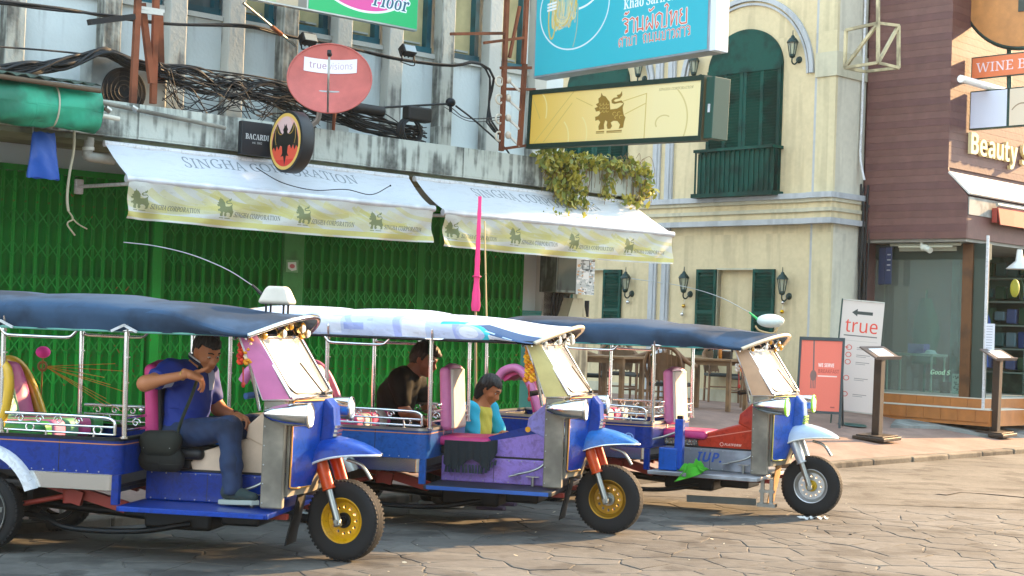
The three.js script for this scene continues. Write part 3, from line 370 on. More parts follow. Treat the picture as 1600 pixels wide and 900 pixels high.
// ---------- shophouse row on the left ----------
const moldT = dataTex(1024, (x, y) => { const st = fbm(x * 26, y * 2.2, 1e6, 17, 4), a = fbm(x * 7, y * 7, 7, 19, 5), c = fbm(x * 60, y * 60, 60, 3, 2); const m = smooth(0.56, 0.7, 0.55 * st + 0.45 * a) * (0.75 + 0.25 * c); const v = 0.96 - 0.42 * m; return [v * 0.98, v, v * (0.99 + 0.02 * m)]; }, 2.6);
const moldT2 = dataTex(1024, (x, y) => { const st = fbm(x * 34, y * 3.0, 1e6, 57, 4), a = fbm(x * 6, y * 6, 6, 29, 5), c = fbm(x * 60, y * 60, 60, 3, 2); const m = smooth(0.44, 0.66, 0.45 * st + 0.55 * a) * (0.6 + 0.4 * c); const v = 0.96 - 0.56 * m; return [v * 0.97, v, v * 0.99]; }, 1.9);
const wallT = dataTex(512, (x, y) => { const a = fbm(x * 5, y * 5, 5, 181, 6), st = fbm(x * 30, y * 2, 1e6, 115, 4), m = smooth(0.6, 0.78, 0.6 * st + 0.4 * a), v = 0.9 + 0.1 * a - 0.22 * m; return [v * 0.985, v, v]; }, 2.9);
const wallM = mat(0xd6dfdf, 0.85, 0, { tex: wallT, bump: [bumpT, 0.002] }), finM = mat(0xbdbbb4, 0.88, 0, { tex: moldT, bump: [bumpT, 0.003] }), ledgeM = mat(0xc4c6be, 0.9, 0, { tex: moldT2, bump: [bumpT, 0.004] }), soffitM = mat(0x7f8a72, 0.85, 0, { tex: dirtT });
const shop = S.thing('shophouse', 'weathered white shophouse row with mouldy concrete fins above a concrete ledge', 'building');
part(shop, 'wall', [b6(-9, 4.2, 0.3, 3.2, -0.4, -0.12), b6(-9, 4.2, 3.2, 4.62, -0.4, 0), b6(-9, 4.2, 4.62, 9, -0.5, -0.28)], wallM);
part(shop, 'side_wall', b6(3.9, 4.2, 0.3, 9, -7, -0.5), wallM);
part(shop, 'ledge', [b6(-9, 4.74, 3.15, 3.24, -0.1, 0.995), b6(-9, 4.738, 3.17, 3.47, 0.9, 1.0), b6(4.64, 4.74, 3.24, 3.468, 0.0, 0.9)], ledgeM);
part(shop, 'ledge_soffit', [b6(-9, 4.72, 3.1, 3.148, 0.0, 0.93)], soffitM);
const fins = [-4.1, -3.45, -2.75, -1.8, -1.1, -0.44, 0.2, 0.88, 1.56, 2.28, 2.98, 3.7];
const finM2 = mat(0xb6b4ac, 0.88, 0, { tex: moldT2, bump: [bumpT, 0.003] }); fins.forEach((u, i) => part(shop, 'fin', r6(u - 0.095, u + 0.095, 3.24, 9, 0.001, 0.16, 0.012), [3, 9, 2, 6].includes(i) ? finM2 : finM));
const teal = mat(0x1d6470, 0.5, 0, { tex: dirtT }), curtainM = mat(0xcabf8e, 0.9, 0, { tex: grainT }), roomDarkPaneM = mat(0x4a585a, 0.06, 0, { clearcoat: 1 });  // dark panes are opaque; the unlit room behind is painted into their colour
fins.slice(0, -1).forEach((u, i) => {
  const a = u + 0.1, b = fins[i + 1] - 0.1, open = i < 5; if (b - a < 0.3) return;
  const w = new THREE.Group(); w.name = 'window'; shop.add(w);
  part(w, 'window_frame', [b6(a, b, 4.62, 4.7, -0.2, -0.02), b6(a, a + 0.06, 4.7, 6.4, -0.2, -0.04), b6(b - 0.06, b, 4.7, 6.4, -0.2, -0.04), b6(a, b, 5.8, 5.86, -0.2, -0.05)], teal);
  part(w, 'pane', b6(a + 0.06, b - 0.06, 4.7, 6.4, -0.14, -0.13), open ? roomDarkPaneM : curtainM);
  if (!open) part(w, 'curtain_rail', b6(a + 0.1, b - 0.1, 4.74, 4.76, -0.13, -0.11), finM);
  part(w, 'sill', b6(a, b, 4.57, 4.62, -0.02, 0.05), finM);
});
// collapsible steel gates
const gateT = dataTex(512, (x, y) => { const a = fbm(x * 5, y * 5, 5, 211, 6), b = fbm(x * 40, y * 40, 40, 77, 3), c = fbm(x * 18, y * 4, 1e6, 33, 4), r = smooth(0.66, 0.76, 0.5 * a + 0.5 * b), d = 0.72 + 0.28 * a - 0.18 * smooth(0.55, 0.75, c); return [0.1 * d + 0.34 * r, 0.6 * d * (1 - 0.45 * r), 0.2 * d * (1 - 0.3 * r)]; }, 1.9);
const gateM = [mat(0xffffff, 0.6, 0, { tex: gateT, specularIntensity: 0.35 }), mat(0xe4e8e4, 0.6, 0, { tex: gateT, specularIntensity: 0.35 })], gatePanel = mat(0xd8dcd8, 0.7, 0, { tex: gateT, specularIntensity: 0.3 });
function gate(u0, u1, label) {
  const n = Math.round((u1 - u0) / 0.115), pitch = (u1 - u0) / n, y0 = 0.42, y1 = 2.85;
  const g = S.thing('folding_gate', label, 'gate', u0, 0, 0, 'green folding gates along the shophouse');
  const pg = mg([b6(-0.011, 0.011, y0, y1, 0, 0.016), b6(-0.015, -0.008, y0, y1, 0.0, 0.022), b6(0.008, 0.015, y0, y1, 0, 0.022)]), sheetG = (() => { const r = [[], []]; for (let i = 0; i <= 2; i++) { const x = i * pitch / 2, z = i === 1 ? -0.045 : -0.008; r[0].push([x, y0, z]); r[1].push([x, y1, z]); } return sheet(r, 0.002); })();
  const lat = [], pgU = metreUV(pg), shU = metreUV(sheetG);
  for (let i = 0; i <= n; i++) { const o = part(g, 'picket', pgU, gateM[i % 2]); o.position.x = i * pitch; if (i < n) { const q = part(g, 'leaf_panel', shU, gatePanel); q.position.x = i * pitch; } }
  for (let i = 0; i < n; i++) for (let k = 0; k < 8; k++) { const y = 0.55 + k * 0.3, x0 = i * pitch, x1 = x0 + pitch; lat.push(bar([x0, y, 0.019], [x1, y + 0.15, 0.019], 0.012, 0.003), bar([x0, y + 0.15, 0.0235], [x1, y, 0.0235], 0.012, 0.003)); }
  part(g, 'lattice', lat, gateM[0]).userData.kind = 'stuff';
  part(g, 'head_rail', b6(0, u1 - u0, y1, y1 + 0.06, -0.03, 0.03), gateM[1]); part(g, 'floor_rail', b6(0, u1 - u0, y0 - 0.03, y0, -0.03, 0.03), gateM[1]);
}
gate(-4.9, -1.27, 'long green folding gate behind the tuk-tuk with the driver');
gate(-1.08, 0.26, 'narrow green folding gate between the steel post and the painted pillar');
gate(0.56, 2.06, 'green folding gate just right of the painted pillar with a sticker');
gate(2.16, 3.64, 'green folding gate next to the teal door panel, behind the squatting woman');
const gp = S.thing('gate_post', 'bright green steel post between two folding gates', 'post', -1.16, 0.4, 0);
part(gp, 'post', r6(-0.05, 0.05, 0, 2.5, -0.08, 0.05, 0.008), gateM[0]); part(gp, 'hinge', [rod([0.06, 0.6, 0.03], [0.06, 0.7, 0.03], 0.012), rod([0.06, 1.8, 0.03], [0.06, 1.9, 0.03], 0.012)], gatePanel);
const pil = S.thing('painted_pillar', 'square green painted pillar with a torn sticker between the gates', 'pillar', 0.41, 0.4, 0);
part(pil, 'shaft', r6(-0.125, 0.125, 0, 2.75, -0.1, 0.06, 0.01), mat(0x2c7a34, 0.7, 0, { tex: dirtT, bump: [bumpT, 0.002] }));
part(pil, 'sticker', place(new THREE.PlaneGeometry(0.15, 0.13), -0.02, 1.72, 0.0625), printMat(64, 56, (x) => { x.fillStyle = '#4f8050'; x.fillRect(0, 0, 64, 56); x.fillStyle = '#a8b3a6'; x.beginPath(); x.moveTo(8, 12); x.lineTo(52, 8); x.lineTo(56, 44); x.lineTo(30, 50); x.lineTo(10, 38); x.fill(); x.fillStyle = '#9a4a4a'; x.beginPath(); x.ellipse(32, 28, 14, 10, 0, 0, 7); x.fill(); }));
const pst = S.thing('gate_jamb', 'dark green jamb between the last two folding gates', 'post', 2.11, 0.4, 0); part(pst, 'jamb', r6(-0.045, 0.045, 0, 2.45, -0.1, 0.03, 0.006), gatePanel); part(pst, 'latch', rb(0.05, 0.12, 0.04, 0.008, 0, 1.0, 0.05), M.steel);
const td = S.thing('door_panel', 'teal painted metal door panel at the end of the gates', 'door', 3.83, 0.4, 0.0); part(td, 'leaf', r6(-0.16, 0.16, 0, 1.35, -0.04, 0.0, 0.005), mat(0x2f7f76, 0.6, 0, { tex: dirtT })); part(td, 'frame', [b6(-0.18, -0.161, 0, 1.37, -0.05, 0.01), b6(0.161, 0.18, 0, 1.37, -0.05, 0.01), b6(-0.16, 0.16, 1.351, 1.37, -0.05, 0.01)], mat(0x3b8a82, 0.6, 0, { tex: dirtT }));

// ---------- awnings ----------
function lionPath(x, cx, cy, s) {   // the heraldic lion in profile, facing left
  x.save(); x.translate(cx, cy); x.scale(s, s); x.beginPath();
  const p = [[-46, -6], [-52, -20], [-40, -24], [-48, -34], [-38, -40], [-40, -56], [-32, -62], [-30, -78], [-24, -66], [-14, -62], [-6, -50], [2, -40], [4, -24], [6, -10], [30, -12], [40, -18], [52, -30], [40, -34], [20, -30], [10, -34], [8, -46], [16, -54], [30, -56], [26, -64], [38, -66], [44, -78], [46, -62], [38, -50], [22, -48], [16, -42], [24, -38], [44, -42], [54, -30], [50, -14], [52, 0], [56, 16], [62, 24], [58, 40], [56, 62], [40, 66], [44, 50], [34, 36], [20, 34], [10, 40], [16, 54], [10, 64], [0, 64], [-4, 50], [-2, 36], [-10, 30], [-14, 46], [-12, 64], [-32, 66], [-34, 52], [-28, 36], [-36, 26], [-46, 30], [-48, 14], [-38, 12], [-30, 2], [-34, -8]];
  p.forEach(([a, b], i) => (i ? x.lineTo(a, b) : x.moveTo(a, b))); x.closePath(); x.fill(); x.restore();
}
const awnTop = canvasTex(2048, 256, (x, w, h) => { x.fillStyle = '#c4cbd2'; x.fillRect(0, 0, w, h); x.fillStyle = '#7b858c'; x.font = '104px serif'; x.textAlign = 'center'; x.save(); x.translate(w * 0.5, 98); x.scale(1.0, 0.8); x.fillText('SINGHA CORPORATION', 0, 0, w * 0.66); x.restore(); for (let i = 0; i < 700; i++) { x.fillStyle = 'rgba(96,100,92,' + rr(0.01, 0.06) + ')'; x.fillRect(rr(0, w), rr(0, h), rr(10, 80), rr(2, 10)); } });
const awnVal = canvasTex(2048, 256, (x, w, h) => {
  x.fillStyle = '#cfd3cc'; x.fillRect(0, 0, w, h);
  x.globalAlpha = 0.4; for (let i = 0; i < 34; i++) { x.strokeStyle = ['#cbc464', '#d6d080', '#c4bc58', '#dcd894'][i % 4]; x.lineWidth = rr(10, 54); const a = rr(-0.1, 1) * w, q = rr(-20, 90); x.beginPath(); x.moveTo(a, q); x.bezierCurveTo(a + 130, q + rr(40, 150), a + 260, q + rr(60, 160), a + rr(330, 460), q + rr(80, 200)); x.stroke(); } x.globalAlpha = 1;
  x.fillStyle = '#cdc878'; x.fillRect(0, 206, w, 36);
  for (let i = 0; i < 4; i++) { const a = 70 + i * 515; x.fillStyle = '#7f8a5e'; lionPath(x, a, 120, 0.92); x.fillRect(a - 34, 188, 30, 5); x.fillRect(a + 4, 188, 40, 5); x.fillStyle = '#6d7266'; x.font = 'bold italic 46px serif'; x.save(); x.translate(a + 64, 176); x.fillText('SINGHA CORPORATION', 0, 0, 300); x.restore(); }
  for (let i = 0; i < 400; i++) { x.fillStyle = 'rgba(110,104,80,' + rr(0.02, 0.08) + ')'; x.fillRect(rr(0, w), rr(0, h), rr(3, 40), rr(2, 12)); }
});
const awnTopM = new THREE.MeshPhysicalMaterial({ map: awnTop, roughness: 0.6, transmission: 0.12, thickness: 0 }), awnValM = new THREE.MeshPhysicalMaterial({ map: awnVal, roughness: 0.6, transmission: 0.3, thickness: 0 });
function awning(pl, pr, tl, tr, label, ph) {
  const W0 = 1.36, a = S.at(...pl, W0), b = S.at(...pr, W0), ta = S.at(...tl, 1.0), tb = S.at(...tr, 1.0), u0 = (a[0] + ta[0]) / 2, yt = 3.1, yb = (a[1] + b[1]) / 2;
  const g = S.thing('awning', label, 'awning', u0, 2.3, 1.0, 'printed awnings on the shophouse'); const du = -u0, dy = -2.3, dw = -1.0;
  const top = [], val = [];
  for (let i = 0; i <= 12; i++) { const t = i / 12, r = []; for (let j = 0; j <= 60; j++) { const q = j / 60, ut = ta[0] + (tb[0] - ta[0]) * q, ub = a[0] + (b[0] - a[0]) * q; r.push([ut + (ub - ut) * t + du, yt + (yb + 0.02 - yt) * t - 0.035 * sin(t * PI) * (0.7 + 0.5 * sin(q * 9 + ph)) + 0.008 * sin(q * 40 + t * 3) + dy, 0.96 + (W0 - 0.96) * t + dw]); } top.push(r); }
  for (let i = 0; i <= 10; i++) { const t = i / 10, r = []; for (let j = 0; j <= 90; j++) { const q = j / 90, e = min(q, 1 - q), fan = Math.exp(-e * 9); r.push([a[0] + (b[0] - a[0]) * q + du, yb - 0.02 - 0.33 * t - 0.02 * sin(q * PI) * t + dy, W0 + 0.02 + (0.018 * sin(q * 22 + t * 4 + ph) + 0.03 * fan * sin((e * 30 - t * 2.6) * 2.2) + 0.012 * sin(t * 9 + q * 30)) * (0.25 + t) - 0.03 * t + dw]); } val.push(r); }
  part(g, 'fabric', sheet(top.slice().reverse().map((r) => r)), awnTopM); part(g, 'valance', sheet(val.slice().reverse()), awnValM);
  part(g, 'front_bar', rod([a[0] - 0.02 + du, yb + dy, W0 + dw], [b[0] + 0.02 + du, yb + dy, W0 + dw], 0.034, 0.034, 16), mat(0xd0d6dc, 0.35, 0.2, { tex: grainT }));
  for (const q of [0.06, 0.5, 0.94]) part(g, 'arm', [rod([ta[0] + (tb[0] - ta[0]) * q + du, 2.75 + dy, 0.06 + dw], [a[0] + (b[0] - a[0]) * q + du, yb - 0.02 + dy, W0 - 0.04 + dw], 0.018), rb(0.08, 0.14, 0.06, 0.01, ta[0] + (tb[0] - ta[0]) * q + du, 2.75 + dy, 0.03 + dw)], M.white);
  part(g, 'roller', rod([ta[0] + du, yt - 0.02 + dy, 0.965 + dw], [tb[0] + du, yt - 0.02 + dy, 0.965 + dw], 0.03, 0.03, 12), M.white);
}
awning([200, 279], [676, 326], [165, 226], [640, 275], 'printed awning above the long gate, below the round bat sign', 0);
awning([694, 332], [1050, 366], [650, 275], [985, 312], 'printed awning at the end of the ledge under the trailing plant', 2);

// ---------- the other side of the street, behind the viewer: it hides the low sky from the shopfronts ----------
for (const [u0, u1, h, c, l] of [[-16, -5, 9.5, 0xb9b2a4, 'grey plastered shophouse across the street with rows of windows'], [-4.9, 5, 11, 0xc4b69a, 'tall ochre shophouse across the street with rows of windows'], [5.1, 13, 8.5, 0xbfb8b0, 'low pale shophouse across the street with rows of windows']]) {
  const g = S.thing('opposite_house', l, 'building', u0, 0, 25, 'houses across the street'), w = u1 - u0; part(g, 'wall', b6(0, w, 0, h, 0, 5), mat(c, 0.85, 0, { tex: wallT })); part(g, 'roof', b6(-0.1, w + 0.1, h, h + 0.25, -0.3, 5.1), mat(0x8a7f74, 0.8, 0, { tex: dirtT }));
  for (let y = 1; y < h - 1.5; y += 3) for (let x = 0.6; x < w - 1.4; x += 2) { const q = new THREE.Group(); q.name = 'window'; g.add(q); part(q, 'frame', b6(x, x + 1.3, y, y + 1.7, -0.06, -0.001), mat(0x6a6258, 0.7)); part(q, 'pane', b6(x + 0.08, x + 1.22, y + 0.08, y + 1.62, -0.075, -0.061), roomDarkPaneM); }
}
// ---------- cream building on the corner ----------
function pave(px, py) { let h = 0.2, p; for (let i = 0; i < 12; i++) { p = ground(px, py, h); h = paveH(p[0], p[2]); } return [p[0], h, p[2]]; }
const creamT = dataTex(512, (x, y) => { const a = fbm(x * 4, y * 4, 4, 81, 6), b = fbm(x * 60, y * 60, 60, 2, 2), s = fbm(x * 22, y * 2, 1e6, 15, 3); const v = 0.86 + 0.13 * a + 0.05 * (b - 0.5) - 0.07 * smooth(0.55, 0.75, s); return [v, v * 0.995, v * 0.985]; }, 3.3);
const creamM = mat(0xdccda6, 0.85, 0, { tex: creamT, bump: [bumpT, 0.0015] }), trimM = mat(0xc9c6ae, 0.8, 0, { tex: creamT }), greyTrim = mat(0xb9bfc4, 0.8, 0, { tex: creamT }), whiteCol = mat(0xd9d6c4, 0.85, 0, { tex: creamT }), shutM = mat(0x064a40, 0.65, 0, { tex: dirtT, specularIntensity: 0.35 });
const yb = Y.thing('corner_building', 'cream corner building with green louvred shutters and a moulded cornice', 'building');
const niches = [-1.855, -5.355];
{
  const holes = niches.map((u) => [[u - 0.395, 1.2], [u + 0.395, 1.2], [u + 0.395, 2.69], [u - 0.395, 2.69]]);
  part(yb, 'wall', place(ext([[-12, 0.2], [0.08, 0.2], [0.08, 10], [-12, 10]], 0.3, 0, holes), 0, 0, -0.3), creamM);
  for (const u of niches) { part(yb, 'niche_panel', b6(u - 0.4, u + 0.4, 1.15, 2.7, -0.2, -0.1), creamM); part(yb, 'niche_reveal', [b6(u - 0.43, u - 0.395, 1.2, 2.72, -0.09, 0.012), b6(u - 0.43, u + 0.43, 2.69, 2.72, 0.0015, 0.014)], trimM); }
  part(yb, 'street_wall', place(ext([[0, 0.2], [0.82, 0.2], [0.82, 10], [0, 10]], 0.25), 0, 0, 0).rotateY(PI / 2 + 0.0).translate(-0.17, 0, -0.0015), whiteCol);
  // corner pier, wrapping the corner
  part(yb, 'corner_pier', [b6(-0.25, 0.12, 0.2, 10, 0.001, 0.06)], mat(0xd8cda8, 0.85, 0, { tex: creamT })); part(yb, 'pier_return', b6(0.0815, 0.121, 0.2, 10, -0.8, 0.001), whiteCol);
  part(yb, 'pier_strip', [b6(-0.31, -0.25, 0.2, 10, 0.001, 0.035)], greyTrim);
  part(yb, 'pier_band', [b6(-0.28, 0.15, 5.85, 6.25, 0.002, 0.085), b6(0.081, 0.15, 5.85, 6.25, -0.8, 0.002)], trimM);
  for (const u of [-3.74, -3.44, -7.24, -6.94]) { part(yb, 'pilaster', [b6(u - 0.085, u + 0.085, 0.2, 3.44, 0.001, 0.045), b6(u - 0.03, u + 0.03, 0.2, 3.44, 0.046, 0.062), b6(u - 0.085, u + 0.085, 3.95, 10, 0.001, 0.045), b6(u - 0.03, u + 0.03, 3.95, 10, 0.046, 0.062)], greyTrim); }
  const bands = [[3.44, 3.53, 0.15, greyTrim], [3.53, 3.64, 0.07, creamM], [3.64, 3.7, 0.11, trimM], [3.7, 3.8, 0.06, creamM], [3.8, 3.86, 0.1, trimM], [3.86, 3.95, 0.14, greyTrim]];
  for (const [a, b, d, m] of bands) part(yb, 'cornice_band', [b6(-12, -0.3, a, b, 0.0005, d), b6(-0.3, 0.12 + d * 0.6, a, b, 0.0005, d + 0.06), b6(0.08, 0.12 + d * 0.6, a, b, -0.82, 0.0005)], m);
  part(yb, 'plinth', b6(-12, -0.26, 0.2, 0.62, 0.001, 0.03), trimM);
  for (const u of [-1.79, -5.29]) {  // moulded arch over each upper window
    const arc = (r0, r1) => { const s = new THREE.Shape(); s.absarc(0, 0, r1, 0, PI, false); s.absarc(0, 0, r0, PI, 0, true); return s; };
    part(yb, 'arch_moulding', [place(ext(arc(1.36, 1.44), 0.05), u, 5.95, 0.001), place(ext(arc(1.29, 1.33), 0.03), u, 5.95, 0.001)], greyTrim);
    const w = new THREE.Group(); w.name = 'arched_window'; w.position.set(u, 0, 0); yb.add(w);
    const leafs = new THREE.Shape(); leafs.moveTo(-0.81, 3.98); leafs.lineTo(0.81, 3.98); leafs.lineTo(0.81, 6.2); leafs.absellipse(0, 6.15, 0.81, 0.68, 0, PI, false); leafs.lineTo(-0.81, 3.98);
    part(w, 'shutter_board', place(ext(leafs, 0.03), 0, 0, 0.001), shutM);
    part(w, 'shutter_frame', [-0.76, -0.4, -0.04, 0.04, 0.4, 0.76].map((x) => b6(x - 0.035, x + 0.035, 4, 6.12, 0.032, 0.055)).concat([b6(-0.8, 0.8, 6.08, 6.16, 0.056, 0.064), b6(-0.8, 0.8, 3.99, 4.06, 0.056, 0.064)]), shutM);
    const sl = []; for (const x of [-0.58, -0.22, 0.22, 0.58]) for (let y = 4.08; y < 6.05; y += 0.05) sl.push(bx(0.285, 0.052, 0.008, x, y, 0.045, 0.5)); part(w, 'louvre', sl, shutM).userData.kind = 'stuff';
    const bal = new THREE.Group(); bal.name = 'balcony'; bal.position.set(u, 0, 0); yb.add(bal);
    part(bal, 'top_rail', [b6(-0.86, 0.86, 4.72, 4.77, 0.24, 0.3), b6(-0.86, -0.8, 4.72, 4.77, 0, 0.24), b6(0.8, 0.86, 4.72, 4.77, 0, 0.24)], shutM); part(bal, 'floor_slab', b6(-0.88, 0.88, 3.93, 4.0, 0.001, 0.31), shutM);
    for (let i = 0; i <= 16; i++) part(bal, 'baluster', b6(-0.84 + i * 0.105 - 0.014, -0.84 + i * 0.105 + 0.014, 4, 4.72, 0.238, 0.258), shutM);
    part(bal, 'back_board', b6(-0.8, 0.8, 4.0, 4.7, 0.225, 0.235), shutM);
  }
  for (const [u0, u1] of [[-2.7, -2.26], [-1.455, -1.0], [-6.2, -5.76], [-4.95, -4.5]]) {
    const w = new THREE.Group(); w.name = 'shutter'; w.position.set((u0 + u1) / 2, 0, 0); yb.add(w); const h = (u1 - u0) / 2;
    part(w, 'shutter_frame', [b6(-h, -h + 0.05, 1.2, 2.7, 0.015, 0.055), b6(h - 0.05, h, 1.2, 2.7, 0.015, 0.055), b6(-h, h, 2.64, 2.7, 0.016, 0.054), b6(-h, h, 1.2, 1.27, 0.016, 0.054), b6(-h, h, 1.93, 1.98, 0.016, 0.054)], shutM);
    part(w, 'shutter_back', b6(-h + 0.04, h - 0.04, 1.22, 2.68, 0.015, 0.02), shutM);
    const sl = []; for (let y = 1.3; y < 2.62; y += 0.055) sl.push(bx(2 * h - 0.1, 0.056, 0.008, 0, y, 0.036, 0.5)); part(w, 'louvre', sl, shutM).userData.kind = 'stuff';
  }
}
const lampGlass = mat(0xdfe6d8, 0.15, 0, { transmission: 0.7, thickness: 0 }), lampIron = mat(0x16302c, 0.45, 0.4);
function lantern(px, py, label) {
  const [u, y] = Y.at(px, py, 0.12), g = Y.thing('wall_lantern', label, 'lantern', u, y - 0.22, 0.0, 'wall lanterns on the cream building');
  part(g, 'wall_plate', [place(lathe([[0, 0.03], [0.05, 0.025], [0.06, 0]], 18).rotateX(PI / 2), 0.05, -0.02, 0.001), tube([[0.05, -0.02, 0.02], [0.02, -0.1, 0.08], [0, -0.07, 0.13], [0, 0.02, 0.13]], 0.013, 20, 7)], lampIron);
  part(g, 'glass', place(lathe([[0.045, 0], [0.08, 0.22]], 6), 0, 0.04, 0.13), lampGlass);
  for (let i = 0; i < 6; i++) { const a = i / 6 * 2 * PI; part(g, 'cage_bar', rod([sin(a) * 0.047, 0.04, 0.13 + cos(a) * 0.047], [sin(a) * 0.083, 0.26, 0.13 + cos(a) * 0.083], 0.007), lampIron); }
  part(g, 'cap', place(lathe([[0.1, 0], [0.095, 0.02], [0.06, 0.07], [0.035, 0.09], [0.03, 0.11], [0.01, 0.13], [0.006, 0.2], [0, 0.21]], 12), 0, 0.255, 0.13), lampIron);
  part(g, 'base_cup', place(lathe([[0, -0.03], [0.03, -0.02], [0.05, 0.0], [0.05, 0.04], [0.0, 0.041]], 12), 0, 0.02, 0.13), lampIron);
}
lantern(978, 438, 'iron lantern right beside the shutter next to the ledge end'); lantern(1069, 438, 'iron lantern between the double pilaster and the tall shutter'); lantern(1223, 440, 'iron lantern between the lower shutter and the corner pier'); lantern(1239, 70, 'iron lantern beside the arched balcony window'); lantern(1085, 99, 'iron lantern peeping out below the teal sign, beside the double pilaster'); lantern(998, 102, 'iron lantern below the teal sign beside the other arched shutters');
for (const [px, py, c, l] of [[981, 472, 0xc9cdd0, 'silver bauble hanging under the lantern nearest the ledge'], [1068, 478, 0xc8a24a, 'gold bauble hanging under the lantern by the pilasters'], [1066, 491, 0xc9cdd0, 'silver bauble below the gold one by the pilasters'], [1224, 473, 0xd4d2c8, 'silver bauble under the lantern by the corner pier'], [1222, 487, 0xd8a818, 'gold bauble lowest under the lantern by the corner pier']]) { const [u, y] = Y.at(px, py, 0.05), g = Y.thing('bauble', l, 'bauble', u, y, 0.05, 'baubles hung on the cream wall'); part(g, 'ball', ball(0.034, 0, 0, 0), mat(c, 0.15, 0.9)); part(g, 'cord', rod([0, 0.03, 0], [0, 0.16, -0.04], 0.003), M.white); }

// ---------- maroon clad building and shop on the right ----------
const Mf = new Frame(5.78, -25.4, -44.5);
const board = [0x6c4842, 0x664240, 0x724e48].map((c) => mat(c, 0.6, 0, { tex: grainT, bump: [bumpT, 0.0015] }));
const mb = Mf.thing('clad_building', 'maroon building clad in horizontal boards beside the cream corner pier', 'building');
const uT = Mf.at(1485, 150)[0], uB = Mf.at(1511, 330)[0], yBot = Mf.at(1435, 373)[1], yCut = Mf.at(1482, 270)[1], yLow = Mf.at(1510, 305)[1];
{
  part(mb, 'core', [b6(0.02, uT - 0.03, yCut, 10, -9, -0.03), b6(0.02, uB - 0.03, yBot, yLow, -9, -0.03)], board[1]);
  for (let y = yBot, i = 0; y < 9.6; y += 0.1135, i++) {
    const yy = y + 0.111, m = board[i % 3], e = (v) => (v < yLow ? uB : v < yCut ? uB + (uT - uB) * (v - yLow) / (yCut - yLow) : uT);
    part(mb, 'siding_board', place(ext([[0, y], [e(y), y], [e(yy), yy], [0, yy]], 0.022), 0, 0, -0.02), m);
    if (y > yCut) part(mb, 'siding_board', place(ext([[0, y], [8.6, y], [8.6, yy], [0, yy]], 0.024), 0, 0, 0).rotateY(PI / 2).translate(uT - 0.024 + 0.0005, 0, 0.0), m);
  }
  // the white sloping ledge over the lower fascia
  const led = (a, b) => sheet([[[uT + 0.002, yCut + 0.004, a], [uT + 0.002, yCut + 0.004, b]], [[uB + 0.03, yLow + 0.01, a], [uB + 0.03, yLow + 0.01, b]]], 0.03);
  part(mb, 'sloping_ledge', led(0.01, -8.6), mat(0xd8d6d0, 0.6, 0, { tex: grainT })); part(mb, 'lower_fascia', b6(uB + 0.0005, uB + 0.02, yLow - 0.3, yLow - 0.02, -8.6, -0.03), mat(0xa9aaa2, 0.7, 0, { tex: dirtT }));
  part(mb, 'fascia_board', b6(uB - 0.02, uB + 0.001, yBot, yLow - 0.3, -8.6, -0.03), board[0]);
  part(mb, 'ceiling', b6(0.02, uB - 0.03, yBot - 0.05, yBot - 0.002, -9, -0.04), mat(0x9a9a92, 0.8, 0, { tex: grainT }));
  part(mb, 'party_wall', [b6(-1.2, -0.001, 0.3, 10, -3, -0.12), place(ext([[0.02, yLow], [uB - 0.04, yLow], [uT - 0.04, yCut], [0.02, yCut]], 8.9), 0, 0, -8.95)], board[1]);
}
const fl0 = Mf.at(1450, 617, -0.35)[1];
const shopG = Mf.thing('tailor_shop', 'glass-fronted shop under the maroon cladding with tan tiled steps', 'shop', 0, 0, 0);
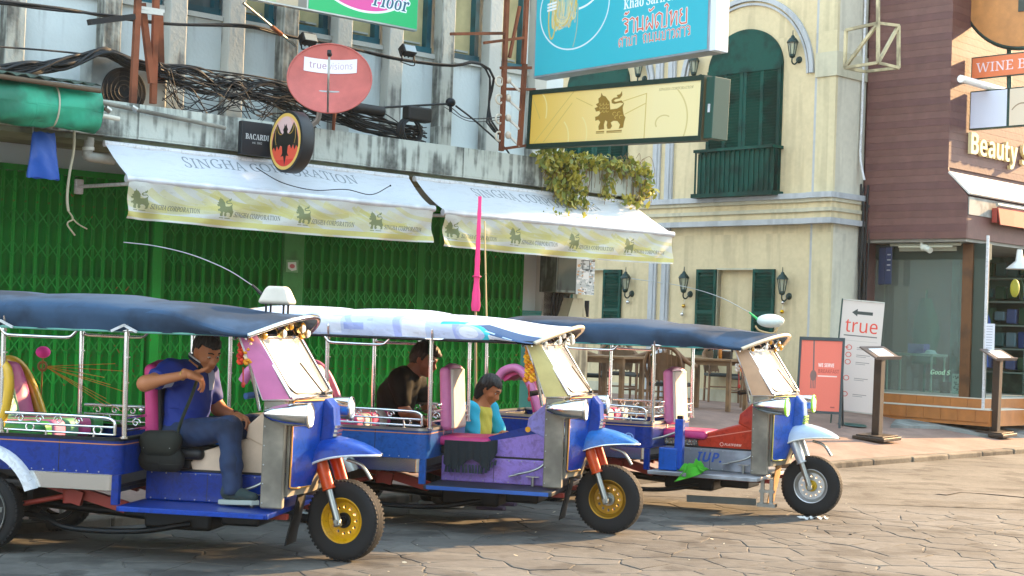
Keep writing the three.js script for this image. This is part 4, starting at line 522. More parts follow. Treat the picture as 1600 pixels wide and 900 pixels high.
{
  const step = mat(0xb87438, 0.5, 0, { tex: grainT }), nosing = mat(0xc9c4b4, 0.5);
  const s1 = Mf.at(1450, 650, 0.0)[1], s2 = Mf.at(1450, 634, 0.0)[1], uR = Mf.at(1546, 640, 0)[0], uR2 = Mf.at(1533, 622, -0.3)[0];
  const tiles = (y0, y1, z, ur, d) => { part(shopG, 'step_core', b6(-0.6, ur - 0.006, min(y0, 0.3), y1 - 0.012, z - d, z - 0.016), step); for (let u = -0.6; u < ur - 0.1; u += 0.3) part(shopG, 'step_tile', r6(u + 0.002, min(ur, u + 0.297), y0, y1 - 0.014, z - 0.015, z, 0.003), step); part(shopG, 'step_nosing', b6(-0.6, ur, y1 - 0.013, y1, z - d, z + 0.008), nosing); };
  tiles(0.36, s2, 0, uR, 1.2); tiles(s2 + 0.001, fl0, -0.3, uR2, 2.6);
  const H = yBot - 0.06, uP = Mf.at(1503, 500, -0.4)[0], uP2 = Mf.at(1519, 500, -0.4)[0], dark = mat(0x33443c, 0.6), wood = mat(0x6a4420, 0.5, 0, { tex: dirtT }), al = mat(0x9aa49a, 0.4, 0.6);
  part(shopG, 'shop_glass', b6(-0.3, uP, fl0, H - 0.25, -0.42, -0.41), mat(0xd4e6de, 0.03, 0, { transmission: 0.9, thickness: 0 }));
  part(shopG, 'timber_post', r6(uP, uP2, fl0, H, -0.46, -0.36, 0.006), wood); part(shopG, 'dark_jamb', b6(uP2 + 0.002, uP2 + 0.22, fl0, H, -0.5, -0.4), dark); part(shopG, 'sill_bar', b6(-0.3, uP, fl0 + 0.002, fl0 + 0.04, -0.44, -0.39), al);
  part(shopG, 'header', b6(-0.4, uP2 + 0.2, H - 0.25, H, -0.6, -0.4), dark);
  part(shopG, 'back_wall', [b6(-0.4, 1.6, fl0 - 0.2, H, -4.2, -4.0), b6(-0.5, -0.4, fl0 - 0.2, H, -4.0, -0.45)], mat(0x5d8a7c, 0.7, 0, { tex: dirtT })); part(shopG, 'shop_floor', b6(-0.4, 1.7, fl0 - 0.1, fl0 - 0.01, -4.0, -0.45), mat(0x5c6a60, 0.4));
  const shelfM = mat(0x8da79c, 0.6), cl = [0x2c4a8a, 0x3a6a6a, 0x93b4c0, 0x233048, 0x6f8f9c, 0xb8c4b8, 0x24553c, 0x54689a].map((c) => mat(c, 0.8));
  for (let k = 0; k < 5; k++) part(shopG, 'shelf', b6(0.0, 1.5, fl0 + 0.35 + k * 0.42, fl0 + 0.375 + k * 0.42, -3.99, -3.6), shelfM);
  for (let k = 0; k < 5; k++) for (let i = 0; i < 6; i++) part(shopG, 'cloth_bolt', rb(0.19, rr(0.16, 0.34), 0.22, 0.03, 0.12 + i * 0.23, fl0 + 0.38 + k * 0.42 + 0.15, -3.78, 0, 0, rr(-0.05, 0.05)), cl[floor(rnd() * 8)]);
  for (const [x, z, c] of [[0.35, -1.5, 6], [0.85, -2.2, 4], [1.25, -1.6, 0]]) part(shopG, 'garment_rack', [rod([x, fl0, z], [x, fl0 + 1.75, z], 0.02), sheet(Array.from({ length: 8 }, (_, i) => Array.from({ length: 13 }, (_, j) => { const a = j / 12 * 2 * PI, r = 0.1 + 0.14 * smooth(0, 3, i) - 0.03 * (i > 4), q = 1 + 0.12 * sin(a * 5 + i); return [x + cos(a) * r * q, fl0 + 1.6 - i * 0.16, z + sin(a) * r * 0.6 * q]; })))], cl[c]);
  part(shopG, 'display_table', [b6(0.1, 1.0, fl0 + 0.62, fl0 + 0.66, -1.1, -0.6), ...[[0.14, -0.64], [0.96, -0.64], [0.14, -1.06], [0.96, -1.06]].map(([x, z]) => rod([x, fl0, z], [x, fl0 + 0.62, z], 0.018))], al); part(shopG, 'display_box', rb(0.3, 0.16, 0.2, 0.01, 0.6, fl0 + 0.74, -0.85), mat(0x4a3a9a, 0.6));
  part(shopG, 'display_hat', place(lathe([[0, 0.07], [0.07, 0.06], [0.1, 0.01], [0.17, 0]], 20), 0.85, fl0 + 0.66, -0.8), mat(0xc9cfd4, 0.7)); part(shopG, 'sign_box', rb(0.16, 0.34, 0.1, 0.01, uP - 0.12, fl0 + 0.19, -0.55), printMat(64, 128, (x) => { x.fillStyle = '#aab8b8'; x.fillRect(0, 0, 64, 128); for (let i = 0; i < 26; i++) { x.fillStyle = '#2c3a3c'; x.fillRect(rr(4, 54), rr(10, 120), 8, 7); } }));
  part(shopG, 'plant_pot', place(lathe([[0.08, 0], [0.1, 0.22], [0.09, 0.22], [0, 0.2]], 16), uP - 0.34, fl0, -0.55), mat(0x6a2018, 0.6));
  const word = (t, w, h, c, font) => { const m = new THREE.MeshStandardMaterial({ roughness: 0.5, transparent: true, map: canvasTex(256, 64, (x) => { x.clearRect(0, 0, 256, 64); x.fillStyle = c; x.font = font; x.fillText(t, 4, 46, 248); }) }); m.alphaTest = 0.3; return m; };
  const [wu, wy] = Mf.at(1474, 583, -0.4); part(shopG, 'glass_lettering', place(new THREE.PlaneGeometry(0.5, 0.13), wu, wy, -0.4), word('Good S', 0.5, 0.13, '#a8cfae', 'bold italic 52px serif'));
  part(shopG, 'air_curtain', [b6(0.5, uP - 0.1, H - 0.12, H - 0.05, -0.36, -0.3), rod([0.4, H - 0.02, -0.2], [uB - 0.2, H - 0.02, -0.2], 0.025), rod([0.6, H - 0.06, -0.12], [uB - 0.3, H - 0.06, -0.12], 0.018)], mat(0xb8bba8, 0.5));
  const [cu, cy] = Mf.at(1445, 387, -0.1); part(shopG, 'camera', [ball(0.07, cu, cy, -0.1, 1.2, 0.8, 0.8), rod([cu - 0.06, cy + 0.14, -0.1], [cu - 0.05, cy, -0.1], 0.03), rod([cu, cy, -0.1], [cu + 0.13, cy - 0.05, -0.05], 0.045, 0.05, 12)], mat(0xc8cabc, 0.4));
  const [fu, fy] = Mf.at(1384, 415, -0.1); for (const k of [0, 1]) { const p = part(shopG, 'striped_fan', [rb(0.12, 0.62, 0.03, 0.05, fu - 0.13 + k * 0.17, fy, -0.2 + k * 0.08)], mat(0x16284a, 0.6)); if (k) for (let i = 0; i < 4; i++) part(p, 'stripe', b6(fu + 0.02, fu + 0.085, fy + 0.17 - i * 0.085, fy + 0.19 - i * 0.085, -0.1, -0.1), M.white); }
  // second bay further along, with a white post
  const uW = Mf.at(1540, 500, -0.1)[0]; part(shopG, 'white_post', rod([uW, 0.4, -0.1], [uW, H + 0.1, -0.1], 0.024, 0.024, 12), M.white); part(shopG, 'notice', place(new THREE.PlaneGeometry(0.16, 0.42), uW + 0.1, Mf.at(1550, 527, -0.1)[1], -0.06), printMat(64, 160, (x) => { x.fillStyle = '#d9dde6'; x.fillRect(0, 0, 64, 160); x.fillStyle = '#9aa0ac'; for (let i = 0; i < 9; i++) x.fillRect(8, 14 + i * 16, 40, 4); }));
  part(shopG, 'second_glass', b6(1.64, 2.6, 0.6, H - 0.2, -2.5, -2.49), mat(0xd4e6de, 0.03, 0, { transmission: 0.9, thickness: 0 })); part(shopG, 'rough_stone_panel', rb(0.5, 0.8, 0.05, 0.01, uW - 0.02, 0.97, -2.3), mat(0x777f78, 0.9, 0, { tex: moldT2, bump: [bumpT, 0.01] })); part(shopG, 'second_step', b6(1.7, 2.6, 0.36, 0.56, -3.4, -1.4), step);
  part(shopG, 'second_back_wall', b6(1.62, 2.7, 0.4, H, -3.7, -3.5), mat(0x4a6a60, 0.7)); for (let k = 0; k < 9; k++) part(shopG, 'hanging_leaf', place(ext([[0, 0], [0.07, 0.1], [0.05, 0.3], [0, 0.42], [-0.06, 0.3], [-0.06, 0.1]], 0.01, 0.003), 1.7 + k * 0.09, 1.3 + rr(0, 1.1), -2.3 + rr(-0.1, 0.1), rr(-0.5, 0.5), rr(-0.6, 0.6), rr(-0.6, 0.6)), mat(0x3c5a3a, 0.7));
  part(shopG, 'hanging_pot', ball(0.12, uW + 0.22, Mf.at(1550, 450, -0.6)[1], -0.6, 0.6, 1.2, 0.6), mat(0x9a9a2a, 0.6)); part(shopG, 'dome_lamp', [place(lathe([[0.04, 0.3], [0.06, 0.12], [0.2, 0.0], [0.19, -0.01]], 20), uW + 0.38, Mf.at(1595, 420, -0.4)[1], -0.4)], mat(0xc4c8c4, 0.35, 0.3));
}
const ra = Mf.thing('shop_awning', 'folded red shop awning with a white front bar under the maroon building', 'awning', 0, 0, 0);
{ const a = Mf.at(1542, 322, -0.9), z1 = -8; const y = a[1], u = uB + 0.12; part(ra, 'canvas', [sheet([[[u, y - 0.03, -0.75], [u, y - 0.03, z1]], [[u + 0.05, y - 0.32, -0.75], [u + 0.05, y - 0.32, z1]]], 0.02), b6(uB + 0.03, u, y - 0.28, y - 0.05, z1, -0.76)], mat(0xb04438, 0.7, 0, { tex: dirtT })); part(ra, 'front_bar', rod([u + 0.01, y, -0.74], [u + 0.01, y, z1], 0.03, 0.03, 10), mat(0xa8a8a0, 0.4, 0.4)); part(ra, 'tube_light', rod([u - 0.3, y - 0.5, -0.85], [u - 0.3, y - 0.5, -2.4], 0.02), mat(0xd8dcd8, 0.4)); }
// apron of grey slabs before the shop
struct('shop_apron', (() => { const pt = [[1392, 651], [1470, 668], [1540, 682], [1620, 696], [1640, 640], [1400, 646]].map(([a, b]) => pave(a, b)); const s = ext(pt.map((p) => [p[0], -p[2]]), 0.05); s.rotateX(-PI / 2); const p = s.attributes.position; for (let i = 0; i < p.count; i++) p.setY(i, paveH(p.getX(i), p.getZ(i)) + (p.getY(i) > 0.02 ? 0.03 : -0.05)); s.computeVertexNormals(); return s; })(), mat(0x8d9490, 0.6, 0, { tex: dirtT }));

// signs on the maroon building
const hexSign = (name, label, frame, pl, w, cat, fn) => { const c = pl.map(([a, b]) => frame.at(a, b, w)); const u0 = min(...c.map((p) => p[0])), u1 = max(...c.map((p) => p[0])), y0 = min(...c.map((p) => p[1])), y1 = max(...c.map((p) => p[1])); const g = frame.thing(name, label, cat, (u0 + u1) / 2, y0, w); fn(g, u1 - u0, y1 - y0); return g; };
const B = new Frame(...(() => { const p = Mf.P(uT + 0.15, 0, -0.9); return [p[0], p[2]]; })(), -47);  // a bracket plane that hangs out over the street
const ironG = mat(0x2c4f48, 0.5, 0.4, { tex: dirtT });
hexSign('wine_bar_sign', 'orange board lettered WINE BAR hanging below the round sign', B, [[1518, 90], [1518, 125], [1640, 110]], 0.3, 'sign', (g, w, h) => { part(g, 'panel', r6(-w / 2, w / 2, 0, h, -0.03, 0, 0.004), ironG); part(g, 'face', place(new THREE.PlaneGeometry(w - 0.04, h - 0.04), 0, h / 2, 0.003), printMat(512, 140, (x, W, H2) => { x.fillStyle = '#e07a4c'; x.fillRect(0, 0, W, H2); x.fillStyle = '#e9d4da'; x.font = '92px serif'; x.fillText('WINE BAR', 26, 102, W - 40); })); });
hexSign('white_lightbox', 'white and cream light box hanging under the wine bar board', B, [[1516, 143], [1516, 203], [1680, 170]], 0.3, 'sign', (g, w, h) => { part(g, 'panel', r6(-w / 2, w / 2, 0, h, -0.12, 0, 0.004), ironG); part(g, 'face', place(new THREE.PlaneGeometry(w * 0.355, h - 0.04), -w * 0.313, h / 2, 0.003), mat(0xd6dcec, 0.4)); part(g, 'cream_face', place(new THREE.PlaneGeometry(w * 0.6, h - 0.04), w * 0.19, h / 2, 0.003), printMat(256, 128, (x, W, H2) => { x.fillStyle = '#ddcdb4'; x.fillRect(0, 0, W, H2); x.strokeStyle = '#9a7f62'; x.lineWidth = 4; x.beginPath(); x.moveTo(10, 74); x.quadraticCurveTo(40, 40, 80, 60); x.stroke(); })); });
{ // round sign on a braced arm
  const c = B.at(1605, -40, 0.3), e = B.at(1500, -10, 0.3), r = hypot(c[0] - e[0], c[1] - e[1]);
  const g = B.thing('round_sign', 'large round orange sign with a green rim on a braced steel arm', 'sign', c[0], c[1], 0.3);
  part(g, 'disc', place(lathe([[0, 0.02], [r - 0.05, 0.02], [r - 0.05, -0.06], [0, -0.06]], 56).rotateX(PI / 2), 0, 0, 0), mat(0xcf8f52, 0.5, 0, { tex: grainT })); part(g, 'rim', place(new THREE.TorusGeometry(r - 0.03, 0.04, 8, 64), 0, 0, -0.02), ironG);
  part(g, 'letter', r6(B.at(1593, 0, 0.3)[0] - c[0], B.at(1640, 0, 0.3)[0] - c[0], B.at(1600, 18, 0.3)[1] - c[1], B.at(1600, -40, 0.3)[1] - c[1], 0.0205, 0.04, 0.004), mat(0x2a3a34, 0.5));
  const L = (px, py) => { const q = B.at(px, py, 0.2); return [q[0] - c[0], q[1] - c[1], -0.1]; };
  part(g, 'arm', [rod(L(1385, 29), L(1515, 16), 0.045, 0.045, 10), rod(L(1405, 20), L(1440, -20), 0.03), rod(L(1460, -14), L(1490, 18), 0.03)], ironG); part(g, 'drop_bar', [rod(L(1577, 60), L(1577, 145), 0.04, 0.04, 10)], ironG);
}
{ // raised lettering on the sunlit face
  const g = Mf.thing('shop_lettering', 'raised cream letters reading Beauty on the sunlit maroon cladding', 'lettering', uT, 0, 0);
  const q = new Frame(...(() => { const p = Mf.P(uT, 0, 0); return [p[0], p[2]]; })(), 43);
  const z0 = q.at(1512, 225)[0], z1 = q.at(1612, 250)[0], yA = q.at(1515, 240)[1], yB2 = q.at(1515, 206)[1];
  const { FontLoader } = await import('three/addons/loaders/FontLoader.js'), { TextGeometry } = await import('three/addons/geometries/TextGeometry.js');
  const font = await new FontLoader().loadAsync('fonts/droid/droid_sans_bold.typeface.json'); let x = 0; const S0 = (yB2 - yA) * 1.0, list = [];
  for (const ch of 'Beauty S') { if (ch === ' ') { x += S0 * 0.35; continue; } const t = new TextGeometry(ch, { font, size: S0, depth: 0.06, curveSegments: 5 }); t.computeBoundingBox(); list.push([t, x]); x += t.boundingBox.max.x + S0 * 0.06; }
  const sc = (z1 - z0) / x; for (const [t, xx] of list) part(g, 'letter', t.scale(sc, 1, 1).translate((xx) * sc + z0, yA, 0.0).rotateY(90 * RAD).translate(0.006, 0, 0), mat(0xe0d2a0, 0.5));
}
{ const g = Mf.thing('fluorescent_batten', 'white fluorescent tube on an arm against the sunlit cladding', 'lamp', uT, 0, 0); const q = new Frame(...(() => { const p = Mf.P(uT + 0.3, 0, 0); return [p[0], p[2]]; })(), 43), a = q.at(1500, 123), b = q.at(1580, 140); part(g, 'tube', rod([0.3, a[1], -a[0]], [0.3, a[1] + 0.0, -b[0] - 0.4], 0.06, 0.06, 14), mat(0xe6e6e2, 0.4)); part(g, 'arm', rod([0.0, a[1] + 0.02, -a[0] - 0.5], [0.3, a[1], -a[0] - 0.5], 0.012), M.steel); }
{ // welded cream cage bracket on the pier
  const g = Y.thing('cage_bracket', 'cream welded steel cage bracket fixed to the corner pier', 'bracket', 0.15, 0, 0.1), w = 0.25; const c = mat(0xcfc39a, 0.6, 0, { tex: dirtT });
  const q = [[1318, 46], [1372, 38], [1405, 40], [1318, 107], [1352, 112], [1405, 107]];
  const P0 = (px, py, ww) => { const k = Y.at(px, py, ww); return [k[0] - 0.15, k[1], ww - 0.1]; };
  const A = P0(1322, 47, 0.7), Bq = P0(1372, 36, 0.7), C = P0(1404, 40, 0.2), D = P0(1320, 106, 0.7), E2 = P0(1372, 98, 0.7), F2 = P0(1404, 106, 0.2), H2 = P0(1352, 112, 0.2);
  for (const [a, b] of [[A, Bq], [Bq, C], [D, E2], [E2, F2], [A, D], [Bq, E2], [C, F2], [D, H2], [H2, F2], [D, Bq], [E2, C], [Bq, P0(1372, -30, 0.7)]]) part(g, 'strut', bar(a, b, 0.045, 0.045), c);
}
{ const g = thing('cable_drop', 'black bundle of cables running down beside the cream pier', 'cables', Y.P(0.14, 0, -0.72), Y.turn); for (let i = 0; i < 9; i++) { const a = rr(-0.05, 0.07), b = rr(0.0, 0.12); part(g, 'cable', tube([[b, 4.2 - rr(0, 0.4), a], [b + rr(-0.03, 0.03), 3.7, a + rr(-0.04, 0.04)], [b + rr(-0.03, 0.03), 3.0, a], [b, 2.3, a + rr(-0.03, 0.03)], [b, 0.4, a]], rr(0.012, 0.026), 30, 6), M.wire); } part(g, 'white_conduit', tube([[0.02, 9, 0.08], [0.02, 5.4, 0.08], [0.03, 4.6, 0.1], [0.12, 4.2, 0.1]], 0.022, 30, 8), M.white); }

// ---------- things on the pavement ----------
const wood2 = mat(0x3a2a1c, 0.55, 0, { tex: dirtT }), stackT = [];
function menuStand(px, py, h, label) {
  const p = pave(px, py), g = thing('menu_stand', label, 'menu stand', p, K.turn, 'menu stands along the kerb'); g.rotation.x = 0.045;
  part(g, 'base', [rb(0.5, 0.05, 0.5, 0.012, 0, 0.03, 0), rb(0.42, 0.02, 0.42, 0.006, 0, 0.064, 0)], wood2); part(g, 'post', rb(0.115, h, 0.115, 0.01, 0, h / 2 + 0.07, 0), wood2);
  const t = new THREE.Group(); t.name = 'lectern_top'; t.position.set(0, h + 0.1, 0); t.rotation.order = 'YXZ'; t.rotation.set(0.42, -0.2, 0); g.add(t);
  part(t, 'tray', [rb(0.5, 0.025, 0.36, 0.006, 0, 0, 0), b6(-0.25, 0.25, 0.013, 0.035, 0.165, 0.18)], mat(0x6a5d55, 0.45, 0, { tex: grainT })); part(t, 'menu_page', b6(-0.15, 0.16, 0.0135, 0.016, -0.1, 0.12), printMat(128, 96, (x) => { x.fillStyle = '#e8eaea'; x.fillRect(0, 0, 128, 96); x.fillStyle = '#9aa4a4'; for (let i = 0; i < 8; i++) x.fillRect(12, 12 + i * 10, 100 - (i % 3) * 18, 3); }));
}
menuStand(1369, 707, 1.12, 'dark wooden menu stand nearest the tuk-tuks, in front of the white banner'); menuStand(1554, 697, 1.16, 'dark wooden menu stand in front of the shop apron');
{
  const p = pave(1278, 652), sc = 2400 / -p[2], g = thing('pavement_board', 'coral red A-board with a fork picture leaning in a dark frame', 'sign', [p[0], p[1], p[2]], -0.32), h = 142 / sc, w = 0.66, lean = 0.17;
  const b = new THREE.Group(); b.name = 'board'; b.rotation.x = -lean; g.add(b);
  part(b, 'frame', [b6(-w / 2, -w / 2 + 0.035, 0, h, -0.015, 0.015), b6(w / 2 - 0.035, w / 2, 0, h, -0.015, 0.015), b6(-w / 2 + 0.035, w / 2 - 0.035, h - 0.05, h, -0.015, 0.015), b6(-w / 2 + 0.035, w / 2 - 0.035, 0.2, 0.235, -0.015, 0.015)], mat(0x2c3c40, 0.5));
  part(b, 'poster', place(new THREE.PlaneGeometry(w - 0.07, h - 0.285), 0, (h - 0.05 + 0.235) / 2, 0.004), printMat(256, 448, (x, W, H2) => { x.fillStyle = '#e2705c'; x.fillRect(0, 0, W, H2); x.strokeStyle = '#6a5a58'; x.lineWidth = 9; x.beginPath(); x.moveTo(78, 0); x.lineTo(84, 200); x.stroke(); x.fillStyle = '#7a5e58'; x.beginPath(); x.ellipse(84, 224, 20, 34, 0, 0, 7); x.fill(); for (const k of [-14, -5, 5, 14]) x.fillRect(82 + k, 236, 5, 70); x.fillStyle = '#f4dfd8'; x.font = 'bold 34px sans-serif'; x.fillText('WE SERVE', 112, 168, 100); x.fillStyle = '#b04a3e'; x.fillText('BREAKFAST', 112, 206, 132); x.fillStyle = '#f0cfc4'; x.fillRect(112, 222, 120, 8); x.fillStyle = '#9a4a40'; x.fillRect(200, 418, 26, 8); }));
  for (const s of [-1, 1]) part(g, 'rear_leg', bar([s * 0.28, h * 0.98, -h * lean], [s * 0.3, 0, -0.55], 0.03, 0.02), mat(0x2c3c40, 0.5));
}
{
  const p = pave(1332, 650), sc = 2400 / -p[2], h = 196 / sc, w = 64 / sc, g = thing('banner_stand', 'tall pale banner printed with the red word true', 'banner', p, -0.25); g.rotation.z = -0.06;
  part(g, 'foot', [place(lathe([[0.0, 0.03], [0.2, 0.025], [0.22, 0.0]], 24), 0, 0, 0), rod([-w / 2 - 0.01, 0, 0.0], [-w / 2 - 0.01, h, -0.12], 0.012)], mat(0x25443c, 0.5)); part(g, 'top_rail', b6(-w / 2, w / 2, h - 0.02, h, -0.13, -0.11), M.steel); part(g, 'bottom_rail', b6(-w / 2, w / 2, 0.19, 0.21, -0.03, -0.01), M.steel);
  const sheetB = sheet([[[-w / 2, 0.2, -0.01], [w / 2, 0.2, -0.01]], [[-w / 2, h, -0.12], [w / 2, h, -0.12]]]); part(g, 'banner_sheet', sheetB, printMat(256, 768, (x, W, H2) => {
    x.fillStyle = '#cfc6bd'; x.fillRect(0, 0, W, H2); x.fillStyle = '#2f3a38'; x.fillRect(90, 78, 100, 22); x.beginPath(); x.moveTo(62, 88); x.lineTo(96, 62); x.lineTo(96, 114); x.fill();
    x.fillStyle = '#d6402c'; x.font = '128px sans-serif'; x.fillText('true', 26, 224, 206); x.fillStyle = '#6d6a66'; x.fillRect(24, 244, 204, 8); x.fillStyle = '#aaa29a'; x.fillRect(20, 282, 216, 2); x.strokeStyle = '#c9584a'; x.lineWidth = 5;
    for (const y of [330, 380, 430, 540, 650]) { x.beginPath(); x.arc(64, y, 16, 0, 7); x.stroke(); x.fillStyle = '#8a8680'; x.fillRect(112, y - 4, 84, 5); x.fillRect(112, y + 8, 60, 4); } x.fillStyle = '#c9584a'; x.fillRect(40, 326, 20, 8); }));
}
// rattan armchairs and tables of the terrace
const rattan = mat(0x7a5a3c, 0.6, 0, { tex: dirtT }), seatBlk = mat(0x16211f, 0.7), check = printMat(64, 64, (x) => { x.fillStyle = '#cfd3d4'; x.fillRect(0, 0, 64, 64); x.fillStyle = 'rgba(110,122,140,.55)'; for (let i = 0; i < 6; i++) { x.fillRect(i * 11, 0, 4, 64); x.fillRect(0, i * 11, 64, 4); } });
function chair(p, turn, label, cushion) {
  const g = thing('rattan_chair', label, 'chair', p, turn, 'rattan armchairs on the cafe terrace'); g.scale.setScalar(1.1);
  part(g, 'seat', rb(0.48, 0.05, 0.46, 0.02, 0, 0.42, 0), seatBlk);
  for (const [x, z] of [[-0.22, 0.2], [0.22, 0.2], [-0.21, -0.22], [0.21, -0.22]]) part(g, 'leg', rod([x * 1.06, 0, z * 1.08], [x, 0.66 + (z < 0 ? 0.1 : 0), z], 0.018, 0.018), rattan);
  part(g, 'arm_hoop', tube([[-0.26, 0.66, 0.24], [-0.28, 0.68, 0], [-0.24, 0.76, -0.22], [-0.12, 0.88, -0.3], [0, 0.9, -0.32], [0.12, 0.88, -0.3], [0.24, 0.76, -0.22], [0.28, 0.68, 0], [0.26, 0.66, 0.24]], 0.03, 40, 8), rattan);
  part(g, 'back_hoop', tube([[-0.22, 0.45, -0.22], [-0.24, 0.7, -0.28], [-0.16, 0.86, -0.31], [0, 0.9, -0.32], [0.16, 0.86, -0.31], [0.24, 0.7, -0.28], [0.22, 0.45, -0.22]], 0.016, 36, 7), rattan);
  part(g, 'woven_back', sheet(Array.from({ length: 5 }, (_, i) => Array.from({ length: 9 }, (_, j) => { const a = -1.1 + j * 0.275, t = i / 4; return [sin(a) * (0.24 + 0.03 * t), 0.47 + 0.36 * t - 0.07 * t * abs(a), -0.02 - cos(a) * (0.22 + 0.06 * t)]; })), 0.012), mat(0x86684a, 0.8, 0, { tex: dirtT, bump: [clothB, 0.006] })); for (let i = -3; i <= 3; i++) part(g, 'back_cane', rod([i * 0.055, 0.45, -0.235], [i * 0.06, 0.87 - abs(i) * 0.012, -0.31], 0.009), rattan);
  part(g, 'stretcher', [rod([-0.23, 0.2, 0.2], [-0.22, 0.2, -0.22], 0.011), rod([0.23, 0.2, 0.2], [0.22, 0.2, -0.22], 0.011), rod([-0.22, 0.24, 0.2], [0.22, 0.24, 0.2], 0.011)], rattan);
  if (cushion) part(g, 'back_cushion', rb(0.42, 0.38, 0.09, 0.04, 0, 0.66, -0.2, -0.18), check);
}
const tp = (px, py) => pave(px, py);
chair(tp(921, 634), 1.2, 'rattan armchair with checked cushion at the end of the terrace, beside the utility pillar', true); chair(tp(965, 628), 0.1, 'rattan chair with dark seat pushed behind the first terrace table'); chair(tp(1003, 632), -1.2, 'rattan armchair with checked cushion between the two terrace tables', true); chair(tp(1045, 648), 2.7, 'large round-backed rattan armchair with its back to the street'); chair(tp(1126, 628), 0.05, 'rattan chair with dark seat behind the table with bottles'); chair(tp(1168, 636), -1.3, 'rattan armchair with a pale cushion at the far end of the table with bottles', true);
function table(p, turn, w, label) { const g = thing('cafe_table', label, 'table', p, turn, 'wooden tables on the cafe terrace'), m = mat(0x8a6a48, 0.55, 0, { tex: dirtT }); part(g, 'top', rb(w, 0.035, 0.7, 0.008, 0, 0.765, 0), m); part(g, 'apron', [b6(-w / 2 + 0.06, w / 2 - 0.06, 0.68, 0.747, 0.28, 0.3), b6(-w / 2 + 0.06, w / 2 - 0.06, 0.68, 0.747, -0.3, -0.28)], m); for (const [x, z] of [[-1, 1], [1, 1], [-1, -1], [1, -1]]) part(g, 'leg', rb(0.065, 0.75, 0.065, 0.008, x * (w / 2 - 0.06), 0.375, z * 0.29), m); return g; }
table(tp(956, 640), -0.6, 0.75, 'small wooden table by the checked-cushion chair at the terrace end'); const tb2 = table(tp(1112, 640), -0.6, 0.95, 'wooden terrace table carrying sauce bottles');
{ const base = tb2.position.clone(); const mk = (dx, dz, h, r, c, l) => { const g = thing('sauce_bottle', l, 'bottle', [base.x + dx, base.y + 0.783, base.z + dz], 0); part(g, 'glass_body', lathe([[0, 0], [r, 0], [r, h * 0.6], [r * 0.4, h * 0.78], [r * 0.4, h * 0.92], [0, h * 0.92]], 14), mat(c, 0.25)); part(g, 'cap', lathe([[r * 0.46, h * 0.92], [r * 0.46, h], [0, h]], 12), mat(0x1c2a24, 0.5)); }; mk(0.02, 0.05, 0.24, 0.035, 0x16302c, 'dark green sauce bottle on the terrace table'); mk(0.1, 0.02, 0.2, 0.03, 0xb06a20, 'amber sauce bottle on the terrace table'); const g = thing('menu_holder', 'small dark wooden holder beside the sauce bottles', 'holder', [base.x + 0.2, base.y + 0.783, base.z], -0.6); part(g, 'box', r6(-0.08, 0.08, 0, 0.12, -0.05, 0.05, 0.005), wood2); part(g, 'divider', b6(-0.07, 0.07, 0.12, 0.13, -0.003, 0.003), M.white); }
// ---------- signs, cables and fittings above the shophouse ledge ----------
const sp = (g, px, py, w) => { const [u, y] = S.at(px, py, w); const q = S.P(u, y, w), l = V(...q).sub(g.position).applyAxisAngle(V(0, 1, 0), -g.rotation.y); return [l.x, l.y, l.z]; };
const sThing = (name, label, cat, px, py, w, group) => { const [u, y] = S.at(px, py, w); return S.thing(name, label, cat, u, y, w, group); };
{ // long sign with the pink oval
  const a = S.at(340, 0, 1.15), b = S.at(652, 49, 1.15), y0 = b[1], W = b[0] - a[0], g = S.thing('dance_floor_sign', 'green sign with a pink oval reading Floor, hung over the satellite dish', 'sign', (a[0] + b[0]) / 2, y0, 1.15);
  part(g, 'panel', r6(-W / 2, W / 2, 0, 0.9, -0.06, 0, 0.006), M.steel);
  const m = S.at(480, 20, 1.15)[0] - (a[0] + b[0]) / 2;
  part(g, 'face', place(new THREE.PlaneGeometry(W / 2 - m - 0.02, 0.86), (W / 2 + m) / 2, 0.45, 0.003), printMat(1024, 760, (x, w, h) => { x.fillStyle = '#22b46a'; x.fillRect(0, 0, w, h); x.fillStyle = '#eef2ee'; x.beginPath(); x.ellipse(500, 330, 500, 372, 0, 0, 7); x.fill(); x.fillStyle = '#e0529c'; x.beginPath(); x.ellipse(500, 330, 482, 352, 0, 0, 7); x.fill(); x.font = 'bold italic 170px serif'; x.lineWidth = 22; x.strokeStyle = '#e6eef0'; x.strokeText('Floor', 580, 622, 350); x.fillStyle = '#2a5c72'; x.fillText('Floor', 580, 622, 350); x.strokeText('ng', 340, 540, 170); x.fillText('ng', 340, 540, 170); }));
  part(g, 'photo_face', place(new THREE.PlaneGeometry(W / 2 + m - 0.02, 0.86), (-W / 2 + m) / 2, 0.45, 0.003), printMat(256, 256, (x, w, h) => { x.fillStyle = '#9fb08a'; x.fillRect(0, 0, w, h); for (let i = 0; i < 60; i++) { x.fillStyle = ['#7d7a70', '#a8b89a', '#8d8a7c', '#b7a98c'][i % 4]; x.fillRect(rr(0, w), rr(0, h), rr(10, 60), rr(10, 60)); } }));
}
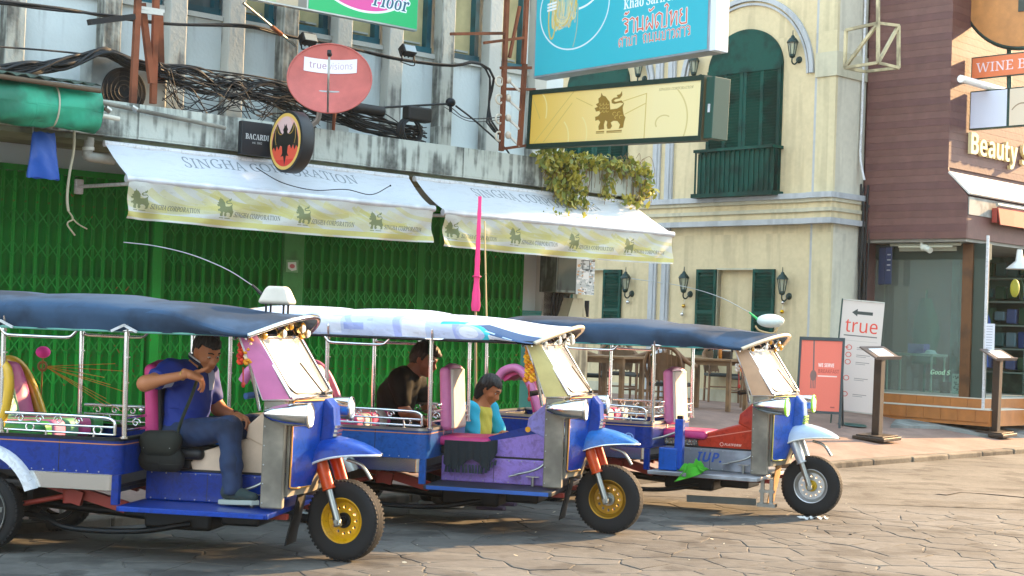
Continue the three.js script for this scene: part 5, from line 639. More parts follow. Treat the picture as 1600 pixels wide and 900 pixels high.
{ // red dish
  const [u, y] = S.at(515, 122, 1.25), g = S.thing('satellite_dish', 'faded red satellite dish with a white lettered label, on a bent pole above the ledge', 'dish', u, 3.47, 0.95), cy = y - 3.47, cz = 0.3;
  const d = new THREE.Group(); d.name = 'reflector'; d.position.set(0, cy, cz); d.rotation.order = 'YXZ'; d.rotation.set(-0.36, -0.62, 0); g.add(d);
  const R = 0.41; part(d, 'bowl', mg([lathe(Array.from({ length: 12 }, (_, i) => [R * i / 11, 0.1 * (i / 11) ** 2 - 0.1]), 56).rotateX(PI / 2), place(new THREE.TorusGeometry(R, 0.009, 6, 56), 0, 0, 0)]).scale(1, 0.94, 1), mat(0xcc6a60, 0.6, 0, { tex: grainT }));
  const lab = []; for (let i = 0; i <= 4; i++) lab.push(Array.from({ length: 13 }, (_, j) => { const x = -0.26 + j * 0.52 / 12, yy = 0.1 + i * 0.035; return [x, yy, 0.1 * (x * x + yy * yy) / (R * R) - 0.094]; }));
  part(d, 'label', sheet(lab), printMat(512, 140, (x, w, h) => { x.fillStyle = '#e4dfe2'; x.fillRect(0, 0, w, h); x.fillStyle = '#a2788c'; x.font = '92px sans-serif'; x.fillText('true', 50, 96, 180); x.fillStyle = '#b9a2ae'; x.fillText('visions', 232, 96, 240); }));
  part(d, 'feed_arm', [tube([[0, -0.38, 0.0], [0.0, -0.2, 0.24], [0.0, 0.06, 0.36]], 0.011, 16, 7)], M.steel); part(d, 'feed_horn', [rod([0, 0.05, 0.38], [0, 0.09, 0.3], 0.022, 0.026, 12), rb(0.04, 0.05, 0.06, 0.01, 0, 0.05, 0.39)], M.black);
  part(d, 'back_bracket', [rb(0.14, 0.2, 0.06, 0.01, 0, -0.04, -0.13), rod([-0.1, -0.1, -0.1], [0.1, -0.1, -0.1], 0.014)], M.steel);
  part(g, 'mast', [tube([[-0.14, -0.02, 0.1], [-0.05, 0.02, 0.12], [0, 0.12, 0.14], [0.0, cy - 0.05, cz - 0.17]], 0.026, 24, 10)], mat(0xb8b4ac, 0.5, 0.3, { tex: dirtT })); part(g, 'strut', rod([0.24, 0, 0.04], [0.22, 0.42, 0.1], 0.018), M.rust);
}
// round bat sign and its dark companion, set square to the wall
const Bt = new Frame(...(() => { const u = S.at(446, 221, 1.42)[0], p = S.P(u, 0, 1.42); return [p[0], p[2]]; })(), 40.5 - 90);
{
  const cy = S.at(446, 221, 1.42)[1], g = Bt.thing('bat_sign', 'oval drum sign with a black bat on red and yellow', 'sign', 0, cy, 0), R = 0.265;
  part(g, 'drum', place(lathe([[0, 0.001], [R + 0.02, 0.001], [R + 0.03, -0.01], [R + 0.03, -0.13], [R + 0.01, -0.15], [0, -0.15]], 56).rotateX(PI / 2), 0, 0, 0), mat(0x1d2428, 0.45, 0.1, { tex: grainT }));
  part(g, 'face', place(new THREE.CircleGeometry(R + 0.004, 48), 0, 0, 0.004), printMat(512, 512, (x, w, h) => {
    x.fillStyle = '#d8b45c'; x.fillRect(0, 0, w, h); const gr = [['#d9a9a0', 70], ['#e08a74', 170], ['#d8563e', 300], ['#cf3a2c', 420]]; x.save(); x.beginPath(); x.arc(256, 256, 226, 0, 7); x.clip(); gr.forEach(([c, y], i) => { x.fillStyle = c; x.fillRect(0, i ? y : 0, w, h); }); x.fillStyle = '#d6b6b2'; x.beginPath(); x.arc(250, 150, 120, 0, 7); x.fill(); x.fillStyle = '#161a14';
    x.beginPath(); const hb = [[256, 118], [238, 96], [232, 128], [214, 150], [226, 172], [210, 190], [180, 170], [120, 90], [70, 150], [40, 240], [34, 330], [70, 300], [96, 340], [120, 290], [150, 330], [176, 290], [206, 300], [214, 360], [190, 392], [232, 386], [256, 478], [280, 386], [322, 392], [298, 360], [306, 300], [336, 290], [362, 330], [392, 290], [416, 340], [442, 300], [478, 330], [472, 240], [442, 150], [392, 90], [332, 170], [302, 190], [286, 172], [298, 150], [280, 128], [274, 96]]; hb.forEach((p, i) => (i ? x.lineTo(p[0], p[1]) : x.moveTo(p[0], p[1]))); x.fill(); x.restore();
    x.strokeStyle = '#c8a24a'; x.lineWidth = 7; for (const s of [-1, 1]) { x.beginPath(); x.moveTo(256 + s * 60, 190); x.quadraticCurveTo(256 + s * 130, 190, 256 + s * 136, 110); x.stroke(); x.beginPath(); x.moveTo(256 + s * 150, 280); x.quadraticCurveTo(256 + s * 190, 200, 256 + s * 150, 120); x.stroke(); }
  }, 0.35)); part(g, 'bracket', rod([-0.2, 0, -0.08], [-0.85, 0.06, -0.08], 0.02), M.darkMetal);
  const n0 = S.at(402, 217, 1.08), q = S.thing('name_sign', 'small black square sign lettered BACARDI beside the bat drum', 'sign', n0[0], n0[1], 1.08); part(q, 'box', r6(-0.17, 0.17, -0.16, 0.16, -0.07, -0.003, 0.006), mat(0x1a2126, 0.45)); part(q, 'face', place(new THREE.PlaneGeometry(0.31, 0.29), 0, 0, 0), printMat(256, 240, (x) => { x.fillStyle = '#151c22'; x.fillRect(0, 0, 256, 240); x.fillStyle = '#c4c9c8'; x.font = 'bold 60px serif'; x.fillText('BACARDI', 20, 128, 216); x.font = '26px serif'; x.fillText('est. 1862', 84, 162, 90); }));
}
// ---------- two projecting signs on the rusty sign mast ----------
const uMast = S.at(826, 200, 1.1)[0] - 0.0, Gs = new Frame(...(() => { const p = S.P(uMast, 0, 1.1); return [p[0], p[2]]; })(), 40.5 - 90);
// strokes of the Thai letters on a unit grid (x right, y down)
const TH = { 'ร': [[[1, 1], [3, 0.2], [6, 1.4], [6, 3], [3, 3.6], [6, 5], [6, 9], [4, 9.6], [4.4, 8.2], [6, 8.6]]], 'า': [[[1, 1.6], [3, 0.6], [5, 1.6], [5, 10]]], 'น': [[[2.4, 1], [1, 1.8], [2, 2.8], [2.4, 1], [2.4, 10], [3.4, 8.6], [7, 8.8], [8, 10], [8, 8.6], [7, 9]], [[7.4, 1], [7.4, 9]]], 'ผ': [[[2, 2], [3, 3.4], [1.4, 3.4], [1.4, 10], [4.4, 6], [7.4, 10], [7.4, 1]]], 'ด': [[[3, 6.4], [4.2, 7.6], [2.4, 10], [1.2, 6], [1.6, 2], [4.5, 0.6], [7.4, 2], [7.4, 10]]], 'ไ': [[[1, -3], [2.6, -4], [4, -2.6], [3, -1], [3, 10]]], 'ท': [[[2.4, 1], [1, 1.8], [2, 2.8], [2.4, 1], [2.4, 10], [6, 2], [7.6, 2], [7.6, 10]]], 'ย': [[[3, 1], [1.4, 1.6], [2, 3.8], [3.4, 4.4], [1.4, 5.6], [1.4, 9], [3, 10], [7.4, 10], [7.4, 1]]], 'ส': [[[3, 6.2], [4, 7.4], [2.4, 10], [1.2, 6], [2, 2.4], [4.6, 1.4], [7, 3], [7, 10]], [[5, 3], [8.4, 0]]], 'ข': [[[2.6, 1.6], [1.2, 2.4], [3.4, 3.4], [3, 5], [2.4, 10], [7, 10], [7, 1]]], 'ถ': [[[4, 8.6], [2.6, 8.8], [3.2, 10], [2.4, 6], [1.4, 5.2], [2.4, 4], [1.6, 2], [4.5, 0.6], [7.4, 2], [7.4, 10]]], 'ว': [[[1, 1.8], [3, 0.8], [5.4, 2], [5.4, 9], [4, 10], [4, 8.6], [5.4, 8.6]]], '้': [[[-4.2, -2.4], [-3.2, -3.4], [-2.6, -2.2], [-0.4, -3.6]]], 'ั': [[[-5, -2.6], [-4.2, -1.6], [-2.4, -2.2], [-0.6, -3.4]]] };
const thW = { 'ร': 7, 'า': 6, 'น': 9.4, 'ผ': 8.8, 'ด': 8.8, 'ไ': 4.6, 'ท': 9, 'ย': 8.8, 'ส': 8.8, 'ข': 8.4, 'ถ': 8.8, 'ว': 6.8, '้': 0, 'ั': 0, ' ': 8 };
function thai(x, text, x0, y0, size, wd) { const total = [...text].reduce((a, c) => a + (thW[c] || 0), 0), s = size / 10, kx = wd / total; let cx = 0; x.lineJoin = x.lineCap = 'round'; for (const c of text) { for (const st of TH[c] || []) { x.beginPath(); st.forEach(([a, b], i) => { const X = x0 + (cx + a) * kx, Yy = y0 - size + b * s; i ? x.lineTo(X, Yy) : x.moveTo(X, Yy); }); x.stroke(); } cx += thW[c] || 0; } }
{
  const bl = Gs.at(834, 114), br = Gs.at(1106, 86), w = br[0] - bl[0], y0 = (bl[1] + br[1]) / 2, h = 1.5, g = Gs.thing('noodle_sign', 'teal light box sign with noodles in a ring and Thai lettering', 'sign', bl[0] + w / 2, y0, 0); g.rotation.z = 0.004;
  const kx = 1350 / (1106 - 834), ppx = (px) => (px - 834) * kx, hpx = 1350 * h / w, sc = Gs.at(970, 60)[1] - Gs.at(970, 80)[1], ky = hpx / h * sc / 20, ppy = (px, py) => hpx - (114 - (px - 834) * 0.103 - py) * ky;
  part(g, 'casing', [r6(-w / 2 - 0.012, w / 2 + 0.012, -0.012, h, -0.2, -0.001, 0.01)], mat(0xaab4ba, 0.45, 0.3, { tex: grainT })); part(g, 'end_panel', r6(w / 2 + 0.0125, w / 2 + 0.09, -0.01, h, -0.19, -0.002, 0.006), mat(0xdfe6ee, 0.4));
  part(g, 'face', place(new THREE.PlaneGeometry(w - 0.03, h), 0, h / 2 + 0.012, 0.002), printMat(1350, Math.round(hpx), (x, W, H) => {
    x.fillStyle = '#33b4c4'; x.fillRect(0, 0, W, H); x.strokeStyle = '#d4e6ec'; x.lineWidth = 9; x.save(); x.translate(ppx(899), ppy(899, 6)); x.beginPath(); x.ellipse(0, 0, 58 * kx, 67 * ky, 0, 0, 7); x.stroke(); x.restore();
    for (let i = 0; i < 46; i++) { x.strokeStyle = ['#d8cf9a', '#b9c4b0', '#c9c49c', '#d6b85a', '#a9b8b0'][i % 5]; x.lineWidth = rr(4, 9); const a = ppx(858 + rr(0, 46)), b = ppx(862 + rr(0, 42)), t = ppy(880, rr(-40, 0)), bt = ppy(880, rr(30, 55)); x.beginPath(); x.moveTo(a, t); x.bezierCurveTo(a + rr(-16, 16), bt, b + rr(-30, 6), bt + 20, b, ppy(880, rr(-10, 20))); x.stroke(); }
    x.strokeStyle = '#c9b868'; x.lineWidth = 12; x.beginPath(); x.ellipse(ppx(862), ppy(862, 20), 30, 120, 0, 0, 7); x.stroke(); x.strokeStyle = '#a9b49c'; x.lineWidth = 7; x.beginPath(); x.moveTo(ppx(905), ppy(905, 0)); x.quadraticCurveTo(ppx(908), ppy(905, 40), ppx(899), ppy(900, 70)); x.stroke();
    x.strokeStyle = '#e6eef0'; x.lineWidth = 12; for (const k of [0, 1, 2]) { x.beginPath(); x.moveTo(ppx(853), ppy(853, -2 + k * 5)); x.lineTo(ppx(869), ppy(869, -5 + k * 5)); x.stroke(); }
    x.beginPath(); x.moveTo(ppx(907), ppy(907, 9)); x.quadraticCurveTo(ppx(922), ppy(922, 6), ppx(934), ppy(934, -6)); x.stroke();
    x.fillStyle = '#eef4f4'; x.font = 'bold 74px serif'; x.fillText('Khao Sarn Road', ppx(980), ppy(980, 17), ppx(1078) - ppx(980));
    x.strokeStyle = '#e2ebe8'; x.lineWidth = 16; thai(x, 'ร้านผัดไทย', ppx(978), ppy(978, 55), 24 * ky, ppx(1078) - ppx(978)); x.strokeStyle = '#d9664e'; x.lineWidth = 8; thai(x, 'ร้านผัดไทย', ppx(978), ppy(978, 55), 24 * ky, ppx(1078) - ppx(978));
    x.strokeStyle = '#d8dcd8'; x.lineWidth = 10; thai(x, 'สาขา ถนนข้าวสาร', ppx(973), ppy(973, 75), 15 * ky, ppx(1082) - ppx(973)); x.strokeStyle = '#cf6650'; x.lineWidth = 5; thai(x, 'สาขา ถนนข้าวสาร', ppx(973), ppy(973, 75), 15 * ky, ppx(1082) - ppx(973));
  }, 0.35));
}
{
  const bl = Gs.at(826, 228), br = Gs.at(1094, 215), tl = Gs.at(829, 146), tr = Gs.at(1096, 122), w = br[0] - bl[0], h = (tl[1] - bl[1] + tr[1] - br[1]) / 2, tilt = Math.atan2(br[1] - bl[1], w), g = Gs.thing('lion_sign', 'yellow light box sign with a brown lion emblem in a dark green frame', 'sign', bl[0], bl[1], 0); g.rotation.order = 'YXZ'; g.rotation.z = tilt;
  part(g, 'casing', r6(0, w, 0, h, -0.22, -0.002, 0.008), mat(0x123228, 0.5, 0.2)); part(g, 'frame', [b6(-0.02, w, -0.03, 0.02, -0.1, 0.012), b6(-0.02, w, h - 0.02, h + 0.03, -0.1, 0.012), b6(-0.03, 0.012, -0.03, h + 0.03, -0.1, 0.0125), b6(w - 0.02, w + 0.02, -0.03, h + 0.03, -0.1, 0.0125)], mat(0x123228, 0.5, 0.2));
  part(g, 'end_panel', r6(w + 0.03, w + 0.14, -0.01, h + 0.01, -0.24, -0.01, 0.006), mat(0x15463a, 0.5)); part(g, 'end_label', b6(w + 0.07, w + 0.1, h * 0.42, h * 0.56, -0.009, -0.007), M.white);
  part(g, 'face', place(new THREE.PlaneGeometry(w - 0.03, h - 0.04), w / 2, h / 2, 0.002), printMat(1340, 440, (x, W, H) => {
    const gr = x.createLinearGradient(0, 0, W, 0); gr.addColorStop(0, '#e0b850'); gr.addColorStop(0.35, '#e8cc80'); gr.addColorStop(0.75, '#ecdca4'); x.fillStyle = gr; x.fillRect(0, 0, W, H);
    x.lineWidth = 6; x.strokeStyle = '#c9ae5c'; for (const p of [[[0, 20], [80, 220]], [[40, 430], [330, 40], [360, 0]], [[120, 430], [350, 100]], [[380, 60], [520, 140]], [[760, 120], [940, 70], [940, 440]], [[780, 230], [940, 150]]]) { x.beginPath(); p.forEach(([a, b], i) => (i ? x.lineTo(a, b) : x.moveTo(a, b))); x.stroke(); }
    x.strokeStyle = '#e8d690'; x.lineWidth = 10; for (const [a, b] of [[90, 0], [290, 260], [440, 230]]) { x.beginPath(); x.moveTo(a, b); x.quadraticCurveTo(a + 60, b + 80, a + 40, b + 220); x.stroke(); } x.strokeStyle = '#d2bf80'; x.beginPath(); x.arc(1080, 320, 60, 2.6, 5.4); x.stroke(); x.beginPath(); x.moveTo(1170, 60); x.quadraticCurveTo(1290, 220, 1230, 440); x.stroke();
    x.fillStyle = '#8e702c'; lionPath(x, 652, 204, 2.2); x.strokeStyle = '#d0b262'; x.lineWidth = 4; for (let i = 0; i < 9; i++) { x.beginPath(); x.arc(590 + (i % 3) * 26, 130 + floor(i / 3) * 30, 11, 0.5, 4); x.stroke(); } for (let i = 0; i < 4; i++) { x.beginPath(); x.arc(700 + i * 18, 220 + (i % 2) * 30, 14, 2, 5.5); x.stroke(); } x.fillStyle = '#8e702c'; x.fillRect(560, 360, 66, 10); x.fillRect(645, 360, 120, 10); x.fillRect(560, 374, 66, 6); x.fillRect(645, 374, 120, 6);
    x.font = 'italic 30px serif'; x.fillStyle = '#8a7c4e'; x.fillText('SINGHA CORPORATION', 1030, 58, 250);
  }, 0.35));
}
{ // rusty mast with insulators
  const g = sThing('sign_mast', 'rusty angle-iron mast with insulators carrying the projecting signs', 'mast', 788, 236, 0.97), p = (a, b, w = 0.97) => sp(g, a, b, w);
  for (const [a, b, w] of [[[793, -20], [783, 236], 0.97], [[820, 100], [812, 228], 1.1], [[824, -20], [818, 100], 0.8]]) part(g, 'upright', bar(p(...a, w), p(...b, w), 0.045, 0.045), M.rust);
  for (const [a, b] of [[[704, 53], [792, 52]], [[756, 67], [818, 59]], [[785, 139], [836, 140]], [[782, 233], [832, 226]], [[782, 106], [830, 106]], [[812, 10], [796, 90]]]) part(g, 'crossbar', bar(p(...a), p(...b), 0.03, 0.03), M.rust);
  for (const y of [125, 153, 184, 211]) part(g, 'insulator', [ball(0.035, ...p(794, y), 1, 1.2, 1), place(new THREE.TorusGeometry(0.05, 0.012, 6, 16), ...p(780, y + 2))], mat(0xcfc4b0, 0.4));
  for (const y of [128, 158, 188, 214]) part(g, 'strut', rod(p(797, y), p(812, y + 14, 1.1), 0.014), mat(0xc9bfae, 0.6));
}
{ // older rusty frame at the left
  const g = sThing('rusty_frame', 'tall rusty steel frame standing on the ledge beside the fan unit', 'frame', 210, 168, 0.95), p = (a, b, w = 0.95) => sp(g, a, b, w);
  for (const [a, b, w] of [[[216, -10], [207, 170], 0.95], [[244, -10], [239, 162], 0.8], [[222, 5], [237, 130], 0.85], [[249, 20], [252, 130], 0.6]]) part(g, 'upright', bar(p(...a, w), p(...b, w), 0.055, 0.05), M.rust);
  part(g, 'clamp', [bar(p(212, 11), p(256, 18), 0.03, 0.03), bar(p(212, 17), p(254, 22), 0.03, 0.03)], M.steel); part(g, 'crossbar', bar(p(138, 35), p(210, 26), 0.05, 0.05), M.darkMetal);
}
{ // cooling unit with its fan
  const [u, y] = S.at(196, 142, 0.5), g = S.thing('fan_unit', 'outdoor cooling unit with a round black fan grille behind the rusty frame', 'fan unit', u, 3.25, 0.25), cy = y - 3.25; part(g, 'casing', rb(0.78, 0.62, 0.26, 0.02, 0.06, cy, 0.08), mat(0x9fa8a6, 0.6, 0, { tex: dirtT })); part(g, 'grille', [0.06, 0.1, 0.14, 0.18, 0.22].map((r) => place(new THREE.TorusGeometry(r, 0.005, 5, 32), 0, cy, 0.225)), M.black); part(g, 'fan_recess', place(new THREE.CircleGeometry(0.225, 32), 0, cy, 0.2135), M.black); for (let i = 0; i < 3; i++) part(g, 'fan_blade', bx(0.1, 0.2, 0.006, sin(i * 2.09) * 0.1, cy + cos(i * 2.09) * 0.1, 0.217, 0.1, 0, -i * 2.09), M.darkMetal); for (const x of [-0.25, 0.33]) part(g, 'foot', rb(0.05, 0.1, 0.2, 0.01, x, cy - 0.36, 0.08), M.rust);
}
{ // black splice closure and coil
  const g = sThing('cable_closure', 'black cable splice box with a coil of cable on the ledge', 'splice box', 640, 205, 0.75), p = (a, b, w = 0.75) => sp(g, a, b, w); part(g, 'coil', [0, 1, 2, 3, 4].map((i) => place(new THREE.TorusGeometry(0.15 - i * 0.006, 0.012, 6, 40), p(641, 206)[0], p(641, 206)[1], -0.04 + i * 0.022, rr(-0.1, 0.1), rr(-0.1, 0.1))), M.wire); part(g, 'box', rb(0.32, 0.16, 0.14, 0.03, ...p(652, 179)), M.black); const q = p(572, 168); part(g, 'joint_sleeve', rod(p(548, 167), p(598, 175), 0.055, 0.055, 14), M.black); part(g, 'support_wire', [rod(p(598, 168), p(705, 162), 0.012), rod(p(540, 166), p(600, 168), 0.012)], M.wire); part(g, 'clamp', [ball(0.05, ...p(704, 160), 1.2, 1, 1), rod(p(704, 160), p(704, 175), 0.018)], M.darkMetal);
}
for (const [px, py, l] of [[481, 60, 'black floodlight below the green sign, left of the dish'], [637, 77, 'black floodlight below the end of the green sign, right of the dish']]) { const g = sThing('floodlight', l, 'floodlight', px, py + 12, 0.7, 'floodlights under the green sign'); part(g, 'housing', [rb(0.17, 0.11, 0.09, 0.015, 0, 0.07, 0, -0.5), ...[-0.05, 0, 0.05].map((x) => bx(0.012, 0.1, 0.05, x, 0.06, -0.06, -0.5))], M.black); part(g, 'glass', bx(0.14, 0.08, 0.006, 0, 0.086, 0.046, -0.5), mat(0x9aa6a8, 0.1)); part(g, 'bracket', [rod([-0.09, 0.06, 0], [-0.07, -0.04, 0], 0.008), rod([0.09, 0.06, 0], [0.07, -0.04, 0], 0.008), rod([-0.07, -0.04, 0], [0.07, -0.04, 0], 0.008)], M.darkMetal); part(g, 'cord', tube([[0.1, 0.02, -0.02], [0.16, -0.06, -0.1], [0.2, 0.02, -0.4]], 0.006, 12, 5), M.wire); }
// cable runs
function cableRun(label, path, n, spread, r0, r1, w, cat = 'cables') {
  const g = sThing('cable_bundle', label, cat, path[0][0], path[0][1], w, 'cable runs over the ledge');
  for (let i = 0; i < n; i++) { const pts = path.map(([a, b, k = 1], j) => { const q = sp(g, a, b, w); return [q[0], q[1] + rr(-1, 1) * spread * k, q[2] + rr(-0.08, 0.08)]; }); part(g, 'cable', tube(pts, rr(r0, r1), 50, 5), M.wire); }
}
cableRun('thick black bundle of cables sagging from the left end to the rusty frame', [[-30, 118, 1], [40, 108, 1], [100, 98, 0.8], [160, 80, 0.35], [200, 96, 0.5], [250, 112, 0.7]], 26, 0.075, 0.006, 0.018, 0.62);
cableRun('black bundle of cables running from the rusty frame to behind the dish', [[245, 112, 0.8], [300, 125, 1], [360, 135, 1.1], [420, 145, 1], [500, 168, 1], [580, 190, 1], [660, 212, 1]], 34, 0.12, 0.004, 0.012, 0.66);
cableRun('loose hanging loops of thin cable below the main bundle', [[260, 130, 1], [290, 160, 1], [330, 165, 1], [370, 150, 1], [400, 170, 1], [440, 165, 1], [500, 180, 1]], 18, 0.16, 0.003, 0.006, 0.72);
cableRun('twisted service cable crossing the upper wall from the top left', [[-20, 0], [80, 12], [175, 24], [260, 38], [380, 42], [450, 54], [540, 72], [620, 92], [700, 103], [740, 98], [768, 120], [770, 160], [764, 195], [785, 212]], 3, 0.012, 0.01, 0.016, 0.5);
cableRun('thin straight wire running level across the fins at the left', [[-20, 73], [120, 82], [260, 100], [380, 118], [460, 130]], 1, 0.0, 0.009, 0.01, 0.55);
cableRun('single cable slanting from the clamp down to the ledge', [[708, 166], [740, 190], [780, 230], [800, 245]], 1, 0, 0.01, 0.012, 0.8);
cableRun('thin wires drooping between the fins and the sign mast', [[700, 165], [730, 185], [790, 188]], 2, 0.04, 0.004, 0.006, 0.75);
{ const g = sThing('guy_rod', 'striped steel guy rod slanting across the upper wall', 'rod', 400, 20, 0.8); part(g, 'rod', rod(sp(g, 380, 5, 0.8), sp(g, 462, 72, 0.6), 0.014), M.steel); part(g, 'turnbuckle', rod(sp(g, 425, 42, 0.7), sp(g, 440, 54, 0.66), 0.022), M.rust); }
{ // bamboo poles and conduits lying on the ledge edge
  const g = sThing('loose_pole', 'pale pole lying along the ledge from the tarpaulin', 'pole', 120, 150, 1.05); part(g, 'pole', rod(sp(g, 118, 152, 1.05), sp(g, 352, 200, 1.05), 0.02), mat(0x8d8a7c, 0.7, 0, { tex: dirtT })); part(g, 'binding', rod(sp(g, 205, 167, 1.05), sp(g, 213, 172, 1.05), 0.03), M.steel);
  const q = sThing('bamboo_pole', 'thin brown pole tied under the pale one on the ledge', 'pole', 0, 137, 1.12); part(q, 'pole', rod(sp(q, -10, 136, 1.12), sp(q, 172, 172, 1.12), 0.016), mat(0x6a5a44, 0.8, 0, { tex: dirtT })); part(q, 'tie', rod(sp(q, 165, 168, 1.12), sp(q, 172, 174, 1.12), 0.028), M.steel);
}
{ // green tarpaulin roll
  const a = S.at(-60, 168, 1.25), b = S.at(150, 178, 1.25), g = S.thing('tarpaulin_roll', 'rolled turquoise tarpaulin hanging under a corrugated sheet at the end of the ledge', 'tarpaulin', b[0], b[1], 1.25), L = b[0] - a[0] + 1.2, rows = [];
  for (let i = 0; i <= 30; i++) rows.push(Array.from({ length: 25 }, (_, j) => { const t = j / 24 * 2 * PI, r = 0.158 + 0.022 * abs(sin(t * 2.5 + i * 0.35)) + 0.012 * abs(sin(i * 1.1 + t)) - 0.02 * Math.exp(-(((i % 10) - 5) ** 2) * 1.5); return [-L * i / 30, r * 1.05 * sin(t) + 0.02 - 0.02 * (i / 30), r * cos(t) * 0.8]; }));
  part(g, 'roll', [sheet(rows), place(new THREE.CircleGeometry(0.15, 24), 0.0, 0.02, 0, 0, PI / 2)], mat(0x2aa884, 0.6, 0, { tex: dirtT, bump: [foldB, 0.01] })); for (const k of [5, 15, 25]) part(g, 'tie_rope', place(new THREE.TorusGeometry(0.168, 0.008, 6, 28).scale(0.82, 1.05, 1), -L * k / 30, 0.02, 0, 0, PI / 2), mat(0xb8b4a0, 0.9)); part(g, 'core_pipe', rod([-0.1, 0.0, 0], [0.22, -0.02, 0], 0.02, 0.022, 12), mat(0xc9c4b4, 0.5));
  const cr = []; for (let i = 0; i <= 60; i++) { const x = -L * i / 60 - 0.05; cr.push([[x, 0.36 + 0.014 * sin(i * 1.9), -0.75], [x, 0.26 + 0.014 * sin(i * 1.9), -0.05], [x, 0.22 + 0.014 * sin(i * 1.9), 0.18]]); } part(g, 'corrugated_sheet', sheet(cr, 0.006), mat(0x3a4f42, 0.7, 0, { tex: moldT2 })); part(g, 'edge_batten', rod([-0.05, 0.18, 0.17], [-L, 0.2, 0.17], 0.022), mat(0x5a4a38, 0.8));
}
{ const g = sThing('blue_bag', 'blue plastic bag hanging on a line below the tarpaulin', 'bag', 67, 243, 1.0), rows = []; for (let i = 0; i <= 10; i++) rows.push(Array.from({ length: 17 }, (_, j) => { const t = j / 16 * 2 * PI, w = 0.1 + 0.05 * i / 10; return [w * cos(t) * 1.0 + 0.01 * i / 10, 0.2 - 0.4 * i / 10 + 0.008 * sin(t * 4), 0.05 * sin(t) * (0.4 + 0.6 * sin(PI * i / 10)) + 0.014 * sin(t * 5 + i * 0.8) * abs(sin(i * 1.3 + t * 2))]; })); part(g, 'film', sheet(rows), mat(0x1c5fc4, 0.45, 0, { transmission: 0.25, thickness: 0 })); part(g, 'handle', tube([[-0.1, 0.19, 0], [-0.12, 0.3, 0], [-0.3, 0.26, 0], [-0.7, 0.28, 0]], 0.006, 20, 5), mat(0x9aa8a4, 0.6)); }
{ const g = sThing('rope', 'frayed pale rope dangling in front of the gate', 'rope', 113, 225, 1.0); part(g, 'strand', tube([[116, 205], [115, 235], [108, 275], [105, 310], [107, 330]].map(([a, b]) => sp(g, a, b, 1.0)), 0.012, 30, 6), mat(0xa8a48c, 0.9)); part(g, 'frayed_end', [tube([[107, 330], [114, 342], [105, 350], [117, 368]].map(([a, b]) => sp(g, a, b, 1.0)), 0.008, 16, 5), tube([[112, 340], [122, 350], [136, 358]].map(([a, b]) => sp(g, a, b, 1.0)), 0.007, 14, 5)], mat(0x9a9a7c, 0.9)); }
{ const g = sThing('drain_pipe', 'white plastic pipe elbow under the ledge beside the awning', 'pipe', 137, 240, 0.9); part(g, 'elbow', tube([[140, 215], [138, 232], [136, 243], [145, 246], [178, 250]].map(([a, b]) => sp(g, a, b, 0.9)), 0.045, 30, 12), mat(0xb8b8ac, 0.5, 0, { tex: dirtT })); part(g, 'collar', rod(sp(g, 138, 230, 0.9), sp(g, 138, 235, 0.9), 0.055, 0.055, 14), mat(0xb8b8ac, 0.5)); }
{ // thin cord lying over the awning
  const g = sThing('loose_wire', 'thin dark wire trailing across the first awning', 'wire', 480, 280, 1.3); part(g, 'cord', tube([[400, 262], [440, 285], [490, 297], [540, 296], [580, 304], [610, 290]].map(([a, b]) => sp(g, a, b, 1.34)), 0.005, 40, 5), M.wire); part(g, 'end_knot', ball(0.01, ...sp(g, 610, 290, 1.34)), M.wire);
}
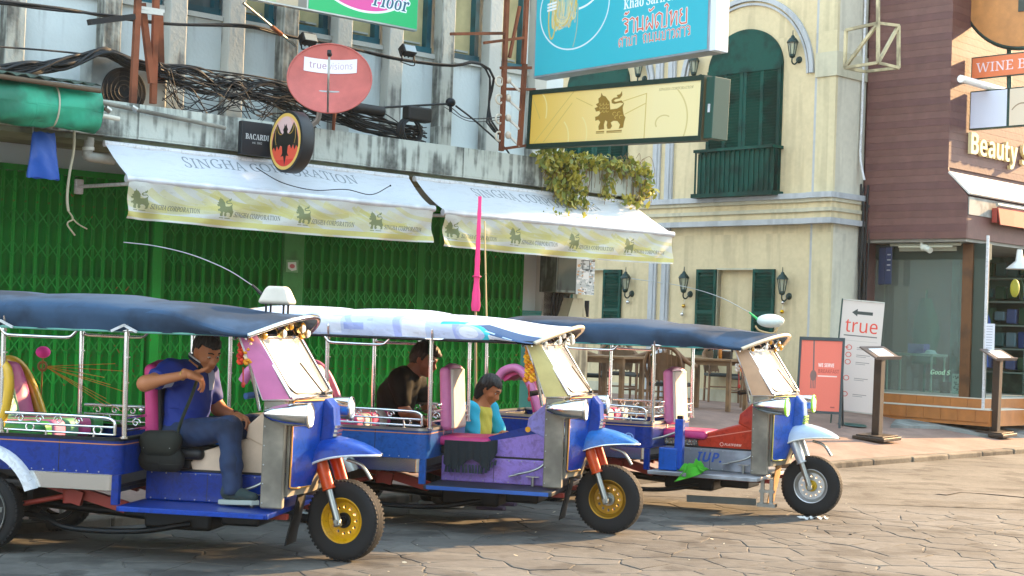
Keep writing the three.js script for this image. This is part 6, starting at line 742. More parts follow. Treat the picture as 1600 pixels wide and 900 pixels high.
// ---------- trailing plant on the end of the ledge ----------
{
  const g = sThing('trailing_plant', 'yellow-green creeper spilling over the end of the concrete ledge', 'plant', 900, 258, 1.0), leaf = [], stems = [], leaf2 = [];
  const lf = (x, y, z, s, arr) => { const q = new THREE.PlaneGeometry(s, s * 1.7, 1, 2), p = q.attributes.position; for (let i = 0; i < p.count; i++) { const v = p.getY(i) / (s * 0.85); p.setX(i, p.getX(i) * (1 - 0.65 * abs(v))); p.setZ(i, 0.2 * s * v * v); } place(q, x, y, z, rr(-1.4, 1.4), rr(-PI, PI), rr(-1, 1)); arr.push(q); };
  const clump = (px, py, w, n, rx, ry, rz, s) => { const c = sp(g, px, py, w); for (let i = 0; i < n; i++) { const a = rr(0, 2 * PI), r = sqrt(rnd()); lf(c[0] + cos(a) * r * rx + rr(-0.02, 0.02), c[1] + sin(a) * r * ry + rr(-0.02, 0.02), c[2] + rr(-rz, rz), rr(0.45, 1.7) * s, rnd() < 0.55 ? leaf : leaf2); } };
  for (const [px, py, n, rx, ry] of [[860, 246, 110, 0.2, 0.09], [895, 250, 90, 0.22, 0.08], [935, 255, 90, 0.22, 0.08], [975, 262, 80, 0.2, 0.09], [1000, 272, 60, 0.12, 0.12], [872, 275, 150, 0.16, 0.18], [892, 292, 150, 0.16, 0.2], [880, 312, 70, 0.12, 0.12], [948, 290, 40, 0.05, 0.16], [905, 320, 30, 0.1, 0.06], [1008, 300, 50, 0.08, 0.14], [985, 315, 40, 0.14, 0.07], [865, 262, 60, 0.2, 0.08]]) clump(px, py, 1.06, floor(n * 1.7), rx * 1.1, ry * 1.15, 0.12, 0.036);
  for (const [px, py] of [[860, 330], [880, 340], [900, 350], [915, 338]]) clump(px, py, 1.2, 12, 0.14, 0.04, 0.05, 0.026);
  for (let i = 0; i < 70; i++) { const px = rr(845, 1005), a = sp(g, px, 252 + rr(-6, 12), 0.95), l = rr(0.1, 0.5), d = rr(-0.15, 0.15); stems.push(tube([a, [a[0] + d * 0.4, a[1] + 0.05, a[2] + 0.1], [a[0] + d * 0.7, a[1] - l * 0.5, a[2] + 0.14], [a[0] + d, a[1] - l, a[2] + 0.12]], 0.003, 10, 4)); }
  part(g, 'foliage', leaf, mat(0xb7b04a, 0.7, 0, { transmission: 0.35, thickness: 0 })).userData.kind = 'stuff'; part(g, 'older_foliage', leaf2, mat(0x7d8a3c, 0.7, 0, { transmission: 0.3, thickness: 0 })).userData.kind = 'stuff'; part(g, 'stems', stems, mat(0x7a5f3c, 0.8)).userData.kind = 'stuff';
}
// ---------- utility boxes at the end of the gates ----------
{
  const F0 = S, g = S.thing('utility_cabinet', 'metal meter cabinet covered in torn posters beside the last gate', 'cabinet', S.at(908, 450, 0.35)[0], 1.95, 0.2), m = mat(0x7c8580, 0.6, 0.2, { tex: moldT2 }); const L = (px, py) => { const q = S.at(px, py, 0.42); return [q[0] - S.at(908, 450, 0.35)[0], q[1] - 1.95]; };
  const a = L(872, 403), b = L(930, 460); part(g, 'case', r6(a[0], b[0], b[1], a[1] + 0.1, -0.1, 0.2, 0.01), m); part(g, 'posters', place(new THREE.PlaneGeometry((b[0] - a[0]) * 0.48, a[1] - b[1] + 0.06), b[0] - (b[0] - a[0]) * 0.25, (a[1] + b[1]) / 2 + 0.02, 0.204), printMat(128, 256, (x, w, h) => { x.fillStyle = '#b8c2c4'; x.fillRect(0, 0, w, h); for (let i = 0; i < 130; i++) { x.fillStyle = ['#dfe4e4', '#4a5456', '#c8cfd0', '#8d9a9c', '#e8eaea', '#c49a6a'][floor(rr(0, 6))]; x.fillRect(rr(0, w), rr(0, h), rr(4, 26), rr(3, 18)); } x.fillStyle = '#e8ecec'; x.fillRect(48, 110, 40, 44); x.strokeStyle = '#39464a'; x.lineWidth = 5; x.strokeRect(42, 30, 48, 60); })); part(g, 'side_door', b6(a[0] + 0.02, a[0] + (b[0] - a[0]) * 0.5, b[1] + 0.03, a[1] + 0.05, 0.201, 0.206), mat(0x3d4a44, 0.7, 0, { tex: moldT2 }));
  const pl = S.thing('utility_pillar', 'squat cream pillar standing under the meter cabinet', 'pillar', S.at(905, 480, 0.35)[0], 0.42, 0.2); part(pl, 'shaft', [b6(-0.14, 0.16, 0, 1.3, -0.15, 0.15), place(ext([[-0.14, 1.3], [0.16, 1.3], [0.1, 1.52], [-0.06, 1.52]], 0.22), 0, 0, -0.11)], mat(0xb9b096, 0.85, 0, { tex: moldT })); part(pl, 'conduit', [rod([0.22, 0, 0.05], [0.22, 1.5, 0.05], 0.03)], M.darkMetal);
  const q = S.thing('meter_board', 'dark board of electric meters and cables beside the gate', 'meter board', 4.15, 1.3, 0); part(q, 'board', b6(-0.16, 0.25, 0, 1.8, -0.05, 0.02), mat(0x20312c, 0.8, 0, { tex: moldT2 })); for (const [x, y] of [[-0.05, 1.0], [0.12, 0.7], [-0.02, 0.3]]) part(q, 'meter', [rb(0.15, 0.2, 0.1, 0.02, x, y, 0.075), place(lathe([[0, 0.04], [0.055, 0.03], [0.06, 0]], 18).rotateX(PI / 2), x, y + 0.02, 0.125)], mat(0x55625c, 0.5, 0, { tex: dirtT })); for (let i = 0; i < 8; i++) part(q, 'cable', tube([[rr(-0.12, 0.22), 1.75, 0.1], [rr(-0.12, 0.22), 1.2, 0.14], [rr(-0.12, 0.22), 0.6, 0.12], [rr(-0.12, 0.2), -0.6, 0.1]], rr(0.008, 0.018), 24, 5), M.wire); part(q, 'flex_duct', Array.from({ length: 9 }, (_, i) => place(new THREE.TorusGeometry(0.05, 0.016, 6, 16).rotateX(PI / 2), 0.1, -0.1 + i * 0.035, 0.1)), mat(0x6a8490, 0.5));
  part(shop, 'end_pier', b6(3.98, 4.25, 0.3, 3.1, -0.12, 0.02), finM);
}
// ---------- things carried by the tuk-tuks ----------
const T = (taxi, x, y, z) => V(x, y, z).applyAxisAngle(V(0, 1, 0), taxi.rotation.y).add(taxi.position).toArray();
const onTaxi = (taxi, name, label, cat, x, y, z, group) => thing(name, label, cat, T(taxi, x, y, z), taxi.rotation.y, group);
{ const g = onTaxi(taxi1, 'roof_lamp', 'cream trapezoid roof lamp on short legs with a long whip aerial', 'lamp', -0.52, 1.615, 0); part(g, 'shade', (() => { const s = new RoundedBoxGeometry(0.2, 0.12, 0.17, 4, 0.03), p = s.attributes.position; for (let i = 0; i < p.count; i++) { const k = 1.18 - 4.4 * (p.getY(i) + 0.06); p.setX(i, p.getX(i) * k); p.setZ(i, p.getZ(i) * k); } s.computeVertexNormals(); return s.translate(0, 0.1, 0); })(), mat(0xd8cdbc, 0.5, 0, { tex: grainT })); for (const [x, z] of [[-0.06, 0.05], [0.06, 0.05], [-0.06, -0.05], [0.06, -0.05]]) part(g, 'leg', rod([x, -0.02, z], [x, 0.05, z], 0.008), M.black); part(g, 'aerial_base', rod([-0.1, 0.1, 0.02], [-0.17, 0.16, 0.02], 0.012, 0.009), M.black); part(g, 'aerial', tube([[-0.17, 0.16, 0.02], [-0.35, 0.26, 0.02], [-0.6, 0.35, 0.02], [-0.85, 0.4, 0.02], [-1.08, 0.42, 0.02]], 0.0035, 40, 5), M.steel); }
{ const g = onTaxi(taxi3, 'roof_lamp', 'white domed roof lamp with a green aerial base and thin whip', 'lamp', -0.44, 1.615, 0); part(g, 'dome', ball(0.1, 0.02, 0.09, 0, 1.25, 0.62, 0.8, 24), mat(0xd6e2da, 0.3, 0, { clearcoat: 0.6 })); part(g, 'cradle', tube([[-0.1, 0.04, 0.06], [-0.06, 0.0, 0.06], [0.06, -0.02, 0.06], [0.1, 0.03, 0.06]], 0.009, 16, 6), mat(0xb89a6a, 0.5)); part(g, 'aerial_base', rod([-0.08, 0.09, 0.02], [-0.17, 0.16, 0.02], 0.013, 0.008), mat(0x2fae5a, 0.4)); part(g, 'aerial', tube([[-0.17, 0.16, 0.02], [-0.45, 0.29, 0.02], [-0.8, 0.38, 0.02], [-1.3, 0.44, 0.02]], 0.003, 40, 5), M.steel); }
function garland(taxi, x, y, z, cols, label, n) { const g = onTaxi(taxi, 'flower_garland', label, 'garland', x, y, z, 'flower garlands tied to the windscreen posts'); for (let i = 0; i < n; i++) part(g, 'flower', (() => { const k = i % 2, q = []; for (let j = 0; j < 7; j++) q.push(ball(0.014, cos(j * 0.9) * 0.016, sin(j * 2.1) * 0.012, sin(j * 0.9) * 0.016, 1, 0.8, 1, 8)); return mg(q).translate((k ? 0.03 : -0.015) + rr(-0.006, 0.006), -floor(i / 2) * 0.034, rr(-0.01, 0.01)); })(), mat(cols[i % cols.length], 0.7)); part(g, 'tassel', [rod([0, -n / 2 * 0.034, 0], [0.005, -n / 2 * 0.034 - 0.1, 0], 0.005), ball(0.012, 0.006, -n / 2 * 0.034 - 0.11, 0, 1, 1.6, 1)], mat(0xa0281c, 0.7)); }
garland(taxi1, -0.56, 1.42, 0.52, [0xd8401c, 0xd89018, 0xb8281c, 0xe0c8a0], 'red and orange garland hanging beside the pink cowl', 10);
garland(taxi2, -0.56, 1.41, 0.5, [0xe09a10, 0xe8b020, 0xd88410], 'long marigold garland hanging beside the yellow cowl', 16);
garland(taxi3, -0.56, 1.3, 0.48, [0xd8cfc4, 0xc87a3a], 'short pale garland inside the windscreen of the red-faired tuk-tuk', 4);
{ // fringe cloth on the lilac engine box
  const g = onTaxi(taxi2, 'seat_cloth', 'grey knitted cloth with a fringe hung over the lilac engine box', 'cloth', -1.02, 0.66, 0.26), rows = []; for (let i = 0; i <= 12; i++) rows.push(Array.from({ length: 41 }, (_, j) => { const q = j / 40, t = i / 12; return [-0.24 + 0.42 * q, 0.01 - (0.18 + 0.04 * sin(q * 9) - 0.1 * smooth(0.75, 1, q)) * t + 0.02 * smooth(0.7, 1, q), 0.0 + 0.012 * sin(q * 44) * (0.3 + t)]; })); part(g, 'knit', sheet(rows, 0.008), mat(0x2e3a40, 0.95, 0, { bump: [clothB, 0.004] })); for (let j = 0; j < 16; j++) part(g, 'tassel', rod([-0.22 + j * 0.026, -0.17 + 0.05 * smooth(11, 16, j), 0.0], [-0.22 + j * 0.026 + rr(-0.01, 0.01), -0.235 + 0.08 * smooth(11, 16, j), 0.006], 0.008, 0.011, 6), mat(0x28343a, 0.95)); }
{ const g = onTaxi(taxi3, 'hand_pump', 'bright blue upright pump with a square box at its foot', 'pump', -1.1, 0.35, 0.5); part(g, 'barrel', rb(0.075, 0.44, 0.075, 0.01, 0.03, 0.24, 0), paint(0x1c52b8)); part(g, 'tank', rb(0.17, 0.2, 0.12, 0.012, -0.06, 0.105, -0.01), paint(0x1a5ab8)); part(g, 'cap', [rb(0.05, 0.03, 0.05, 0.006, 0.03, 0.475, 0)], M.darkMetal); part(g, 'lever', tube([[0.0, 0.34, 0.04], [-0.1, 0.3, 0.05], [-0.2, 0.27, 0.05]], 0.012, 14, 6), M.steel); }
{ const g = onTaxi(taxi3, 'green_rag', 'lime green rag thrown on the silver footboard', 'rag', -0.93, 0.35, 0.56), rows = []; for (let i = 0; i <= 16; i++) rows.push(Array.from({ length: 17 }, (_, j) => { const a = i / 16, b = j / 16; return [-0.1 + 0.22 * a + 0.03 * sin(b * 11 + a * 4), 0.012 + 0.05 * sin(a * PI) * sin(b * PI) * (1 + 0.9 * sin(a * 15 + b * 12) + 0.5 * sin(b * 23 - a * 9)) + 0.03 * a * a - 0.09 * smooth(0.7, 1, b) * (1 - a), -0.09 + 0.16 * b + 0.02 * sin(a * 15)]; })); part(g, 'cloth', sheet(rows, 0.006), mat(0x4fc02a, 0.85, 0, { bump: [clothB, 0.004] })); part(g, 'hem', tube(rows.map((r) => r[16]), 0.006, 30, 5), mat(0x48b026, 0.85)); }
{ const q = part(taxi3, 'box_lettering', place(new THREE.PlaneGeometry(0.36, 0.13), -0.84, 0.47, 0.2025), (() => { const m = new THREE.MeshStandardMaterial({ roughness: 0.5, transparent: true, alphaTest: 0.4, map: canvasTex(256, 96, (x) => { x.clearRect(0, 0, 256, 96); x.fillStyle = '#1c4ca0'; x.font = 'bold 88px sans-serif'; x.transform(1, 0, -0.25, 1, 20, 0); x.fillText('IUP.', 6, 80, 216); }) }); return m; })());
  part(taxi3, 'fairing_lettering', place(new THREE.PlaneGeometry(0.24, 0.045), -0.68, 0.59, 0.187), new THREE.MeshStandardMaterial({ roughness: 0.5, transparent: true, alphaTest: 0.4, map: canvasTex(256, 48, (x) => { x.clearRect(0, 0, 256, 48); x.strokeStyle = '#e8b8a8'; x.lineWidth = 5; x.beginPath(); x.arc(24, 24, 16, 0, 7); x.stroke(); x.fillStyle = '#e8b8a8'; x.font = 'bold italic 32px sans-serif'; x.fillText('PLATFORM', 48, 36, 200); }) }));
  part(taxi3, 'fairing_stripe', bar([-0.97, 0.63, 0.186], [-0.45, 0.74, 0.186], 0.008, 0.004), mat(0xd8806c, 0.5));
  part(taxi2, 'fairing_panel', sheet([[[-0.99, 0.66, 0.187], [-0.45, 0.77, 0.187]], [[-0.92, 0.71, 0.187], [-0.6, 0.81, 0.187]]], 0.003), M.blueDeep);
  part(taxi2, 'round_lamp', [rod([-0.62, 0.78, 0.19], [-0.62, 0.78, 0.2], 0.022, 0.022, 16)], amberM);
  part(taxi3, 'side_stand', [b6(-0.36, -0.33, 0.12, 0.33, 0.36, 0.39), b6(-0.28, -0.25, 0.12, 0.33, 0.36, 0.39), b6(-0.38, -0.22, 0.09, 0.12, 0.34, 0.42), b6(-0.37, -0.24, 0.21, 0.235, 0.355, 0.395)], M.steel); part(taxi3, 'stand_arm', [bar([-0.4, 0.12, 0.36], [-1.0, 0.115, 0.46], 0.06, 0.012)], M.steel);
  part(taxi3, 'water_bottle', [rod([-0.5, 0.84, 0.1], [-0.47, 0.98, 0.1], 0.045, 0.045, 16), rod([-0.47, 0.98, 0.1], [-0.46, 1.02, 0.1], 0.02, 0.018, 12)], mat(0xc9d0d8, 0.3));
  part(taxi1, 'seat_hoop', tube([[-2.5, 1.21, 0.56], [-2.3, 1.235, 0.56], [-2.14, 1.2, 0.56], [-2.1, 1.08, 0.56], [-2.12, 0.92, 0.56], [-2.17, 0.775, 0.56]], 0.034, 40, 10), mat(0xe0b22c, 0.4, 0, { clearcoat: 0.4, tex: grainT }));
}
{ const g = thing('pink_flagpole', 'pole wrapped in bright pink cloth rising behind the printed canopy', 'pole', (() => { const p = ground(744, 760, 0); return p; })(), 0), z0 = g.position.z, at = (px, py) => { const d = ray(px, py), t = z0 / d.z; return [d.x * t - g.position.x, EYE + d.y * t, 0]; }; part(g, 'pole', rod([0, 0, 0], at(743, 470), 0.012), mat(0x9a8a6a, 0.7)); const a = at(743, 486), b = at(745, 432), c = at(750, 307); const rws = []; for (let i = 0; i <= 20; i++) { const t = i / 20, p = t < 0.3 ? mix3(a, b, t / 0.3) : mix3(b, c, (t - 0.3) / 0.7), r = (t < 0.28 ? 0.036 + 0.008 * sin(t * 20) : 0.03 - 0.014 * t) * (1 + 0.1 * sin(i * 2.3)); rws.push(Array.from({ length: 11 }, (_, j) => { const q = j / 10 * 2 * PI; return [p[0] + cos(q) * r * (1 + 0.2 * sin(q * 3)), p[1], sin(q) * r * 0.7]; })); } part(g, 'cloth', sheet(rws), mat(0xf0408e, 0.6, 0, { transmission: 0.2, thickness: 0 })); part(g, 'tie', place(new THREE.TorusGeometry(0.036, 0.008, 6, 16).rotateX(PI / 2), ...b), mat(0xd02a74, 0.6));
  const h = thing('bamboo_cane', 'thin bamboo cane standing behind the pink flagpole', 'cane', ground(766, 762, 0), 0), zz = h.position.z, at2 = (px, py) => { const d = ray(px, py), t = zz / d.z; return [d.x * t - h.position.x, EYE + d.y * t, 0]; }; const e = at2(757, 345); part(h, 'cane', rod([0, 0, 0], e, 0.009, 0.007), mat(0xb8a878, 0.6)); part(h, 'joint', [0.2, 0.4, 0.6, 0.8].map((t) => ball(0.012, ...mix3([0, 0, 0], e, t), 1, 0.6, 1, 8)), mat(0xa89868, 0.6)); }
// litter on the road
{ const p = ground(1272, 811, 0.0), g = thing('paper_scrap', 'crumpled white paper strip lying by the front wheel of the red-faired tuk-tuk', 'litter', p, 0.2); const rws = []; for (let i = 0; i <= 14; i++) rws.push([-0.05, 0, 0.05].map((z) => [-0.12 + i * 0.018, 0.012 + 0.014 * sin(i * 1.7 + z * 40), z * (0.5 + 0.3 * sin(i)) + 0.02 * sin(i * 0.8)])); part(g, 'paper', sheet(rws, 0.002), mat(0xc9c6c0, 0.9)); part(g, 'corner', sheet([[[-0.16, 0.02, 0.0], [-0.13, 0.03, 0.03]], [[-0.15, 0.01, 0.05], [-0.11, 0.012, 0.06]]], 0.002), mat(0xc9c6c0, 0.9)); }
{ const g = new THREE.Group(); g.name = 'fallen_leaves'; const q = []; for (let i = 0; i < 45; i++) { const px = rr(560, 1590), py = rr(770, 895), p = ground(px, py, 0.004); q.push(place(new THREE.CircleGeometry(rr(0.006, 0.022), 6).scale(1, rr(0.3, 0.8), 1), p[0], rr(0.004, 0.009), p[2], -PI / 2 + rr(-0.35, 0.35), rr(-0.3, 0.3), rr(0, 3))); } const o = part(scene, 'road_litter', q, mat(0xb3a890, 0.9)); tag(o, 'tiny dry leaf scraps and paper bits scattered over the road', 'litter', null, 'stuff'); }

{ const g = onTaxi(taxi1, 'pompom', 'bright pink pompom on a wire stalk with thin orange cords fanning out of it', 'ornament', -2.42, 0.78, -0.56); part(g, 'ball', ball(0.045, 0, 0.48, 0, 1.15, 0.95, 1.1, 16), mat(0xe83aa0, 0.8)); part(g, 'stalk', [rod([0, 0, 0], [0, 0.44, 0], 0.006), place(new THREE.TorusGeometry(0.03, 0.01, 6, 16), 0, 0.38, 0)], mat(0x8a5a1c, 0.5)); for (let i = 0; i < 8; i++) part(g, 'cord', rod([0.02, 0.38, 0], [0.55 + 0.1 * sin(i * 2), 0.42 - i * 0.05, 0.01], 0.0022, 0.0022, 5), mat(0xb8781c, 0.6)); }
// ---------- people: smooth-joined tapered bones meshed with surface nets ----------
function surfaceNet(f, lo, hi, cell) {
  const n = [0, 1, 2].map((k) => Math.ceil((hi[k] - lo[k]) / cell) + 2), [nx, ny, nz] = n, val = new Float32Array(nx * ny * nz), id = (i, j, k) => (k * ny + j) * nx + i;
  for (let k = 0; k < nz; k++) for (let j = 0; j < ny; j++) for (let i = 0; i < nx; i++) val[id(i, j, k)] = f(lo[0] + i * cell, lo[1] + j * cell, lo[2] + k * cell);
  const vid = new Int32Array(nx * ny * nz).fill(-1), pos = [], idx = [];
  for (let k = 0; k < nz - 1; k++) for (let j = 0; j < ny - 1; j++) for (let i = 0; i < nx - 1; i++) {
    let neg = 0, sx = 0, sy = 0, sz = 0, c = 0; const v = [];
    for (let q = 0; q < 8; q++) { v[q] = val[id(i + (q & 1), j + ((q >> 1) & 1), k + (q >> 2))]; if (v[q] < 0) neg++; }
    if (neg === 0 || neg === 8) continue;
    for (let a = 0; a < 8; a++) for (const b of [a ^ 1, a ^ 2, a ^ 4]) if (b > a && (v[a] < 0) !== (v[b] < 0)) { const t = v[a] / (v[a] - v[b]); sx += (a & 1) + ((b & 1) - (a & 1)) * t; sy += ((a >> 1) & 1) + (((b >> 1) & 1) - ((a >> 1) & 1)) * t; sz += (a >> 2) + ((b >> 2) - (a >> 2)) * t; c++; }
    vid[id(i, j, k)] = pos.length / 3; pos.push(lo[0] + (i + sx / c) * cell, lo[1] + (j + sy / c) * cell, lo[2] + (k + sz / c) * cell);
  }
  const quad = (a, b, c, d, flip) => { if (min(a, b, c, d) < 0) return; flip ? idx.push(a, c, b, a, d, c) : idx.push(a, b, c, a, c, d); };
  for (let k = 1; k < nz - 1; k++) for (let j = 1; j < ny - 1; j++) for (let i = 1; i < nx - 1; i++) {
    const s = val[id(i, j, k)] < 0;
    if (s !== (val[id(i + 1, j, k)] < 0)) quad(vid[id(i, j - 1, k - 1)], vid[id(i, j, k - 1)], vid[id(i, j, k)], vid[id(i, j - 1, k)], !s);
    if (s !== (val[id(i, j + 1, k)] < 0)) quad(vid[id(i - 1, j, k - 1)], vid[id(i - 1, j, k)], vid[id(i, j, k)], vid[id(i, j, k - 1)], !s);
    if (s !== (val[id(i, j, k + 1)] < 0)) quad(vid[id(i - 1, j - 1, k)], vid[id(i, j - 1, k)], vid[id(i, j, k)], vid[id(i - 1, j, k)], !s);
  }
  const g = new THREE.BufferGeometry(); g.setAttribute('position', new THREE.Float32BufferAttribute(pos, 3)); g.setIndex(idx); g.computeVertexNormals(); return g;
}
// bones: [ax, ay, az, ra, bx, by, bz, rb]; ellipsoids: { c, r }
function field(bones, k) {
  const pre = bones.map((b) => (b.c ? b : { a: b, d: [b[4] - b[0], b[5] - b[1], b[6] - b[2]], l: (b[4] - b[0]) ** 2 + (b[5] - b[1]) ** 2 + (b[6] - b[2]) ** 2 || 1e-9 }));
  return (x, y, z) => {
    let r = 1e3;
    for (const p of pre) {
      let d;
      if (p.c) { const a = (x - p.c[0]) / p.r[0], b = (y - p.c[1]) / p.r[1], c = (z - p.c[2]) / p.r[2], m = sqrt(a * a + b * b + c * c); d = (m - 1) * min(p.r[0], p.r[1], p.r[2]); }
      else { const { a, d: e, l } = p; let t = ((x - a[0]) * e[0] + (y - a[1]) * e[1] + (z - a[2]) * e[2]) / l; t = t < 0 ? 0 : t > 1 ? 1 : t; const q = x - a[0] - e[0] * t, u = y - a[1] - e[1] * t, v = z - a[2] - e[2] * t; d = sqrt(q * q + u * u + v * v) - a[3] - (a[7] - a[3]) * t; }
      const kk = p.k || k, h = max(kk - abs(r - d), 0) / kk; r = min(r, d) - h * h * kk * 0.25;
    }
    return r;
  };
}
function boundsOf(bones, pad) { const lo = [1e9, 1e9, 1e9], hi = [-1e9, -1e9, -1e9]; for (const b of bones) for (let k = 0; k < 3; k++) { if (b.c) { lo[k] = min(lo[k], b.c[k] - b.r[k]); hi[k] = max(hi[k], b.c[k] + b.r[k]); } else { lo[k] = min(lo[k], b[k] - b[3], b[4 + k] - b[7]); hi[k] = max(hi[k], b[k] + b[3], b[4 + k] + b[7]); } } return [lo.map((v) => v - pad), hi.map((v) => v + pad)]; }
const blob = (bones, cell = 0.01, k = 0.04, cut) => { const f0 = field(bones, k), f = cut ? (x, y, z) => max(f0(x, y, z), cut(x, y, z)) : f0, [lo, hi] = boundsOf(bones, 0.03); return surfaceNet(f, lo, hi, cell); };
const chain = (pts) => { const o = []; for (let i = 0; i + 1 < pts.length; i++) o.push([...pts[i].slice(0, 3), pts[i][3], ...pts[i + 1].slice(0, 3), pts[i + 1][3]]); return o; };
// head in its own frame: origin at the centre, looking along +x, up +y; about 0.23 m tall
const headBones = [{ c: [-0.012, 0.035, 0], r: [0.096, 0.088, 0.076] }, { c: [0.02, -0.01, 0], r: [0.07, 0.1, 0.066] }, { c: [0.03, -0.068, 0], r: [0.048, 0.042, 0.046] }, [0.03, -0.085, 0.0, 0.028, 0.066, -0.098, 0, 0.02], [0.084, 0.012, 0, 0.01, 0.106, -0.026, 0, 0.014], [0.092, -0.032, 0.012, 0.009, 0.092, -0.032, -0.012, 0.009], [0.07, 0.03, 0.034, 0.013, 0.082, 0.033, 0.008, 0.012], [0.07, 0.03, -0.034, 0.013, 0.082, 0.033, -0.008, 0.012], [0.06, -0.02, 0.044, 0.018, 0.048, -0.03, 0.05, 0.018], [0.06, -0.02, -0.044, 0.018, 0.048, -0.03, -0.05, 0.018], [-0.008, 0.022, 0.076, 0.008, -0.012, -0.03, 0.07, 0.01], [-0.008, 0.022, -0.076, 0.008, -0.012, -0.03, -0.07, 0.01], [-0.022, 0.014, 0.08, 0.01, -0.022, -0.012, 0.078, 0.01], [-0.022, 0.014, -0.08, 0.01, -0.022, -0.012, -0.078, 0.01], [0.084, -0.056, 0.014, 0.008, 0.084, -0.056, -0.014, 0.008], [0.081, -0.068, 0.012, 0.009, 0.081, -0.068, -0.012, 0.009], [-0.03, -0.05, 0, 0.055, -0.045, -0.14, 0, 0.056]];
const headF = field(headBones, 0.022), eyeCut = (x, y, z) => { let r = 1; for (const s of [-1, 1]) r = min(r, sqrt((x - 0.094) ** 2 + ((y - 0.012) * 1.1) ** 2 + ((z - s * 0.032) * 0.8) ** 2) - 0.017); return -r; };
let headG; const headGeo = () => (headG = headG || surfaceNet((x, y, z) => { const a = headF(x, y, z), b = eyeCut(x, y, z), h = max(0.012 - abs(a - b), 0) / 0.012; return max(a, b) + h * h * 0.003; }, [-0.13, -0.2, -0.11], [0.14, 0.15, 0.11], 0.0042)).clone();
const skinM = mat(0xb8774e, 0.55, 0, { sheen: 0.2 }), skinD = mat(0x8a5236, 0.55, 0, { sheen: 0.2 }), hairM = mat(0x0d0b0b, 0.6, 0, { bump: [bumpT, 0.004] }), eyeW = mat(0xcfc8c0, 0.3), eyeB = mat(0x140e0c, 0.2), lipM = mat(0x7c4234, 0.5);
const poseM = (p, yaw, pitch, roll = 0, s = 1) => new THREE.Matrix4().compose(V(...p), new THREE.Quaternion().setFromEuler(new THREE.Euler(roll, yaw, pitch, 'YZX')), V(s, s, s));
function addFace(g, m4, skin) {
  for (const s of [-1, 1]) { part(g, 'eye', [ball(0.0118, 0.0765, 0.01, s * 0.032, 0.8, 0.5, 1.15, 12)].map((q) => q.applyMatrix4(m4)), eyeW); part(g, 'iris', ball(0.0064, 0.084, 0.0085, s * 0.031, 0.6, 0.85, 1, 10).applyMatrix4(m4), eyeB); part(g, 'eyebrow', tube([[0.093, 0.04, s * 0.014], [0.09, 0.046, s * 0.032], [0.076, 0.04, s * 0.05]], 0.0045, 12, 6).applyMatrix4(m4), hairM); }
  part(g, 'lips', [tube([[0.083, -0.06, -0.022], [0.091, -0.06, 0], [0.083, -0.06, 0.022]], 0.0055, 12, 6), tube([[0.081, -0.067, -0.018], [0.089, -0.068, 0], [0.081, -0.067, 0.018]], 0.006, 12, 6)].map((q) => q.applyMatrix4(m4)), lipM);
}
const hairField = (kind) => { const f = field(kind === 'long' ? [{ c: [-0.02, 0.045, 0], r: [0.108, 0.098, 0.092] }, { c: [-0.06, -0.03, 0], r: [0.07, 0.1, 0.085] }, [-0.06, 0.02, 0.07, 0.035, -0.05, -0.1, 0.06, 0.03], [-0.06, 0.02, -0.07, 0.035, -0.05, -0.1, -0.06, 0.03]] : kind === 'thick' ? [{ c: [-0.016, 0.055, 0], r: [0.112, 0.1, 0.094] }, { c: [-0.06, 0.0, 0], r: [0.07, 0.085, 0.082] }, [0.03, 0.11, 0.02, 0.035, 0.085, 0.095, 0.03, 0.025], [0.05, 0.1, -0.03, 0.03, 0.09, 0.075, -0.04, 0.02]] : [{ c: [-0.016, 0.05, 0], r: [0.105, 0.094, 0.085] }, { c: [-0.06, 0.0, 0], r: [0.06, 0.08, 0.072] }, [0.0, 0.12, 0.0, 0.04, 0.06, 0.108, 0.01, 0.035]], 0.03); return (x, y, z) => { const rough = 0.004 * sin(x * 210 + y * 90) * sin(z * 190 + y * 120), hl = kind === 'long' ? 0.06 : kind === 'thick' ? 0.062 : 0.066; const face = (y < hl + 0.25 * (x - 0.06) * 0 + 0.12 * abs(z) ? x - (0.03 - 0.35 * max(0, 0.055 - y) - (kind === 'short' ? 0.02 : 0)) : -1); return max(f(x, y, z) + rough, min(face, 0.05)); }; };
const hairGeo = (kind) => surfaceNet(hairField(kind), [-0.17, -0.17, -0.13], [0.14, 0.19, 0.13], 0.005);
